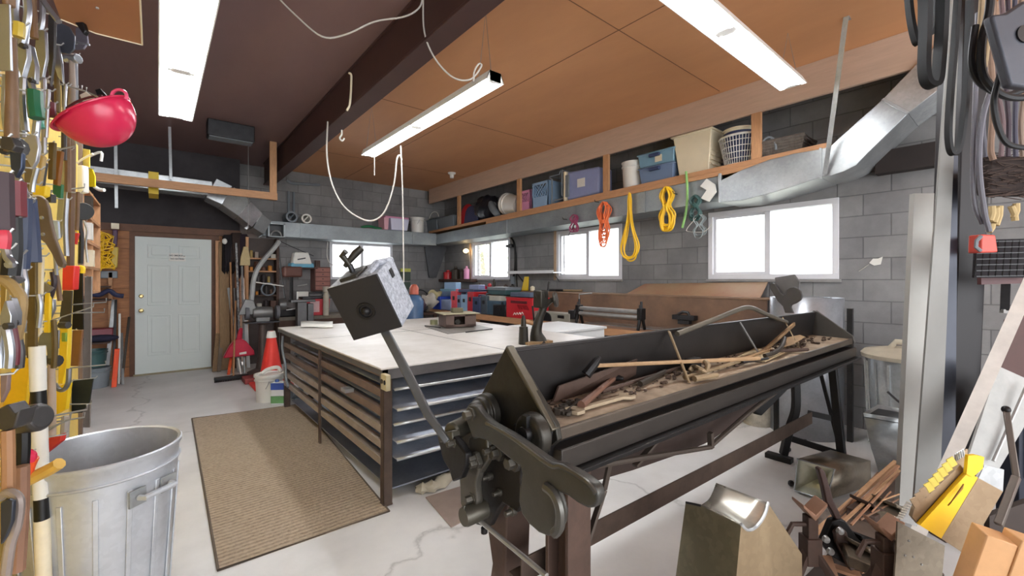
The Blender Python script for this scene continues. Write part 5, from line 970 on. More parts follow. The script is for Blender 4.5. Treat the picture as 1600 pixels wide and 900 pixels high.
# blue-white carrier on a shelf bracket
x0, x1 = yp(455,412,8.3).x, yp(491,412,8.3).x; zb = yp(472,418,8.3).z; zt = yp(472,394,8.3).z; cx_ = (x0+x1)/2; o = thing('cooler_box','white and light blue plastic mask box hanging on the back wall','box',(cx_,8.4,zb)); w = (x1-x0)/2
MB().prism([(cx_-w,8.3,zb),(cx_+w,8.3,zb),(cx_+w*.95,8.3,zb+.08),(cx_-w*.95,8.3,zb+.08)],(0,.28,0)).build('lower_shell', mat('aqua',(96,168,196),.4), o, .012)
MB().prism([(cx_-w*.8,8.29,zb+.06),(cx_+w*.8,8.29,zb+.06),(cx_+w*.5,8.29,zt),(cx_-w*.62,8.29,zt)],(0,.28,0)).build('upper_shell', white, o, .02); MB().bar((cx_-.09,8.283,zb+.14),(cx_+.04,8.283,zb+.17),.012,.02).build('slot', blackp, o)
MB().box(cx_-w-.04,cx_+w+.06,8.3,8.6,zb-.02,zb-.001).build('support_shelf', darkwood, o)
p = yp(460,425,8.35); o = thing('drill_press','brown drill head fixed under the blue white box','drill',(p.x,8.4,p.z-.3)); MB().box(p.x-.16,p.x+.12,8.28,8.59,p.z-.09,p.z+.1).build('head', mat('rusty_brown',(110,70,58),.6), o, .03); MB().cyl((p.x-.05,8.35,p.z-.5),(p.x-.05,8.35,p.z-.05),.03).build('spindle', castdk, o); MB().cyl((p.x+.05,8.35,p.z-.25),(p.x+.2,8.3,p.z-.22),.012).build('feed_lever', steel, o)
cord('thin wire strung from the duct to the blue white box', [yp(436,376,8.2),yp(455,385,8.3),yp(490,400,8.3)], .006, blackp, 'wire','wire'); cord('thin pale wire curling down beside the far window', [yp(512,378,8.3),yp(511,400,8.3),yp(516,412,8.3),yp(522,414,8.3)], .008, cordm, 'wire','wire')
cord('dark cable hanging behind the drill head', [yp(435,385,8.45),yp(440,430,8.45),yp(446,470,8.4),yp(447,480,8.3)], .012, blackp, 'cable','cable')
# bucket with lid and colourful jug on the floor by the table
p = onz(421,629,0); pail('white lidded plastic bucket on the floor at the table corner', p.x+.02, p.y+.12, 0, .15, .30, white, True, True); 
tag(MB().tube(cat([(p.x-.06,p.y+.1,.32),(p.x-.0,p.y+.1,.36),(p.x+.1,p.y+.12,.37),(p.x+.14,p.y+.12,.32)],5),.022,8).build('jug_loop', white), 'white rounded jug handle resting on the bucket lid', 'handle')
p = onz(434,633,0); o = thing('solvent_tin','blue white and green rectangular solvent tin beside the white bucket','tin',(p.x,p.y+.03,0)); M0 = Matrix.Translation(V((p.x,p.y,0)))@Matrix.Rotation(math.radians(-35),4,'Z')
MB().box(-.075,.075,-.0,.1,0,.25).xf(M0).build('body', whitep, o, .008); MB().box(-.076,.076,-.002,.102,.17,.245).xf(M0).build('blue_band', mat('tin_blue',(60,92,176),.4), o); MB().box(-.076,.076,-.002,.102,.02,.1).xf(M0).build('green_band', mat('tin_green',(112,164,104),.4), o); MB().cyl((-.03,.05,.25),(-.03,.05,.275),.02).xf(M0).build('cap', blue, o)
for px,py,lab in ((455,628,'small grey motor under the far end of the table'),(475,640,'dark pulley under the table near the grey motor')):
    p = onz(px,py,0)+V((.1,.1,0)); b=MB(); b.lathe((p.x-.08,p.y,.065),[(0,0),(.05,0),(.06,.02),(.06,.12),(0,.14)],(1,.3,0),16); b.box(p.x-.05,p.x+.06,p.y-.05,p.y+.05,0,.02); tag(b.build('small_motor', greyp if px==455 else steel_dk), lab, 'motor')
# ------------------------------------------------------------------ around the door
def leanp(label, pb, pt_, yb_, yt_, w, th, m, name='board', cat_='board'):
    a = onz(*pb,.0); r = ray(*pb); a = onz(pb[0],pb[1],.0); q = ony(*pt_, yt_); return tag(MB().bar(a+V((0,0,th/2)), q, w, th, (1,0,0)).build(name, m, bevel=.002), label, cat_)
def lb(label, pb, pt_, w, m, yb_=7.95, yt_=8.18, th=.03, name='board', cat_='board'):
    a = ony(pb[0],pb[1],yb_); a.z = 0.004; q = ony(*pt_, yt_); d = (q-a); b = MB(); u = V((1,0,0)); b.obox((a+q)/2, u*w/2, V((0,1,0))*th/2, d/2); b.v=[V((v.x,v.y,max(v.z,.001))) for v in b.v]; return tag(b.build(name, m, bevel=.003), label, cat_)
lb('wide tan plank leaning right of the door, the tallest', (352,585), (349,378), .13, oldwood)
lb('narrow orange board standing between door casing and tan plank', (341,578), (340,376), .06, woodz, 8.1, 8.2)
lb('short worn board leaning low beside the tan plank', (335,578), (341,515), .06, oldwood, 7.9, 8.15)
lb('another short grey board leaning low by the tan plank', (342,582), (347,515), .05, mat('grey_board',(130,116,100),.8), 7.85, 8.1)
lb('dark brown board behind the poles', (366,575), (362,420), .07, darkwood, 8.0, 8.2)
lb('rusty upright plank behind the red dustpan', (372,575), (368,450), .07, rustbr, 8.05, 8.22)
lb('white narrow board leaning left of tool shelf', (388,573), (384,500), .05, whitep, 7.9, 8.02)
def pole(label, pb, pt_, r, m, yb_=7.6, yt_=8.0, name='pole'):
    a = ony(pb[0],pb[1],yb_); a.z = .005; q = ony(*pt_, yt_); return tag(MB().cyl(a, q, r, n=8).build(name, m), label, 'pole')
pole('tall dark broom pole left of the striped pole', (358,578), (373,440), .014, steel_dk)
pole('white and black striped pole by the tool shelf', (376,575), (369,380), .016, mat('striped_pole',(196,196,196),.4,0,scale=22,stretch=(1,1,1),col2=(40,40,44)))
pole('pale aluminium pole right of the red dustpan', (382,588), (378,416), .014, galv_br, 7.4)
pole('thin silver rod in the bundle of poles', (371,578), (366,450), .01, steel)
pole('bronze coloured handle in the bundle of poles', (364,572), (360,410), .014, handle_w)
pole('grey conduit leaning behind the dustpan', (374,576), (357,450), .02, mat('hose_white',(176,178,176),.45))
pole('white slim rod right end of the pole bundle', (377,588), (372,560), .012, white, 7.3, 7.4)
pole('orange handled pole foot low beside the dustpan', (357,576), (363,545), .02, orange, 7.5, 7.6)
# push broom
a = ony(362,578,7.05); o = thing('push_broom','black push broom head on the floor below the red dustpan','broom',(a.x,7.05,0)); MB().box(a.x-.2,a.x+.2,7.01,7.09,.03,.07).build('broom_block', blackp, o, .005); b=MB(); [b.cyl((a.x-.19+.019*k,7.05,0.001),(a.x-.19+.019*k,7.05,.035),.009,n=5) for k in range(21)]; b.build('bristles', mat('bristle',(46,44,46),.9), o)
MB().cyl((a.x+.02,7.05,.06), ony(368,470,7.7), .012, n=8).build('handle', handle_w, o)
# dustpan
c = ony(374,548,7.45); o = thing('dustpan','red plastic lobby dustpan with upright handle hanging among the poles','dustpan',(c.x,7.45,c.z-.1)); b=MB(); b.prism([c+V((-.2,0,-.09)),c+V((.2,0,-.09)),c+V((.19,0,-.02)),c+V((.09,0,.13)),c+V((.03,0,.17)),c+V((-.05,0,.17)),c+V((-.12,0,.08))],(0,.1,0)); b.build('pan', mat('pan_red',(206,34,66),.4), o, .015); MB().tube([c+V((-.0,.05,.15)),c+V((.02,.05,.28)),c+V((.03,.05,.33))],[.04,.03,.02],8).build('pan_neck', mat('pan_red',(206,34,66),.4), o); MB().prism([c+V((.0,-.003,-.06)),c+V((.09,-.003,-.055)),c+V((.09,-.003,-.02)),c+V((.0,-.003,-.03))],(0,.002,0)).build('label_plate', white, o)
# straw broom top
c = ony(383,402,8.0); o = thing('corn_broom','straw broom hanging head up beside the tool shelf','broom',(c.x,8.0,c.z-.2)); MB().prism([c+V((-.02,0,.17)),c+V((.04,0,.17)),c+V((.07,0,-.0)),c+V((.07,0,-.13)),c+V((-.07,0,-.13)),c+V((-.06,0,-.0))],(0,.05,0)).build('straw', mat('straw',(206,186,140),.9,0,.3,30,.4,(6,6,1)), o, .006); MB().cyl(c+V((0,.02,-.13)), c+V((.02,.02,-1.3)), .012, n=8).build('handle', handle_w, o)
jm = mat('black_cloth',(40,34,38),.9,0,.3,12,.6)
for k,(xa,xc,yt_,yb__,lab) in enumerate(((350,364,367,425,'dark jacket hanging high between the door and poles, left one'),(362,378,364,410,'dark brown jacket hanging behind the striped pole'),(374,386,366,432,'black coat hanging beside the tool shelf'))):
    n_=8; tp_=[ony(xa+(xc-xa)*i/n_,yt_+(3 if i in (0,n_) else 0),8.12) for i in range(n_+1)]; bt_=[ony(xa-1+(xc-xa+2)*i/n_,yb__+(4 if i%2 else -2),8.08+(.05 if i%2 else 0)) for i in range(n_+1)]
    b=MB(); b.add(tp_+bt_,[(i,i+1,n_+2+i,n_+1+i) for i in range(n_)]); tag(b.build('hanging_jacket', (jm,mat('brown_cloth',(72,56,50),.9,0,.3,12,.6),mat('plum_cloth',(58,44,54),.9,0,.3,12,.6))[k], solid=.05, ang=60), lab, 'jacket')
c = ony(351,377,7.95); tag(MB().sph(c,(.035,.03,.045),12,8).build('white_ball', white), 'small white ball on the dark jackets right of the door', 'ball')
# left of door
def py_(px, py, y): return ony(px, py, y)
x0 = py_(176,345,8.1).x
o = thing('caulking_gun','yellow and purple caulking tube hanging left of the door','caulking gun',tuple(py_(179,405,8.1))); MB().bar(py_(178,418,8.12),py_(180,386,8.12),.07,.05,(0,1,0)).build('tube', mat('dull_yellow',(214,186,80),.5), o, .01); MB().bar(py_(179,385,8.12),py_(180,359,8.12),.055,.05,(0,1,0)).build('sleeve', mat('purple_dark',(82,50,80),.5), o, .01); MB().bar(py_(180,358,8.12),py_(180,349,8.12),.08,.06,(0,1,0)).build('cap', cream, o)
rnd = random.Random(2); c = py_(160,395,8.05); b=MB()
for i in range(9): b.tube(cat([c+V((rnd.uniform(-.12,.12),rnd.uniform(-.03,.03),.26-.06*k+rnd.uniform(-.03,.03))) for k in range(9)]+[c+V((.1*math.cos(k),0,-.15+.1*math.sin(k))) for k in (0,1.5,3,4.5)],3,True),.008,5,True)
tag(b.build('rope_hank', yec), 'tangled yellow rope hanging left of the door', 'rope')
for i,px in enumerate((152,164,177)):
    p = py_(px,429,8.25); tag(MB().box(p.x-.05,p.x+.045,8.2,8.29,p.z-.05,p.z+.05).build('outlet_box', greyp, bevel=.006), ('leftmost','middle','rightmost')[i]+' of the three grey electrical boxes left of the door', 'outlet')
o = thing('side_shelf','wooden shelf rack with bins left of the door','shelf',(-.95,8.1,0)); xl_, xr_ = py_(138,520,8.0).x, py_(172,520,8.0).x
for py in (447,468,534,): z = py_(155,py,8.0).z; MB().box(xl_-.4,xr_,7.9,8.28,z-.02,z).build('shelf_board', darkwood, o)
for x in (xr_-.03,xl_-.4): MB().box(x,x+.04,8.2,8.28,0,1.5).build('post', wood, o)
z = py_(155,534,8.0).z; p = py_(158,520,8.0); tag(MB().box(p.x-.16,p.x+.12,7.95,8.15,z+.001,z+.18).build('toolbox', mat('maroon',(120,30,46),.4), bevel=.012), 'maroon box on the rack left of the door', 'box')
p = py_(157,532,7.85); tag(MB().sph((p.x,7.94,z+.05),(.18,.1,.05),16,8).build('navy_cloth', mat('cloth_navy',(38,38,60),.9)), 'navy cloth on the shelf edge left of the door', 'cloth')
p = py_(152,595,8.0); pail('grey plastic bucket under the rack left of the door', p.x, 7.75, 0, .15, .26, greyp, False); pail('dark pail stacked above the grey one left of the door', p.x-.02, 7.75, .27, .14, .22, dgreen, False, name='pail')
for i,(pb,pt_,w,m,nm,lab) in enumerate((((165,600),(178,468),.045,galv,'metal_strip','grey metal channel leaning left of the door'),((177,590),(181,468),.03,blackp,'black_bar','black bar leaning left of the door'),((186,585),(187,490),.025,white,'white_rod','white rod leaning left of the door'),((190,590),(202,495),.03,mat('dark_tool',(70,62,54),.5,.5),'dark_rod','dark rod leaning nearest the door'),((192,585),(190,520),.03,galv,'metal_strip','short pale strip leaning nearest the door casing'))):
    lb(lab, pb, pt_, w, m, 7.9-.05*i, 8.2, .02, nm, 'bar')
lb('bright orange flagged stake leaning left of the door', (178,590), (183,545), .05, mat('flag_orange',(244,84,36),.6), 7.6, 7.8, .05, 'marker_flag', 'flag')
p = py_(162,461,8.0); tag(MB().tube(cat([p+V((-.15,0,.03)),p+V((-.05,0,.0)),p+V((.05,0,.06)),p+V((.12,0,.0)),p+V((.2,0,-.02))],4),.03,8).build('tool_bundle', mat('navy_tool',(44,50,84),.5)), 'navy handled clamps on the rack left of the door', 'clamp')
# ------------------------------------------------------------------ right side, floor level
def quadplate(b, pts, th):
    n = (pts[1]-pts[0]).cross(pts[2]-pts[0]).normalized(); return b.prism(pts, n*th)
# rolled sheet behind the brake's far end
a = onz(1205,700,0); cx_, cy_ = 4.62, onx(1257,600,4.62).y
o = thing('rolled_sheet','tall loosely rolled galvanized sheet standing behind the far end of the brake','sheet roll',(cx_,cy_,0)); zt = onx(1260,466,4.45).z
rl = galv_material('roll_sheet',(160,164,170),(190,194,200),.3)
b = MB(); b.grid(lambda u, v: (cx_+(.27+.03*u)*math.cos(math.radians(60+300*u)), cy_+(.27+.03*u)*math.sin(math.radians(60+300*u)), .002+v*zt), 48, 1); b.build('outer_roll', rl, o, solid=.003)
b = MB(); b.grid(lambda u, v: (cx_-.0+.15*math.cos(math.radians(150+260*u)), cy_-.05+.15*math.sin(math.radians(150+260*u)), .002+v*(zt+.005)), 32, 1); b.build('inner_roll', rl, o, solid=.003)
MB().box(cx_-.02,cx_+.02,cy_-.36,cy_-.32,0,1.15).build('edge_strip', steel_dk, o)
# trash can with plastic lid
c = onx(1392,640,4.55); o = thing('trash_can','galvanized trash can with beige plastic lid standing by the block wall','trash can',(4.62,.52,0)); cx_, cy_ = 4.62,.60; zt = onx(1385,556,4.5).z; r = .29
b = MB(); pr = [(0,0),(r*.86,0)]+[(r*(.86+.14*k/12), zt*k/12) for k in range(13)]+[(r*1.03,zt),(r*1.03,zt+.01),(0,zt+.01)]
b.lathe((cx_,cy_,0), pr, n=36, cap=False); b.build('can_body', galv_br, o)
b = MB(); [b.bar((cx_+r*.9*math.cos(t),cy_+r*.9*math.sin(t),.05),(cx_+r*1.0*math.cos(t),cy_+r*1.0*math.sin(t),zt-.05),.012,.012) for t in [2*math.pi*k/18 for k in range(18)]]; b.build('ribs', galv_br, o)
b = MB(); b.lathe((cx_,cy_,zt), [(r*1.08,-.02),(r*1.1,.01),(r*1.02,.035),(r*.6,.06),(0,.065)], n=36, cap=False); b.build('lid', mat('lid_beige',(196,186,164),.6), o)
MB().tube([(cx_-.04,cy_-.12,zt+.06),(cx_-.04,cy_-.09,zt+.11),(cx_-.04,cy_+.09,zt+.11),(cx_-.04,cy_+.12,zt+.06)],.022,8).build('lid_handle', mat('lid_beige',(196,186,164),.6), o)
MB().tube(cat([(cx_-r-.01,cy_+.1,zt-.25),(cx_-r-.03,cy_,zt-.33),(cx_-r-.0,cy_-.12,zt-.36)],5),.008,6).build('side_bail', steel_dk, o)
# plaster-stained buckets below the brake
stained = mat('stained_pail',(206,198,182),.6,0,.5,9,.2)
p = onz(1196,672,0); pail('white plaster stained bucket with wire bail under the brake far end', p.x+.15, p.y+.12, 0, .15, .33, stained)
p = onz(1145,668,0); pail('low cream bucket beside the stained one under the brake', p.x+.1, p.y+.12, 0, .15, .22, mat('stained_cream',(214,198,150),.6,0,.4,8), False)
# sheet metal boot near the trash can
o = thing('duct_boot','tapered sheet metal duct boot open end up in front of the trash can','duct fitting',tuple(onz(1385,735,0)))
dA = 3.0; T = [atd(1349,645,2.95), atd(1372,632,3.15), atd(1416,640,3.05), atd(1404,654,2.82)]; Bm = [onz(1374,740,.002), onz(1385,722,.002), onz(1422,722,.002), onz(1412,745,.002)]
mid = [ (T[i]*.45+Bm[i]*.55)+V((-.03,0,0)) for i in range(4)]
b = MB(); b.add(T+mid+Bm, [(0,1,5,4),(1,2,6,5),(2,3,7,6),(3,0,4,7),(4,5,9,8),(5,6,10,9),(6,7,11,10),(7,4,8,11)]); b.build('boot', galv, o, solid=.003)
MB().add([t-V((0,0,.03)) for t in T],[(0,1,2,3)]).build('dark_inside', steel_dk, o, solid=.002)
# square transition lying on the floor
o = thing('square_duct','square sheet metal duct transition lying on the floor with open bright end','duct fitting',tuple(onz(1290,783,0)))
E = [atd(1246,717,2.74), atd(1304,733,2.60), atd(1291,782,2.66), atd(1241,766,2.82)]; E[2].z = max(E[2].z,.004); G = [atd(1298,703,3.1), atd(1360,720,2.9), atd(1361,746,2.88), atd(1300,735,3.08)]; G[2].z = G[3].z = .02
vs = E+G; b = MB().add(vs, [(0,4,5,1),(1,5,6,2),(2,6,7,3),(3,7,4,0)]); b.build('duct_body', sheet_tan, o, solid=.003)
MB().tube(E, .006, 4, True).build('end_flange', galv_br, o)
ce = (E[0]+E[1]+E[2]+E[3])/4+(G[0]-E[0])*.35; MB().add([E[0]+(ce-E[0])*.02,E[1]+(ce-E[1])*.02,E[2]+(ce-E[2])*.02,E[3]+(ce-E[3])*.02,ce],[(0,1,4),(1,2,4),(2,3,4),(3,0,4)]).build('inner_faces', galv_material('inside_bright',(190,190,170),(226,226,206),.3), o, solid=.002)
for px,py,lab in ((1232,702,'dark lump on the floor left of the square duct'),(1258,690,'dark nut on the floor behind the square duct'),(1236,755,'small bolt on the floor left of the square duct')):
    c = onz(px,py,.02); tag(MB().sph(c,(.025,.02,.02),8,5).build('floor_bolt', steel_dk), lab, 'bolt')
# big duct saddle in the foreground
o = thing('duct_saddle','big tan sheet metal duct fitting with curved bright saddle cut in foreground','duct fitting',tuple(onz(1158,1150,0)))
K = atd(1158,820,1.35); Lc = atd(1072,785,1.52); Rc = atd(1200,786,1.46); Rr = atd(1253,866,1.46)
A = [atd(1095,790,1.47), atd(1107,781,1.51), atd(1114,768,1.56), atd(1119,755,1.62)]; Bc = [K, atd(1166,828,1.355), atd(1176,828,1.37), atd(1187,818,1.40), atd(1196,802,1.43), Rc]
Ac = cat(A,4); Bd = cat(Bc,4); 
def samp(l, t): f = t*(len(l)-1); i = min(int(f), len(l)-2); return l[i].lerp(l[i+1], f-i)
b = MB(); b.grid(lambda u, v: samp(Ac,u).lerp(samp(Bd,u),v), 14, 4); b.build('saddle', galv_material('saddle_bright',(170,168,156),(214,212,200),.22), o, solid=.003)
def dn(p, z=.0): return V((p.x,p.y,z))
tanm = galv_material('tan_sheet', (140,122,96), (176,156,124), .4); olm = galv_material('olive_sheet', (120,114,92), (160,154,128), .38)
foot = [atd(1040,900,1.6), atd(1128,905,1.32), atd(1260,905,1.45)]
lp = [Lc, A[0], K, dn(V((foot[1].x,foot[1].y,0))), dn(V((foot[0].x,foot[0].y,0)))]
MB().prism(lp, V((.001,.002,0))).build('left_panel', olm, o); rp = list(Bd)+[Rr, dn(Rr+V((.02,0,0))), dn(foot[1])]; 
MB().prism([K]+rp[1:], V((.001,.002,0))).build('right_panel', tanm, o)
MB().tube([p+V((0,0,.002)) for p in Bd],.005,6).build('rolled_edge', galv_br, o); MB().tube([Lc,A[0]],.004,6).build('left_edge', steel_dk, o)
# wood strips bundle
stripm = [mat('lath_a',(196,152,112),.6,0,.2,12,.1,(3,3,3)), mat('lath_b',(170,124,92),.6,0,.2,12), mat('lath_c',(140,104,80),.6,0,.2,12)]
for i,(a,c,w,da,dc,lab) in enumerate((((1268,838),(1400,722),.05,1.95,2.35,'broad pale wood lath'),((1280,846),(1404,728),.03,1.93,2.3,'second pale wood lath'),((1302,812),(1372,738),.018,2.0,2.3,'thin wood stick'),((1318,815),(1405,735),.028,1.9,2.25,'reddish wood lath'),((1330,820),(1404,740),.022,1.85,2.2,'slim round wood stick'),((1345,812),(1404,780),.016,1.85,2.1,'short thin stick'),((1378,782),(1405,772),.014,1.9,2.0,'tiny cross stick'),((1362,800),(1392,768),.014,1.9,2.0,'small leaning stick'))):
    tag(MB().bar(atd(*a,da),atd(*c,dc),w*.42,w*.4).build('wood_lath', stripm[i%3], bevel=.002), lab+' in the bundle of wood strips leaning by the posts', 'wood strip', 'wood strips by the posts')
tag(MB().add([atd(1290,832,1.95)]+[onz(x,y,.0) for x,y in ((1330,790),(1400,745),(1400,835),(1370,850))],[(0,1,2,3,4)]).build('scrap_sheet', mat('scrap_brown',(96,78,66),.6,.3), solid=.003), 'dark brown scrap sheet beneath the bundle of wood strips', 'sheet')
rnd = random.Random(31)
for i,(px,py,d,m,lab) in enumerate(((1335,850,1.75,castdk,'dark casting scrap'),(1355,800,2.0,rustbr,'rusty bracket scrap'),(1390,800,2.0,sheet_tan,'curled tan sheet scrap'),(1345,870,1.65,sheet_tan,'bright bent sheet corner'),(1420,870,1.6,rust,'rust coloured offcut'))):
    c = atd(px,py,d); c.z = max(c.z,.05); b = MB(); b.obox(c,(.07,.02*i-.03,0),(-.02,.05,.01),(0,.0,.02)); b.obox(c+V((.02,0,.03)),(.02,.05,0),(-.03,.02,.02),(0,0,.008)); tag(b.build('metal_scrap', m, bevel=.004), lab+' in the heap behind the pipe stands', 'scrap')
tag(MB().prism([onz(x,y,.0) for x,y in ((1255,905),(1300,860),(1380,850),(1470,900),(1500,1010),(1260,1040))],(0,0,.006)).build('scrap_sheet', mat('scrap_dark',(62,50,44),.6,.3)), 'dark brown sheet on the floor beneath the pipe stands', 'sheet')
for a_,c_,lab in (((1285,880),(1345,900),'pale offcut lying between the two pipe stands'),((1350,893),(1372,862),'tan offcut leaning at the right pipe stand'),((1290,868),(1302,905),'brown offcut beside the left pipe stand')): tag(MB().bar(atd(*a_,1.75),atd(*c_,1.7),.04,.012).build('wood_offcut', stripm[1]), lab, 'wood strip')
# pipe stands
def stand(label, px, pyv, d, m, wpx, col_b, vee=True, dirx=1.):
    c = atd(px, pyv, d); s = d/670; o = thing('pipe_stand', label, 'pipe stand', (c.x,c.y,0)); R_ = V((CS,-SN,0)); Fw = V((SN,CS,0)); w = wpx*s/2
    b = MB(); h = w*.55
    pts = [c-R_*w+V((0,0,h)), c+V((0,0,-h*.6)), c+R_*w+V((0,0,h*1.2)), c+R_*w+V((0,0,h*.7)), c+V((0,0,-h*1.5)), c-R_*w+V((0,0,h*.5))]; b.prism([p-Fw*.03 for p in pts], Fw*.07); b.build('vee_head', mat('vee_worn',(160,122,98),.5,.3), o, .003)
    zc = c.z-h*1.2; zb_ = H-(col_b-437)*s; MB().obox(V((c.x,c.y,(zc+zb_)/2)), R_*w*.42, Fw*w*.42, V((0,0,(zc-zb_)/2))).build('column', m, o, .003)
    MB().obox(V((c.x,c.y,zb_-.02)), R_*w*.62, Fw*w*.62, V((0,0,.05))).build('collar', m, o, .003)
    for k in range(3):
        a = math.radians(200+120*k); f = V((c.x,c.y,0))+(R_*math.cos(a)+Fw*math.sin(a))*.26; b = MB(); b.bar(V((c.x,c.y,zb_)), f+V((0,0,.012)), .028, .022); b.obox(f+V((0,0,.006)), (.03,0,0),(0,.03,0),(0,0,.006)); b.build('leg', m, o, .002)
    q = V((c.x,c.y,zc-(zc-zb_)*.3)); MB().tube([q, q-R_*w*1.5, q-R_*w*2.1-V((0,0,w*1.1))], .009, 8).build('tee_handle', m, o); return o
stand('rusty brown pipe stand with vee head, left one of two', 1266, 793, 1.62, rustbr, 37, 850)
stand('rusty brown pipe stand with pale vee head, right one of two', 1382, 822, 1.48, rustbr, 40, 872)
# lever shear lying in the heap
o = thing('lever_shear','dark iron lever shear with upright handle in the scrap heap','shear',tuple(atd(1320,850,1.72)))
def fl(pts, d, th=.02): return MB().prism([atd(x,y,d) for x,y in pts], V((SN,CS,0))*th)
fl([(1296,824),(1300,815),(1312,811),(1322,815),(1340,840),(1368,868),(1366,880),(1352,888),(1325,885),(1300,870),(1285,850)],1.72,.03).build('frame_plate', castdk, o, .004)
fl([(1305,833),(1315,824),(1324,832),(1335,880),(1337,890),(1330,893),(1308,850)],1.69,.02).build('blade', mat('shear_blade',(84,66,58),.4,.5), o, .004)
fl([(1279,733),(1284,731),(1290,738),(1300,770),(1303,783),(1312,800),(1315,812),(1306,812),(1300,800),(1291,785),(1286,760)],1.72,.025).build('lever', mat('shear_lever',(76,56,50),.45,.4), o, .005)
for x,y in ((1313,830),(1352,868),(1291,843),(1298,862)): c = atd(x,y,1.67); MB().lathe(c,[(0,-.008),(.012,-.006),(.014,.006)],V((SN,CS,0)),10).build('bolt', steel, o)
# galvanized angle sheets and posts leaning, and steel column
def leaning(label, top, bot, wt, wb, dt, db, m, th=.01, name='metal_sheet', cat_='sheet', fold=None):
    a, c = atd(*top,dt), atd(*bot,db); st_, sb = wt*dt/670, wb*db/670; R_ = V((CS,-SN,0)); Fw = V((SN,CS,0)); b = MB()
    b.add([a,a+R_*st_,c+R_*sb,c,a+Fw*th,a+R_*st_+Fw*th,c+R_*sb+Fw*th,c+Fw*th],[(0,1,2,3),(7,6,5,4),(0,4,5,1),(1,5,6,2),(2,6,7,3),(3,7,4,0)])
    if fold: b.add([a,a+Fw*fold,c+Fw*fold,c,a-R_*.003,a+Fw*fold-R_*.003,c+Fw*fold-R_*.003,c-R_*.003],[(3,2,1,0),(4,5,6,7),(0,1,5,4),(1,2,6,5),(2,3,7,6),(3,0,4,7)])
    return tag(b.build(name, m), label, cat_)
matte = mat('strip_matte',(138,137,133),.6,.25,.08,4); matte2 = mat('strip_matte_pale',(166,164,158),.6,.25,.08,4)
leaning('shorter pale galvanized channel leaning left of the tall strip', (1430,302), (1406,790), 30, 30, 2.3, 2.3, matte2, .01, fold=.03)
leaning('tall galvanized strip leaning against the steel column', (1490,-30), (1427,800), 12, 40, 2.05, 2.05, matte, .01)
0 and leaning('narrow cream coloured strip leaning beside the column', (1500,100), (1478,320), 7, 6, 2.2, 2.2, cream, .01, 'narrow_strip', 'strip')
leaning('dark glossy steel channel leaning against the column', (1484,243), (1466,780), 13, 26, 2.1, 2.05, mat('blue_black_steel',(58,60,68),.35,.6,.2,5), .02, 'steel_channel', 'channel', fold=.05)
c0_, c1_ = atd(1525,-60,2.35), atd(1500,437,2.35); o = thing('steel_column','dark brown square steel column rising to the ceiling on the right','column',(c1_.x-.03,c1_.y,0)); ft = atd(1497,1050,2.35); R_ = V((CS,-SN,0)); Fw = V((SN,CS,0)); tp_ = V((c0_.x+.04,c0_.y-.03,CEIL)); bt_ = V((ft.x,ft.y,0)); 
MB().add([bt_-R_*.05,bt_+R_*.09,bt_+R_*.09+Fw*.15,bt_-R_*.05+Fw*.15,tp_-R_*.09,tp_+R_*.09,tp_+R_*.09+Fw*.15,tp_-R_*.09+Fw*.15],[(3,2,1,0),(4,5,6,7),(0,1,5,4),(1,2,6,5),(2,3,7,6),(3,0,4,7)]).build('column_tube', mat('column_paint',(26,21,23),.5,.2,.2,3), o, .008)
MB().obox(bt_+Fw*.07+V((0,0,.006)),R_*.14,Fw*.14,V((0,0,.006))).build('base_plate', rustbr, o)
# notched yellow and tan sheet box
o = thing('notched_sheet_box','tan sheet metal box with notched flange and bright yellow vee strip','sheet metal box',tuple(atd(1500,850,1.35)))
def z6(l): return [(1380+a/2.6455,560+c/2.6455) for a,c in l]
def plate(pts, d, m, nm, th=.004, ds=None): 
    pp = [atd(x,y,(ds[i] if ds else d)) for i,(x,y) in enumerate(z6(pts))]; b = MB().prism(pp, V((SN,CS,.0))*th); return b.build(nm, m, o)
brt = galv_material('box_tan',(142,120,94),(172,150,120),.42)
plate([(240,745),(395,495),(495,550),(342,812)],1.3,brt,'front_panel'); plate([(345,480),(395,495),(420,440),(500,460),(495,550)],1.36,galv_br,'inner_panel')
plate([(120,655),(150,690),(345,478),(320,440),(130,620)],1.31,brt,'upper_flange',.012); plate([(152,690),(240,745),(392,492),(345,478)],1.295,mat('yellow_paint',(250,200,10),.45,var=.06),'yellow_strip',.012)
plate([(345,478),(352,402),(385,400),(418,408),(412,455),(370,492)],1.29,mat('yellow_paint',(250,200,10),.45),'yellow_tab',.01); plate([(270,610),(280,600),(335,520),(330,540)],1.285,mat('yellow_worn',(150,104,20),.5),'worn_mark',.004)
ym_ = mat('flange_yellow',(214,190,70),.5); 
for k in range(9): f = k/8; x, y = 112+f*150, 585-f*165; plate([(x,y),(x+26,y-15),(x+46,y+18),(x+20,y+34)],1.30,ym_ if k>2 else brt,'flange_tab',.003)
plate([(300,400),(350,375),(345,430),(320,460),(300,430)],1.34,brt,'notched_corner')
for k in range(5): x, y = 298+k*8, 398-k*5; plate([(x,y),(x+5,y-3),(x+9,y+25),(x+4,y+28)],1.33,galv_br,'corner_tooth',.003)
o = thing('tan_sheet','dull tan sheet panel with white toothed edge leaning left of the yellow strip','sheet',tuple(atd(1440,860,1.4)))
plate([(60,675),(235,765),(255,775),(235,1000),(40,1000),(55,800)],1.42,sheet_tan,'panel',.006)
plate([(110,598),(150,640),(140,695),(70,670)],1.41,galv_br,'bent_corner')
for k in range(8): x, y = 60+k*5.5, 655-k*9; plate([(x,y),(x+22,y+6),(x+20,y+12),(x-3,y+6)],1.405,white,'tooth',.003)
for px,py in ((1414,868),(1440,882),(1420,845),(1427,870)): c = atd(px,py,1.405); MB().sph(c,.004,6,4).build('rivet', galv_br, o)
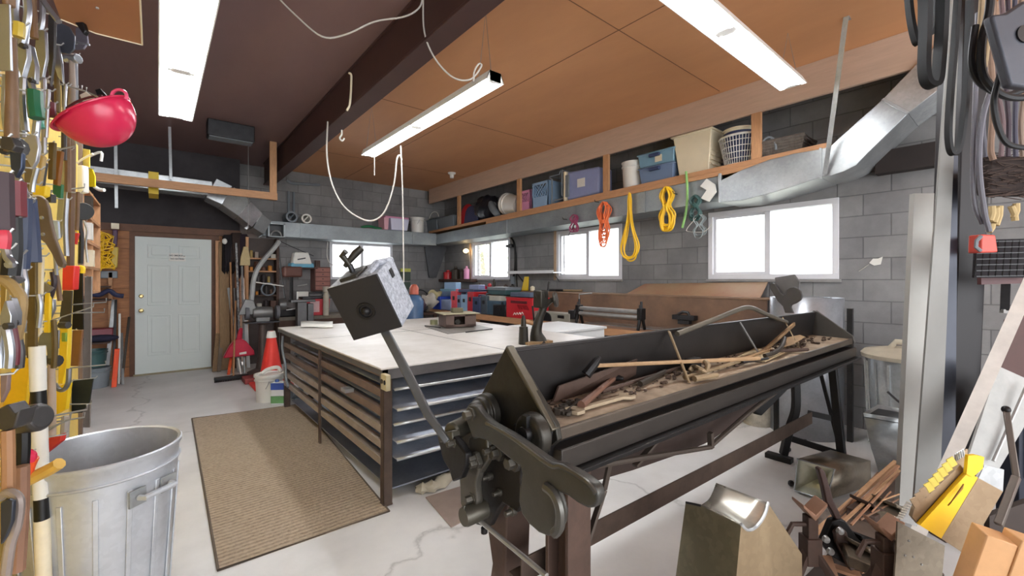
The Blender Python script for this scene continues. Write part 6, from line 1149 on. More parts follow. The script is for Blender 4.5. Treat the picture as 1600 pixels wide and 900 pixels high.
# white angle leaning, grey panel, steel arm
w1, w2 = atd(1484,722,1.7), atd(1612,435,1.9); w2 += (w2-w1)*.35; w1 += (w1-w2)*.35
tag(MB().bar(w1,w2,.045,.02,(1,0,0)).build('white_angle', mat('angle_white',(220,214,206),.5)), 'long white painted angle leaning diagonally at the right', 'bar')
pg = [atd(1560,572,1.95),atd(1600,590,1.95),atd(1640,600,1.95),atd(1560,735,1.8),atd(1505,740,1.8)]; tag(MB().prism(pg,V((SN,CS,0))*.01).build('bent_sheet', mat('panel_grey',(176,176,172),.5)), 'light grey bent panel behind the white angle', 'panel')
a = [atd(1572,640,1.6),atd(1580,690,1.55),atd(1588,745,1.5)]; o = thing('hinge_bar','dark steel hinge arm right of the yellow strip','arm',tuple(a[0])); 
armm=mat('arm_bar',(110,100,92),.45,.5); MB().bar(a[0],a[2],.018,.012).build('bar', armm, o, .003); MB().sph(a[0],.014,10,6).build('pivot_ball', castdk, o); MB().bar(a[2],atd(1560,820,1.45),.022,.018).build('lower_bar', armm, o, .003)
tag(MB().cyl(atd(1552,720,1.8),atd(1605,600,1.9),.006,n=8).build('thin_rod', steel), 'thin pale rod behind the steel hinge arm', 'rod')
tag(MB().bar(atd(1540,870,1.4),atd(1530,900,1.36)+V((0,0,-.3)),.03,.02).build('pale_bar', galv_br), 'pale metal bar under the notched box', 'bar')
# lumber bottom right
lum = mat('fresh_lumber',(222,170,118),.5,0,.12,6,.05,(2,2,2)); lumf = mat('fresh_lumber_face',(226,196,164),.5,0,.1,6)
for i,(x0,x1,yt,d,lab) in enumerate(((1532,1578,838,1.15,'fresh orange timber block, left one of two at the bottom right'),(1586,1640,848,1.12,'fresh orange timber block, right one of two at the bottom right'))):
    s = d/670; c = atd((x0+x1)/2+4, yt, d); w = (x1-x0)*s/2*.8; M0 = Matrix.Translation(c)@Matrix.Rotation(math.radians(-62),4,'Z')@Matrix.Rotation(math.radians(14),4,'Y'); b = MB(); b.box(-w,w,-.02,.02+.03,-c.z*1.0,0).xf(M0); b.v=[V((v.x,v.y,max(v.z,.001))) for v in b.v]; tag(b.build('timber_block', lum, bevel=.003), lab, 'timber')
# dark storage shape filling lower right: a steel bench frame
o = thing('steel_rack','dark steel rack frame at the right edge below the mesh basket','rack',tuple(onz(1600,760,0)))
def rp_(px,py,d): return atd(px,py,d)
MB().bar(atd(1572,430,2.3),atd(1570,485,2.3),.035,.02,(1,0,0)).build('upright', steel_dk, o); MB().bar(atd(1565,486,2.3),atd(1625,492,2.3),.02,.02).build('crossbar', mat('crossbar_grey',(150,148,144),.5), o); MB().bar(atd(1530,437,2.2),atd(1640,434,2.2),.02,.05,(0,0,1)).build('shelf_edge', mat('shelf_maroon',(86,40,40),.5), o)
MB().prism([atd(1575,500,2.3),atd(1640,480,2.3),atd(1640,640,2.3),atd(1560,590,2.3)],V((SN,CS,0))*.02).build('maroon_panel', mat('maroon_panel',(84,52,46),.6), o)
MB().bar(atd(1600,600,2.2),V((atd(1600,600,2.2).x,atd(1600,600,2.2).y,0)),.05,.05,(1,0,0)).build('upright', steel_dk, o)
q1_, q2_ = atd(1592,650,2.05), atd(1680,650,2.05); o = thing('steel_locker','dark navy steel locker low at the right frame edge behind the hinge bar','cabinet',(q1_.x,q1_.y,0)); Fw = V((SN,CS,0)); MB().prism([V((q1_.x,q1_.y,0)),V((q2_.x,q2_.y,0)),V((q2_.x,q2_.y,.86)),V((q1_.x,q1_.y,.86))],Fw*.1).build('body', mat('locker_navy',(34,38,52),.45,.3), o, .004); MB().obox((q1_+q2_)/2-Fw*.006+V((0,0,-.1)),(q2_-q1_)*.4,Fw*.004,V((0,0,.2))).build('door', mat('locker_navy',(34,38,52),.45,.3), o, .003)
q1_, q2_ = atd(1545,800,1.6), atd(1660,800,1.6); tag(MB().prism([V((q1_.x,q1_.y,0)),V((q2_.x,q2_.y,0)),V((q2_.x,q2_.y,.62)),V((q1_.x+.05,q1_.y,.5))],Fw*.02).build('scrap_board', mat('scrap_dark',(62,50,44),.6,.3)), 'dark brown board standing behind the orange timber blocks', 'board')
o = thing('mesh_basket','dark wire mesh basket with odds on the rack at the right edge','basket',tuple(atd(1565,436,2.1))); b = MB()
for k in range(9): b.bar(atd(1527+k*11,375,2.1),atd(1522+k*11,432,2.1),.004,.004)
for k in range(7): b.bar(atd(1525,378+k*9,2.1),atd(1625,376+k*9,2.1),.004,.004)
b.build('mesh', blackp, o); MB().prism([atd(1525,375,2.14),atd(1625,372,2.14),atd(1625,434,2.14),atd(1522,434,2.14)],V((SN,CS,0))*.01).build('basket_lining', mat('basket_dark',(26,20,26),.8), o)
o = thing('power_plug','red orange power connector hanging before the mesh basket','plug',tuple(atd(1545,395,2.0))); MB().prism([atd(1534,366,2.0),atd(1556,367,2.0),atd(1560,394,2.0),atd(1533,395,2.0)],V((SN,CS,0))*.06).build('body', mat('plug_red',(226,86,72),.5), o, .006); MB().tube([atd(1533,369,2.0),atd(1526,376,2.0),atd(1525,386,2.0),atd(1532,392,2.0)],.008,6).build('grip_clip', greyp, o)
b = MB(); rnd = random.Random(6)
for i in range(260): x, y = 1533+rnd.random()*90, 242+rnd.random()*66; p = atd(x,y,1.9+rnd.random()*.08); b.bar(p, p+V((CS,-SN,0))*rnd.uniform(.03,.09)+V((0,0,rnd.uniform(-.02,.02))),.003,.003)
o = tag(b.build('straw_brush', mat('brush_brown',(66,50,42),.9)), 'coarse brown fibre brush hanging on the right', 'brush'); MB().obox(atd(1580,276,1.96),V((CS,-SN,0))*.14,V((SN,CS,0))*.03,V((0,0,.09))).build('brush_core', mat('brush_dark',(46,34,30),.9), o, .02)
gm = mat('glove_tan',(196,172,124),.8)
for k,(a,c) in enumerate((((1550,322),(1547,345)),((1556,325),(1553,348)),((1562,322),(1556,352)),((1550,350),(1545,362)),((1580,322),(1586,345)),((1588,318),(1584,340)))): tag(MB().tube([atd(*a,1.92),atd((a[0]+c[0])/2+2,(a[1]+c[1])/2,1.92),atd(*c,1.92)],.012,8).build('leather_strap', gm), 'tan leather strap end %s under the brown brush' % ('at far left','second from the left','third from the left','lowest','on the right','next to the rightmost')[k], 'strap', 'straps under the brush')
# hoses and belts hanging at upper right
belt = mat('black_rubber_belt',(11,12,16),.7,0,.2,10)
def loop(label, pts, d, r, m=dark, flat=1, nm='rubber_hose', c='hose', closed=False): return tag(MB().tube(cat([atd(x,y,d) for x,y in pts],5,closed),r,8,closed).build(nm, m), label, c)
def beltloop(label, pts, d, wd=.03, th=.006):
    P_ = cat([atd(x,y,d) for x,y in pts],5); Fw = V((SN,CS,0)); b = MB(); vs = []
    for i,p in enumerate(P_):
        t_ = (P_[min(i+1,len(P_)-1)]-P_[max(i-1,0)]).normalized(); n_ = t_.cross(Fw).normalized(); vs += [p-n_*th-Fw*wd/2,p+n_*th-Fw*wd/2,p+n_*th+Fw*wd/2,p-n_*th+Fw*wd/2]
    fs = [(i*4+k,i*4+(k+1)%4,(i+1)*4+(k+1)%4,(i+1)*4+k) for i in range(len(P_)-1) for k in range(4)]; b.add(vs,fs); return tag(b.build('drive_belt', belt), label, 'belt')
beltloop('leftmost black drive belt loop hanging upper right', [(1419,-60),(1420,0),(1426,45),(1434,68),(1440,45),(1441,0),(1440,-60)],1.6,.022,.007)
beltloop('wide black drive belt hanging lowest, in front of others', [(1448,-60),(1446,40),(1444,100),(1447,125),(1455,133),(1464,128),(1468,95),(1472,30),(1474,-60)],1.55,.035,.009)
beltloop('third black drive belt loop hanging beside the galvanized strip', [(1441,-60),(1441,10),(1448,52),(1458,45),(1464,0),(1464,-60)],1.62,.022,.007)
beltloop('long narrow black belt hanging in front of the column', [(1500,-60),(1492,60),(1484,160),(1482,215),(1488,240),(1500,225),(1509,150),(1514,40),(1516,-60)],1.6,.02,.006)
loop('thick black hose curling behind the grey plate', [(1550,-40),(1545,20),(1535,60),(1533,100),(1540,125),(1560,145),(1585,153),(1620,150)],1.5,.012)
loop('black hose arc crossing under the grey plate', [(1524,40),(1518,90),(1524,120),(1545,140),(1575,148),(1610,135)],1.52,.010)
loop('black cable dropping from the plate toward the brush', [(1568,100),(1556,140),(1553,165),(1560,200),(1575,225),(1610,232)],1.45,.009)
loop('grey cable hanging long left of the brush', [(1528,20),(1524,150),(1520,260),(1523,320),(1535,350)],1.7,.008,mat('cable_grey',(110,108,116),.5),nm='cable',c='cable')
loop('second grey cable hanging left of the brush', [(1548,140),(1534,190),(1530,260),(1538,330),(1546,362)],1.68,.009,mat('cable_grey',(110,108,116),.5),nm='cable',c='cable')
loop('tan rope loop hanging beside the column', [(1536,-20),(1530,70),(1526,95),(1530,120),(1540,90),(1546,0)],1.6,.009,mat('rope_tan',(176,152,118),.8),nm='rope',c='rope')
loop('pale brown rope behind the grey plate', [(1552,-20),(1548,80),(1552,160),(1548,230),(1552,250)],1.75,.010,mat('rope_brown',(140,114,96),.8),nm='rope',c='rope')
for k,(x,lab) in enumerate(((1563,'mauve brown cable strand left of the right frame edge'),(1574,'dark mauve cable strand near the right frame edge'),(1586,'slate cable strand close to the right frame edge'),(1597,'taupe cable strand at the right frame edge'),(1540,'dim grey cable strand by the column'))):
    loop(lab, [(x,-20),(x+5-3*k,60),(x-5+k*3,130),(x+4-2*k,190),(x+1,245)],1.85,.008,mat('strand_%d'%k,((112,90,92),(66,52,62),(74,72,88),(146,124,108),(90,88,98))[k],.6),nm='cable_strand',c='cable')
o = thing('grey_plate','grey steel angled plate with hole hanging at the upper right corner','plate',tuple(atd(1580,70,1.35))); fl([(1550,22),(1572,20),(1602,0),(1660,-10),(1660,140),(1602,136),(1580,133),(1576,120),(1551,30)],1.35,.03).build('plate', mat('grey_casting',(78,80,88),.45,.4), o, .008); MB().lathe(atd(1604,52,1.345),[(0,0),(.028,0),(.028,.01),(0,.01)],V((SN,CS,0)),20).build('hole', blackp, o)
a = onz(1405,150,CEIL)
o = thing('overhead_rack','steel pipe rack under the ceiling that the belts and cables hang from','rack',tuple(atd(1560,-150,1.6))); zr = atd(1500,-60,1.55).z; MB().cyl(V((atd(1400,-60,1.6).x,atd(1400,-60,1.6).y,zr)),V((atd(1700,-60,1.6).x,atd(1700,-60,1.6).y,zr)),.02).build('rail', steel_dk, o)
for px in (1430,1640): q = atd(px,-60,1.6); MB().cyl(V((q.x,q.y,zr)),V((q.x,q.y,CEIL)),.012,n=8).build('drop_rod', steel_dk, o)
# white torn patch on wall, long dark joist on the wall right
p = [onx(x,y,XR-.012) for x,y in ((1358,411),(1364,404),(1372,404),(1379,401),(1376,413),(1366,415))]; o = tag(MB().prism(p,(.01,0,0)).build('paper_scrap', white), 'small torn white paper scrap stuck on the block wall', 'paper'); MB().tube([onx(1358,413,XR-.01),onx(1342,424,XR-.01)],.004,5).build('dangling_string', cordm, o)
p0, p1 = onx(1385,245,XR-.05), onx(1500,185,XR-.05); tag(MB().box(XR-.12,XR-.001,onx(1530,200,XR-.05).y,onx(1370,250,XR-.05).y,2.35,2.55).build('wall_ledger', mat('ledger_dark',(44,36,34),.8)), 'dark timber ledger on the wall below the rising duct', 'beam')
# ------------------------------------------------------------------ left foreground: tool board
XPB = -.42
y0b, y1b = .9, onx(122,437,XPB).y
o = thing('tool_board','tall yellow painted tool board covered in hooks and hand tools at left','tool board',(XPB,2.4,0))
yb_m = mat('board_yellow',(242,214,112),.5,0,.1,3,col2=(228,190,92))
MB().box(XPB-.03,XPB,y0b,y1b,0.05,2.32).build('board', yb_m, o)
MB().box(XPB-.04,XPB+.02,y1b,y1b+.05,0,2.4).build('end_post', mat('grey_wood_post',(128,108,96),.6,0,.3,6,.1), o)
MB().box(XPB-.12,XPB-.03,y0b,y0b+.09,0,2.4).build('end_post', wood, o)
yy = onx(52,437,XPB+.02).y; MB().box(XPB,XPB+.02,yy-.03,yy+.03,.9,1.95).build('batten', mat('olive_batten',(120,100,50),.6), o)
# cubby cabinet beyond
ya, yb2 = onx(131,437,XPB).y, onx(157,437,XPB).y
o = thing('pigeonhole_cabinet','tall narrow pine pigeonhole cabinet just past the tool board','cabinet',(XPB-.1,(ya+yb2)/2,0)); zt = 2.13; zc0 = 1.28
MB().box(XPB-.22,XPB,ya,ya+.02,zc0,zt).build('side_board', woodz, o); MB().box(XPB-.22,XPB,yb2-.02,yb2,zc0,zt).build('side_board', woodz, o); MB().box(XPB-.22,XPB-.0,(ya+yb2)/2-.01,(ya+yb2)/2+.01,zc0,zt).build('divider', woodz, o)
MB().box(XPB-.24,XPB-.22,ya,yb2,0,zt).build('back_board', cardboard, o)
for k in range(5): z = zc0+.01+k*.205; MB().box(XPB-.22,XPB,ya+.02,yb2-.02,z-.01,z+.01).build('shelf_board', wood, o)
for k,(y,z,m,lab) in enumerate(((ya+.2,1.66,white,'white carton sticking out of the pigeonhole cabinet'),(ya+.3,1.44,cream,'cream carton in the pigeonhole cabinet'),(ya+.2,1.9,mat('dark_tool',(70,62,54),.5,.5),'dark part in the upper pigeonhole'))): 
    z = zc0+.02+.205*round((z-zc0-.02)/.205); tag(MB().box(XPB-.15,XPB+.03,y-.06,y+.06,z+.001,z+.13).build('carton', m), lab, 'box')
PEGS = {}
def flat(label, name, c, pts, pl, m, th=.01, bevel=.002, sub=None):
    mx = sum(p[0] for p in pts)/len(pts); my = sum(p[1] for p in pts)/len(pts); d = pix(onx(mx,my,pl))[2]
    pp = [atd(x,y,d) for x,y in pts]; b = MB().prism(pp, V((SN,CS,0))*th)
    if sub is not None: return b.build(name, m, sub, bevel)
    o = tag(b.build(name, m, bevel=bevel), label, c); PEGS[o.name] = max(pp, key=lambda q: q.z)-V((0,0,.004)); return o
def dep(px, py, pl): return pix(onx(px,py,pl))[2]
def stick(label, name, c, pts, pl, r, m, n=8, sub=None):
    mx = sum(p[0] for p in pts)/len(pts); d = dep(mx, 437, pl); b = MB().tube(cat([atd(x,y,d) for x,y in pts],4), r, n)
    if sub is not None: return b.build(name, m, sub)
    o = tag(b.build(name, m), label, c); q = atd(*pts[0],d); PEGS[o.name] = q-V((0,0,.004)); return o
toolst = mat('tool_steel',(176,180,188),.28,.85,.25,9); toold = mat('tool_dark_steel',(86,84,84),.38,.7,.3,12); hw1 = mat('handle_brown',(122,92,66),.5,0,.3,14,.1,(3,3,1)); olive = mat('olive_rust',(110,92,56),.55,.4,.3,10)
def T(label, name, c, px, py, pl): 
    p = onx(px, py, pl); o = thing(name, label, c, tuple(p)); return o
def hammer_(label, px, y0, y1, pl, hm, km, w=26, head='top', r=.012):
    d = dep(px,437,pl); o = T(label,'hammer','hammer',px,y1,pl); yh = y0+8 if head=='top' else y1-8
    MB().tube([atd(px,y0,d),atd(px+1,(y0+y1)/2,d),atd(px,y1,d)],[r*.8,r,r*1.15],10).build('handle', km, o)
    b = MB(); b.tube([atd(px-w*.6,yh,d),atd(px-w*.15,yh-2,d),atd(px+w*.2,yh,d),atd(px+w*.6,yh,d)],[r*1.7,r*1.4,r*1.5,r*1.9],10); b.build('head', hm, o, .002)
def pliers_(label, px, y0, y1, pl, gm_, sm=None, spread=14, up=True, name='pliers'):
    d = dep(px,437,pl); o = T(label,name,'pliers',px,y1,pl); L_ = y1-y0; s = 1 if up else -1; ya_, yb_ = (y0,y1) if up else (y1,y0); ym = ya_+(yb_-ya_)*.62
    for k,t in enumerate((-1,1)):
        b = MB().tube(cat([atd(px+t*spread*.6,ya_,d),atd(px+t*spread*.75,ya_+(ym-ya_)*.4,d),atd(px+t*spread*.3,ya_+(ym-ya_)*.85,d),atd(px,ym,d)],4), .009, 8); b.build('handle', gm_, o)
    flat('', 'jaw', '', [(px-8,ym-4*s),(px+8,ym-4*s),(px+9,ym+(yb_-ym)*.4),(px+1,yb_),(px-1,yb_),(px-9,ym+(yb_-ym)*.4)], pl, sm or toolst, .014, sub=o)
    MB().lathe(atd(px,ym,d-.008),[(0,0),(.008,0),(.008,.012)],V((SN,CS,0)),10).build('pivot', toold, o)
def blade_(label, px, y0, y1, w0, w1, pl, bm, hm, hl=.3, name='scraper', c='scraper', tilt=0):
    o = T(label,name,c,px,y1,pl); yh = y0+(y1-y0)*hl; xt = px-tilt
    flat('', 'handle','', [(xt-w0/2,y0),(xt+w0/2,y0),(px+w0/2,yh),(px-w0/2,yh)], pl, hm, .02, .004, sub=o)
    flat('', 'blade','', [(px-w1*.35,yh),(px+w1*.35,yh),(px+tilt+w1/2,y1),(px+tilt-w1/2,y1)], pl, bm, .005, .001, sub=o)
R1 = red; 
# --- hand tools on the board, from the top down
hammer_('long handled hammer with worn wooden shaft at the upper left edge', 18, 60, 238, -.28, toold, hw1, 24, 'bot')
blade_('steel scraper blade hanging at the top left corner', 6, -20, 110, 10, 22, -.27, toolst, hw1, .2)
pliers_('curved bright snips in the top left group, left of the shears', 33, -10, 120, -.3, toolst, toolst, 14, True, 'snips')
pliers_('bright sheet metal shears with long curved handles near the top', 46, 70, 215, -.3, toolst, toolst, 16, False, 'shears')
flat('broad bright shear blade hanging top left with pointed tip','shears','shears',[(55,60),(62,45),(70,48),(72,90),(66,120),(58,124),(54,100)],-.3,toolst)
flat('dark slim blade between the bright shears','knife','knife',[(75,20),(85,25),(84,90),(78,135),(73,90)],-.32,toold)
flat('silver curved shear half left of the grey handsaw','shears','shears',[(83,70),(90,68),(96,100),(98,130),(90,120),(82,95)],-.32,toolst)
o = T('grey steel drywall saw plate with rounded corner near the top','hand_saw','saw',100,90,-.3); flat('','blade','',[(86,38),(96,36),(108,42),(116,56),(116,76),(108,84),(94,82),(86,70)],-.3,mat('saw_grey',(104,112,126),.3,.7),.006,sub=o); flat('','handle','',[(96,0),(112,4),(126,26),(134,48),(130,54),(120,40),(104,20),(96,18)],-.29,blackp,.02,.004,sub=o)
flat('rounded metal disc edge behind the grey saw plate','steel_disc','disc',[(118,44),(128,40),(135,50),(137,66),(130,76),(118,78)],-.36,mat('disc_grey',(120,116,126),.4,.5))
stick('thin bright rod with small crossbar ending near the brown sheet','tee_rod','rod',[(116,66),(130,68),(140,70)],-.3,.005,toolst)
stick('bright strap across the top left corner','bright_strap','strap',[(60,-10),(75,12),(92,34)],-.28,.009,toolst)
hammer_('claw hammer with wooden shaft above the red helmet', 112, 84, 165, -.32, toolst, mat('handle_grey',(150,134,122),.5), 18, 'top')
stick('green screwdriver handle left of the red helmet','screwdriver','screwdriver',[(54,142),(55,165),(58,185)],-.28,.018,mat('driver_green',(30,104,72),.35))
stick('green glassy screwdriver handle low left of the helmet','screwdriver','screwdriver',[(64,168),(62,190),(64,200)],-.28,.010,mat('driver_teal',(90,170,150),.3))
stick('maroon screwdriver handle behind the helmet brim','screwdriver','screwdriver',[(80,160),(80,172),(82,182)],-.32,.014,mat('driver_maroon',(110,36,50),.35))
stick('yellow screwdriver handle at the very top left','screwdriver','screwdriver',[(30,36),(30,48),(29,58)],-.28,.012,mat('driver_yellow',(206,180,70),.35))
for k,(x,y0,y1,m,r,lab) in enumerate(((68,120,240,toolst,.008,'bright long chisel left of the helmet'),(92,130,200,mat('brass_tool',(176,150,90),.4,.6),.008,'brassy punch under the helmet'),(99,130,250,toold,.010,'dark steel bar by the helmet'),(105,190,300,hw1,.012,'brown file handle under the helmet'),(118,84,200,toolst,.009,'bright chisel right of the claw hammer'),(25,110,240,toolst,.01,'bright cold chisel at the left edge'),(88,60,175,olive,.009,'olive rasp above the helmet'))): stick(lab,'chisel','chisel',[(x,y0),(x+1,(y0+y1)/2),(x+1,y1)],-.33,r,m)
for k,(pts,m,w_,lab) in enumerate((([(40,-10),(42,40),(38,85)],toolst,.007,'bright rod at the top between two shears'),([(66,-10),(66,30),(60,58)],toolst,.008,'bright awl above the pointed shear blade'),([(50,-10),(52,30),(54,60)],hw1,.010,'brown awl handle at the top of the board'),([(10,118),(8,170),(12,208)],toolst,.008,'bright nail puller at the left edge'),([(37,122),(36,160),(40,205)],toolst,.009,'silver bar right of the worn hammer shaft'),([(76,140),(74,180),(72,215)],toolst,.006,'thin bright rod beside the green driver'),([(103,132),(101,160),(100,186)],toolst,.006,'thin silver scriber behind the helmet'),([(58,262),(52,285),(50,300)],toolst,.007,'short bright rod under the leaf shaped blade'),([(80,380),(86,400),(88,430)],toolst,.006,'thin silver rod below the saw plate'),([(36,420),(40,445),(38,470)],toolst,.008,'silver curved tip below the blue snips'),([(104,310),(102,350),(104,400)],toolst,.009,'tall bright rod beside the brown pole'),([(122,300),(121,340),(120,360)],hw1,.008,'brown peg handle beside the black cup tool'),([(84,500),(86,540),(84,575)],olive,.009,'olive rod above the grey clamp'),([(60,460),(63,480),(60,512)],toolst,.007,'silver rod left of the scissors'),([(86,420),(90,440),(94,470)],hw1,.008,'brown handle left of the red trowel'))): stick(lab,'steel_rod' if m is toolst else 'awl','rod' if m is toolst else 'awl',pts,-.31,w_,m)
# wire hooks
def wires(label, lst, pl=-.4):
    d = dep(lst[0][0][0],437,pl); o = T(label,'wire_hook_rack','hook',lst[0][0][0],lst[0][0][1],pl)
    for a, c in lst: MB().tube([onx(a[0],a[1],XPB+.0), onx(a[0],a[1],XPB)+(ony(c[0],c[1],onx(a[0],a[1],XPB).y)-onx(a[0],a[1],XPB)), ony(c[0],c[1],onx(a[0],a[1],XPB).y)+V((0,0,.02))],.0035,6).build('wire', steel, o)
wires('upper pair of long wire hooks on the tool board beside the helmet', [((56,120),(135,143)),((60,125),(128,140)),((70,128),(122,140))])
wires('second wire hooks on tool board under the helmet', [((40,245),(118,228)),((70,300),(132,293))])
wires('pair of long wire hooks above the white pole', [((62,480),(166,472)),((66,490),(163,488)),((58,508),(146,479))])
wires('wire hooks below the dark spade tool', [((64,579),(165,570)),((86,632),(143,631))])
wires('lowest pair of wire hooks holding the iron tools', [((0,665),(136,640)),((30,668),(132,652)),((0,700),(110,655)),((10,712),(100,658))])
wires('small wire hooks left of the olive batten', [((0,451),(52,451)),((0,462),(50,466)),((20,575),(52,580))])
# mid-left group
flat('grey knife shaped blade with leaf outline, left of the yellow patch','trowel','trowel',[(37,218),(44,208),(56,212),(60,230),(56,252),(49,263),(42,250),(38,235)],-.28,mat('blade_pale',(190,192,200),.3,.7))
flat('dark blue grey shear blade left of the leaf blade','trowel','trowel',[(14,235),(22,230),(34,240),(33,262),(24,278),(16,262)],-.27,mat('blade_slate',(72,82,104),.35,.7))
stick('bright curved plier handle beside the maroon grip','curved_pliers','pliers',[(24,270),(34,290),(40,305),(50,315)],-.29,.009,toolst)
flat('brown shear plate beneath the hammer head','tin_plate','plate',[(0,212),(18,214),(24,228),(18,236),(0,232)],-.26,toold,.02)
stick('dark maroon grip of large tool at left edge','tool_grip','grip',[(17,283),(17,310),(18,338)],-.27,.026,mat('maroon_grip',(122,24,40),.35)); stick('dark shaft under the maroon grip','dark_shaft','tool',[(18,340),(19,390),(15,430)],-.27,.018,blackp)
stick('blackish red grip half out of frame at the left','tool_grip','grip',[(1,270),(2,320),(3,360)],-.26,.02,mat('dark_grip',(52,22,32),.4)); stick('bright red handle bulb at the left edge','tool_grip','grip',[(1,362),(3,372),(1,388)],-.25,.014,mat('pinkred_grip',(206,54,74),.35))
for k,(x0,y0,x1,y1,lab) in enumerate(((34,310,30,420,'dark blue snips handle, left of the pair'),(42,312,50,410,'dark blue snips handle, right of the pair'))): stick(lab,'snips','snips',[(x0,y0),((x0+x1)/2+1,(y0+y1)/2),(x1,y1)],-.28,.02,mat('snips_blue',(40,56,92),.35))
stick('bright curved tip below the blue snips','snips_jaw','snips',[(26,395),(25,430),(30,440)],-.27,.012,toolst)
stick('bright hook bundle beneath the dark shaft','hook_bundle','hook',[(8,385),(12,402),(20,412),(12,414)],-.26,.008,toolst)
o = T('big brown grey saw handle plate with rounded top and screw holes','saw_plate','saw',70,330,-.3); pl_ = mat('plate_brown',(112,96,82),.5,.2,.25,8)
flat('','plate','',[(45,310),(58,306),(70,312),(75,325),(78,345),(84,370),(92,392),(100,412),(97,419),(90,416),(80,396),(70,380),(60,372),(50,350),(46,330)],-.3,pl_,.012,.003,sub=o)
stick('','pale_edge','',[(52,306),(66,308),(74,322),(78,350),(88,382),(100,415)],-.3,.004,cream,sub=o)
for x,y in ((64,340),(57,352),(66,366)): d=dep(70,437,-.3); MB().lathe(atd(x,y,d-.004),[(0,0),(.006,0),(.006,.004)],V((SN,CS,0)),10).build('screw', toolst, o)
flat('yellow gloves crumpled between blades and saw plate','yellow_glove','glove',[(50,292),(55,286),(60,294),(66,290),(71,290),(70,306),(60,310),(50,306)],-.33,yellow,.02,.004)
flat('green and silver putty knife under the helmet','putty_knife','knife',[(82,287),(96,288),(95,310),(88,308),(82,302)],-.34,green,.012)
flat('grey brown pad lock plate in the middle of tool board','padlock','padlock',[(71,302),(80,303),(80,316),(71,316)],-.33,toold,.02)
for k,(pts,m,lab) in enumerate((([(75,222),(84,222),(82,280),(74,280)],olive,'olive file hanging under the helmet left side'),([(86,235),(96,236),(90,290),(82,288)],mat('amber_handle',(142,90,36),.4),'amber chisel handle under the helmet'),([(62,240),(68,245),(60,292),(54,290)],mat('tan_tool',(188,160,104),.5),'tan wooden rule under the helmet'),([(66,250),(70,255),(64,300),(60,298)],toold,'dark punch under the helmet'))): flat(lab,'hand_file','file',pts,-.33,m,.014,.003)
# saws to the right side of board
flat('long silver handsaw blade hanging right part of board','hand_saw','saw',[(96,235),(108,232),(106,290),(96,370),(90,376),(86,370)],-.36,mat('saw_silver',(168,168,170),.3,.8),.005)
stick('brown wooden pole at the far end of tool board','brown_pole','pole',[(113,215),(112,300),(110,420)],-.37,.016,mat('pole_brown',(104,80,64),.6))
o = T('black plunger shaped cup tool with curved handle beside the cabinet','toilet_plunger','plunger',128,350,-.36); d = dep(128,437,-.36); MB().lathe(atd(128,330,d),[(.0,-.03),(.05,-.03),(.055,-.01),(.05,.03),(.03,.05),(0,.055)],V((-.3,.95,.15)),20).build('rubber_cup', blackp, o); MB().tube(cat([atd(125,336,d),atd(124,352,d),atd(127,370,d),atd(126,412,d)],4),.013,8).build('handle', blackp, o)
stick('curved grey steel hook beside the black cup tool','curved_hook','hook',[(131,345),(136,360),(134,380),(137,410)],-.38,.006,toolst)
o = T('white and black paint roller hanging over the yellow bag','paint_roller','paint roller',124,270,-.36); flat('','roller','',[(119,258),(129,258),(130,300),(120,302)],-.36,white,.04,.006,sub=o); stick('','frame','',[(120,255),(130,248),(145,240)],-.36,.006,white,sub=o)
flat('bright yellow tag hanging at the board end','yellow_tag','tag',[(131,265),(143,263),(148,275),(148,292),(131,291)],-.38,mat('tag_yellow',(250,216,20),.5),.01)
flat('pale yellow card above the yellow tag','yellow_card','card',[(118,230),(140,234),(140,262),(120,255)],-.4,mat('card_yellow',(246,222,110),.5),.006)
stick('white crumpled glove at the cabinet top','white_glove','glove',[(148,292),(155,296),(163,297)],-.4,.016,white)
stick('white folded bracket sticking out above the yellow card','white_bracket','bracket',[(120,255),(138,245),(158,238),(158,252)],-.4,.01,white)
flat('yellow and red tube pack on the tool board','tube_pack','pack',[(108,352),(121,352),(121,378),(108,372)],-.39,yellow,.01); flat('red tube cap below the yellow pack','glue_tube','tube',[(113,364),(122,364),(118,382),(114,380)],-.37,red,.012)
flat('clear and white blister pack in the board middle','blister_pack','pack',[(80,346),(90,344),(92,372),(84,376),(80,366)],-.38,mat('blister',(186,200,222),.3),.01)
o = T('square trowel with red handle hanging on the board','red_trowel','trowel',105,455,-.33); flat('','red_handle','',[(97,415),(116,415),(114,453),(96,454)],-.33,mat('handle_red',(232,52,44),.35),.03,.005,sub=o); flat('','blade','',[(98,454),(113,454),(110,505),(92,505)],-.33,toold,.005,.001,sub=o)
flat('wide black saw blade behind the red handled trowel','wide_saw','saw',[(116,420),(129,420),(130,515),(112,515)],-.37,mat('blade_black',(34,34,38),.4,.5),.006)
stick('yellow clamp tip beside the black blade','yellow_clamp','clamp',[(118,418),(129,418),(129,427)],-.36,.012,yellow)
for k,(pts,m,lab) in enumerate((([(45,392),(55,390),(55,560),(41,560)],olive,'long olive steel strip hanging down the middle of board'),([(56,400),(66,398),(62,520),(56,528)],cream,'pale cream wooden hand screw on the board'),([(66,440),(82,450),(74,458),(66,455)],mat('saw_silver',(168,168,170),.3,.8),'silver triangular square left of the red handle'),([(70,440),(78,440),(76,520),(68,520)],yellow,'yellow folding rule hanging on the board'),([(26,450),(35,455),(34,540),(26,530)],mat('cream_tool',(204,176,110),.5),'cream wooden plane handle at left'),([(0,440),(10,440),(6,540),(0,540)],mat('brass_tool',(176,150,90),.4,.6),'brass coloured strip at the left edge'),([(132,432),(143,432),(140,668),(128,668)],mat('grey_strip',(156,148,140),.5,.3),'tall grey metal strip with cut end hanging past the board'))): flat(lab,'hanging_strip','strip',pts,-.33 if k<6 else -.40,m,.01)
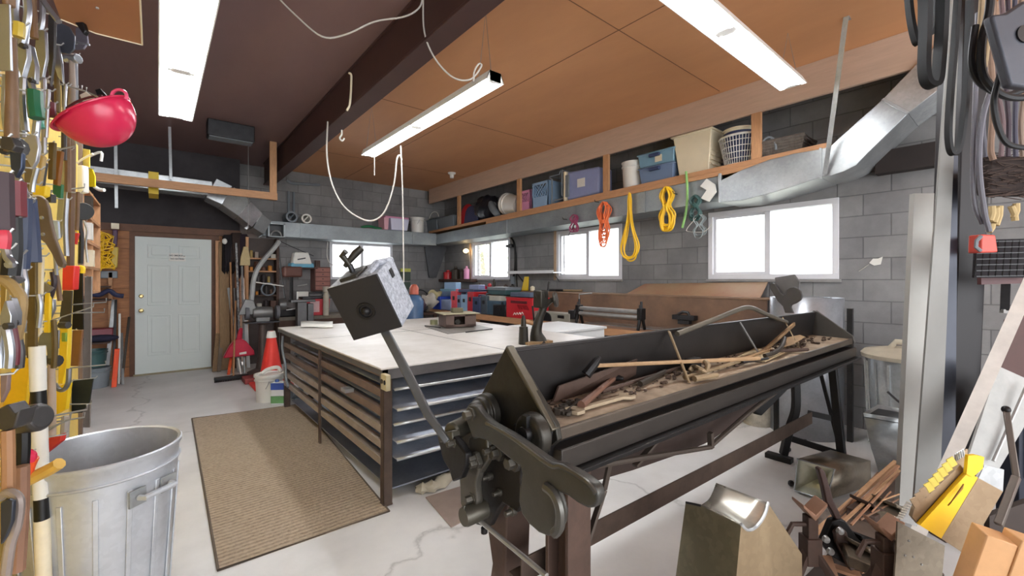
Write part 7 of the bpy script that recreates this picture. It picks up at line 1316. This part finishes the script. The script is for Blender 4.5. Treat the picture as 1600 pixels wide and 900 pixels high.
pliers_('scissors with black finger rings below the saw plate', 74, 425, 500, -.33, mat('ring_dark',(50,36,44),.4), toolst, 14, True, 'scissors')
for k,(x,y0,y1,g_,lab) in enumerate(((8,470,575,toolst,'bright pliers at left edge above the iron head'),(16,465,570,mat('driver_maroon',(110,36,50),.35),'maroon handled pliers beside the bright pliers'),(24,480,575,toold,'dark pliers right of the maroon handled ones'))): pliers_(lab, x, y0, y1, -.27, g_, toolst, 10, False)
stick('curved tan and grey sickle handle at the left','sickle','sickle',[(0,436),(14,442),(26,455),(33,470),(30,500),(24,530)],-.27,.012,mat('sickle_tan',(168,140,92),.45))
flat('grey spade shaped steel plate with forked bottom','forked_plate','plate',[(58,540),(62,522),(74,516),(92,516),(91,545),(84,540),(80,560),(74,560),(72,540),(66,545)],-.33,mat('fork_grey',(140,142,146),.35,.7),.006)
o = T('yellow spirit level hanging upright right of the white pole','spirit_level','level',100,600,-.34); flat('','body','',[(93,512),(106,512),(104,570),(98,600),(90,600)],-.34,yellow,.02,.003,sub=o); flat('','vial','',[(96,520),(102,520),(102,534),(96,534)],-.335,mat('vial_green',(150,180,60),.3),.01,sub=o)
flat('brown wooden slat beside the yellow level','wooden_lath','lath',[(113,516),(128,516),(122,572),(110,572)],-.37,mat('slat_brown',(134,92,52),.5),.01)
stick('round iron ball peen head above the yellow level','ball_hammer','hammer',[(95,508),(101,508),(107,508)],-.33,.016,toold)
hammer_('grey ball peen hammer with pale ribbed handle', 80, 556, 680, -.33, toold, mat('ribbed_pale',(190,170,150),.6), 18, 'top', .013)
stick('grey bent steel clamp right of the ball peen hammer','steel_clamp','clamp',[(72,575),(74,590),(84,600),(96,610),(106,600),(108,576)],-.33,.009,mat('fork_grey',(140,142,146),.35,.7))
flat('pair of yellow slats below the wire hooks','yellow_ruler','ruler',[(86,606),(108,596),(102,640),(88,648)],-.38,yellow,.02)
flat('dark navy saw blade hanging above the trash can','navy_saw','saw',[(104,596),(146,590),(140,628),(128,645),(94,648),(98,636)],-.40,mat('blade_navy',(44,54,66),.4,.5),.006)
flat('big yellow plastic sheet shape low on the board','yellow_sheet','sheet',[(20,560),(42,555),(46,580),(38,645),(20,650),(0,656),(0,640),(10,620)],-.39,mat('panel_yellow',(250,206,40),.45),.012)
flat('brown rusted wedge between the yellow shapes and white pole','rust_wedge','wedge',[(42,585),(52,580),(52,640),(38,648)],-.38,mat('wedge_rust',(150,74,40),.6),.01)
flat('dull grey apron shape at the left edge','grey_apron','plate',[(0,585),(12,582),(10,610),(0,630)],-.3,mat('apron_grey',(138,116,112),.6),.01)
# white-black-yellow pole
o = T('white marking pole with black bands standing at the tool board','marking_pole','pole',66,900,-.3); d = dep(68,437,-.3)
A_ = atd(58,541,d); Z_ = atd(70,960,d); dv = Z_-A_
for k,(f0,f1,m,nm) in enumerate(((0,.165,white,'pole_section'),(.165,.30,blackp,'black_band'),(.30,.565,white,'pole_section'),(.565,.645,blackp,'black_band'),(.645,1,mat('pole_cream',(240,228,200),.4),'pole_section'))): MB().cyl(A_+dv*f0,A_+dv*f1,.021-(.001 if m==blackp else 0),n=16).build(nm, m, o)
MB().cyl(Z_,Z_+dv.normalized()*.05+V((0,0,-.35)),.02,n=12).build('pole_section', mat('pole_cream',(240,228,200),.4), o)
# iron hatchets / mallets bottom left
o = T('double iron axe head on two wooden handles, left handle pale','splitting_axe','axe',12,760,-.27); flat('','axe_head','',[(-6,640),(10,632),(22,648),(30,640),(22,668),(8,675),(-6,670)],-.27,toold,.04,.006,sub=o); stick('','handle','',[(12,672),(13,720),(13,775)],-.27,.012,mat('axe_handle',(166,122,86),.5),sub=o)
o = T('round iron mallet head with dark taped brown handle','iron_mallet','hammer',36,900,-.27); d = dep(36,437,-.27); MB().lathe(atd(20,658,d),[(0,0),(.03,0),(.036,.01),(.036,.07),(.028,.08),(0,.08)],V((CS,-SN,.15)),20).build('head', toold, o, .003); stick('','taped_grip','',[(36,672),(36,700),(34,730)],-.27,.014,blackp,sub=o); stick('','handle','',[(34,728),(33,800),(27,892)],-.27,.015,mat('mallet_handle',(150,112,90),.5,0,.2,10),sub=o)
so_ = T('shovel with dark blade and grey metal rim at the bottom left corner','shovel','shovel',10,800,-.26); stick('','rim','',[(0,778),(12,770),(24,774),(30,786),(26,820),(16,850),(8,905)],-.26,.010,mat('rim_grey',(170,158,152),.4,.5),sub=so_); flat('','blade','',[(0,786),(12,780),(20,784),(18,815),(8,840),(0,852)],-.26,mat('shovel_dark',(62,66,76),.4,.5),.008,sub=so_)
flat('red and orange folded strap above the trash can','red_strap','strap',[(40,700),(60,690),(96,678),(94,690),(66,712),(50,740),(42,738)],-.33,mat('strap_red',(214,60,50),.5),.02); stick('yellow stripe hose end crossing the white pole','yellow_hose','hose',[(40,752),(60,742),(80,732),(93,724)],-.27,.018,mat('hose_yellow',(222,178,84),.5)); stick('pink cloth tip beside the white pole','pink_cloth','cloth',[(42,708),(48,712),(46,720)],-.3,.014,hotpink)
stick('white bar clamp with pale tip hanging over the trash can','bar_clamp','clamp',[(103,650),(101,680),(101,720),(101,752)],-.3,.014,mat('clamp_pale',(200,192,184),.4,.3)); 
stick('orange stem beside the white pole','orange_stick','stick',[(42,742),(46,728),(52,715)],-.3,.014,orange)
board = bpy.data.objects['tool_board']
n_peg = 0
for o_ in [q for q in C.objects if q.parent is None and q.name in PEGS][:90]:
    p_ = PEGS[o_.name]
    if p_.y < y1b+.8 and p_.x > XPB-.02: MB().tube([V((XPB-.01,min(p_.y,y1b+.02),p_.z)), V((p_.x+.01,p_.y,p_.z)), V((p_.x+.018,p_.y,p_.z+.012))], .003, 5).build('peg', steel, board)
# --- trash can without lid
c = onz(165,900,0); o = thing('trash_can','open galvanized trash can with side handles in the left foreground','trash can',(-.16,2.33,0)); cx_, cy_ = -.17, 2.36; zt = .735; r = .245
gcan = galv_material('can_galvanized',(186,190,196),(214,218,224),.42)
pr = [(0,.012),(r*.80,.012),(r*.82,0)]+[(r*(.82+.18*k/16), .03+(zt-.06)*k/16) for k in range(17)]+[(r*1.03,zt-.02),(r*1.04,zt-.005),(r*1.02,zt),(r*.98,zt-.005),(r*.97,zt-.05),(r*.80,.03),(0,.03)]
MB().lathe((cx_,cy_,0), pr, n=48, cap=False).build('can_body', gcan, o)
b = MB()
for k in range(16): t = 2*math.pi*k/16; b.bar((cx_+r*.845*math.cos(t),cy_+r*.845*math.sin(t),.05),(cx_+r*.985*math.cos(t),cy_+r*.985*math.sin(t),zt-.12),.016,.006,(math.cos(t),math.sin(t),0))
b.build('swaged_ribs', gcan, o, .002)
MB().tube([V((cx_+r*1.0*math.cos(t),cy_+r*1.0*math.sin(t),zt-.075)) for t in [2*math.pi*k/48 for k in range(48)]],.006,6,True).build('bead', gcan, o)
for an in (-50,130):
    t = math.radians(an); e = V((math.cos(t),math.sin(t),0)); s_ = V((-math.sin(t),math.cos(t),0)); q = V((cx_,cy_,zt-.15))+e*r*1.0; MB().obox(q-s_*.06+e*.002,e*.004,s_*.03,V((0,0,.03))).build('handle_bracket', galv, o); oo = MB().obox(q+s_*.06+e*.002,e*.004,s_*.03,V((0,0,.03))).build('handle_bracket', galv, o)
    MB().tube([q-s_*.06+e*.01,q-s_*.06+e*.035,q+s_*.06+e*.035,q+s_*.06+e*.01],.011,8).build('handle', gcan, oo)
q=[onz(232,686,0),onz(185,680,0),onz(128,695,0),onz(160,705,0)]; tag(MB().prism(q,(0,0,.006)).build('floor_plate', mat('plate_concrete',(176,164,140),.8)), 'flat worn board on the floor behind the open trash can', 'board')
# --- helmet
o = thing('hard_hat','glossy red hard hat with straps hanging from the tool board','hard hat',tuple(atd(160,190,1.7))); d = 1.72
c = atd(154,186,d); R_ = V((CS,-SN,0)); Fw = V((SN,CS,0)); U_ = V((0,0,1)); s = d/670
ux = (R_*.9+U_*.28+Fw*.2).normalized(); uz = (U_*.8-R_*.42-Fw*.3).normalized(); uy = uz.cross(ux).normalized(); ux = uy.cross(uz)
b = MB(); n, m_ = 32, 12; vs = []
for j in range(m_+1):
    ph = math.pi/2*j/m_
    for k in range(n): t = 2*math.pi*k/n; vs.append(c+ux*(.132*math.cos(t)*math.cos(ph))+uy*(.11*math.sin(t)*math.cos(ph))-uz*(.135*math.sin(ph))+uz*.03)
fs = [(j*n+k,j*n+(k+1)%n,(j+1)*n+(k+1)%n,(j+1)*n+k) for j in range(m_) for k in range(n)]; b.add(vs,fs); b.build('shell', hotpink, o, solid=.004)
b = MB(); vs=[]; 
for k in range(n+1):
    t = math.pi*.55+math.pi*.9*k/n; e = ux*math.cos(t)*.132+uy*math.sin(t)*.11; vs += [c+uz*.03+e, c+uz*.022+e*1.14]
b.add(vs,[(2*k,2*k+1,2*k+3,2*k+2) for k in range(n)]); b.build('peak', hotpink, o, solid=.005)
b = MB(); b.tube([c+uz*.03+ux*(.134*math.cos(t))+uy*(.112*math.sin(t)) for t in [2*math.pi*k/40 for k in range(40)]],.005,6,True); b.build('rim', hotpink, o)
b = MB(); cc = atd(186,150,d-.02); b.tube([cc+R_*(.03*math.cos(t))+U_*(.025*math.sin(t))+Fw*.0 for t in [math.radians(-30+k*22) for k in range(12)]],.006,6); b.build('headband_loop', pmat('pale_red',(240,90,130),.35), o)
flat('','white_strap','',[(124,148),(134,143),(146,152),(150,158),(140,166),(130,162)],-.25,mat('strap_white',(214,206,206),.5),.006,sub=o); flat('','buckle','',[(148,140),(156,138),(172,155),(168,160),(152,150)],-.24,blackp,.008,sub=o); 
stick('','crown_strap','',[(100,172),(118,160),(140,152),(160,150)],-.25,.005,mat('strap_dark',(90,30,44),.6),sub=o)
MB().tube([onx(135,143,-.42), atd(150,150,d), atd(160,158,d)],.004,6).build('hanging_wire', steel, o)
# --- brown sheet overhead at the top left
zs = CEIL-.55; pts = [atd(222,70,2.1),atd(217,-40,1.7),atd(60,-60,1.6),atd(95,30,1.9),atd(150,52,2.0)]
o = tag(MB().prism(pts, (0,0,.006)).build('hardboard_sheet', cardboard), 'brown hardboard sheet hung flat above the tool board', 'sheet'); MB().tube([pts[0],pts[1]],.004,5).build('pale_edge', cream, o); MB().tube([pts[0],pts[4],pts[3]],.004,5).build('pale_edge', cream, o)
q = (pts[0]+pts[2])/2; MB().cyl(V((q.x,q.y,q.z)),V((q.x,q.y,CEIL)),.006,n=6).build('hanger_rod', steel, o)
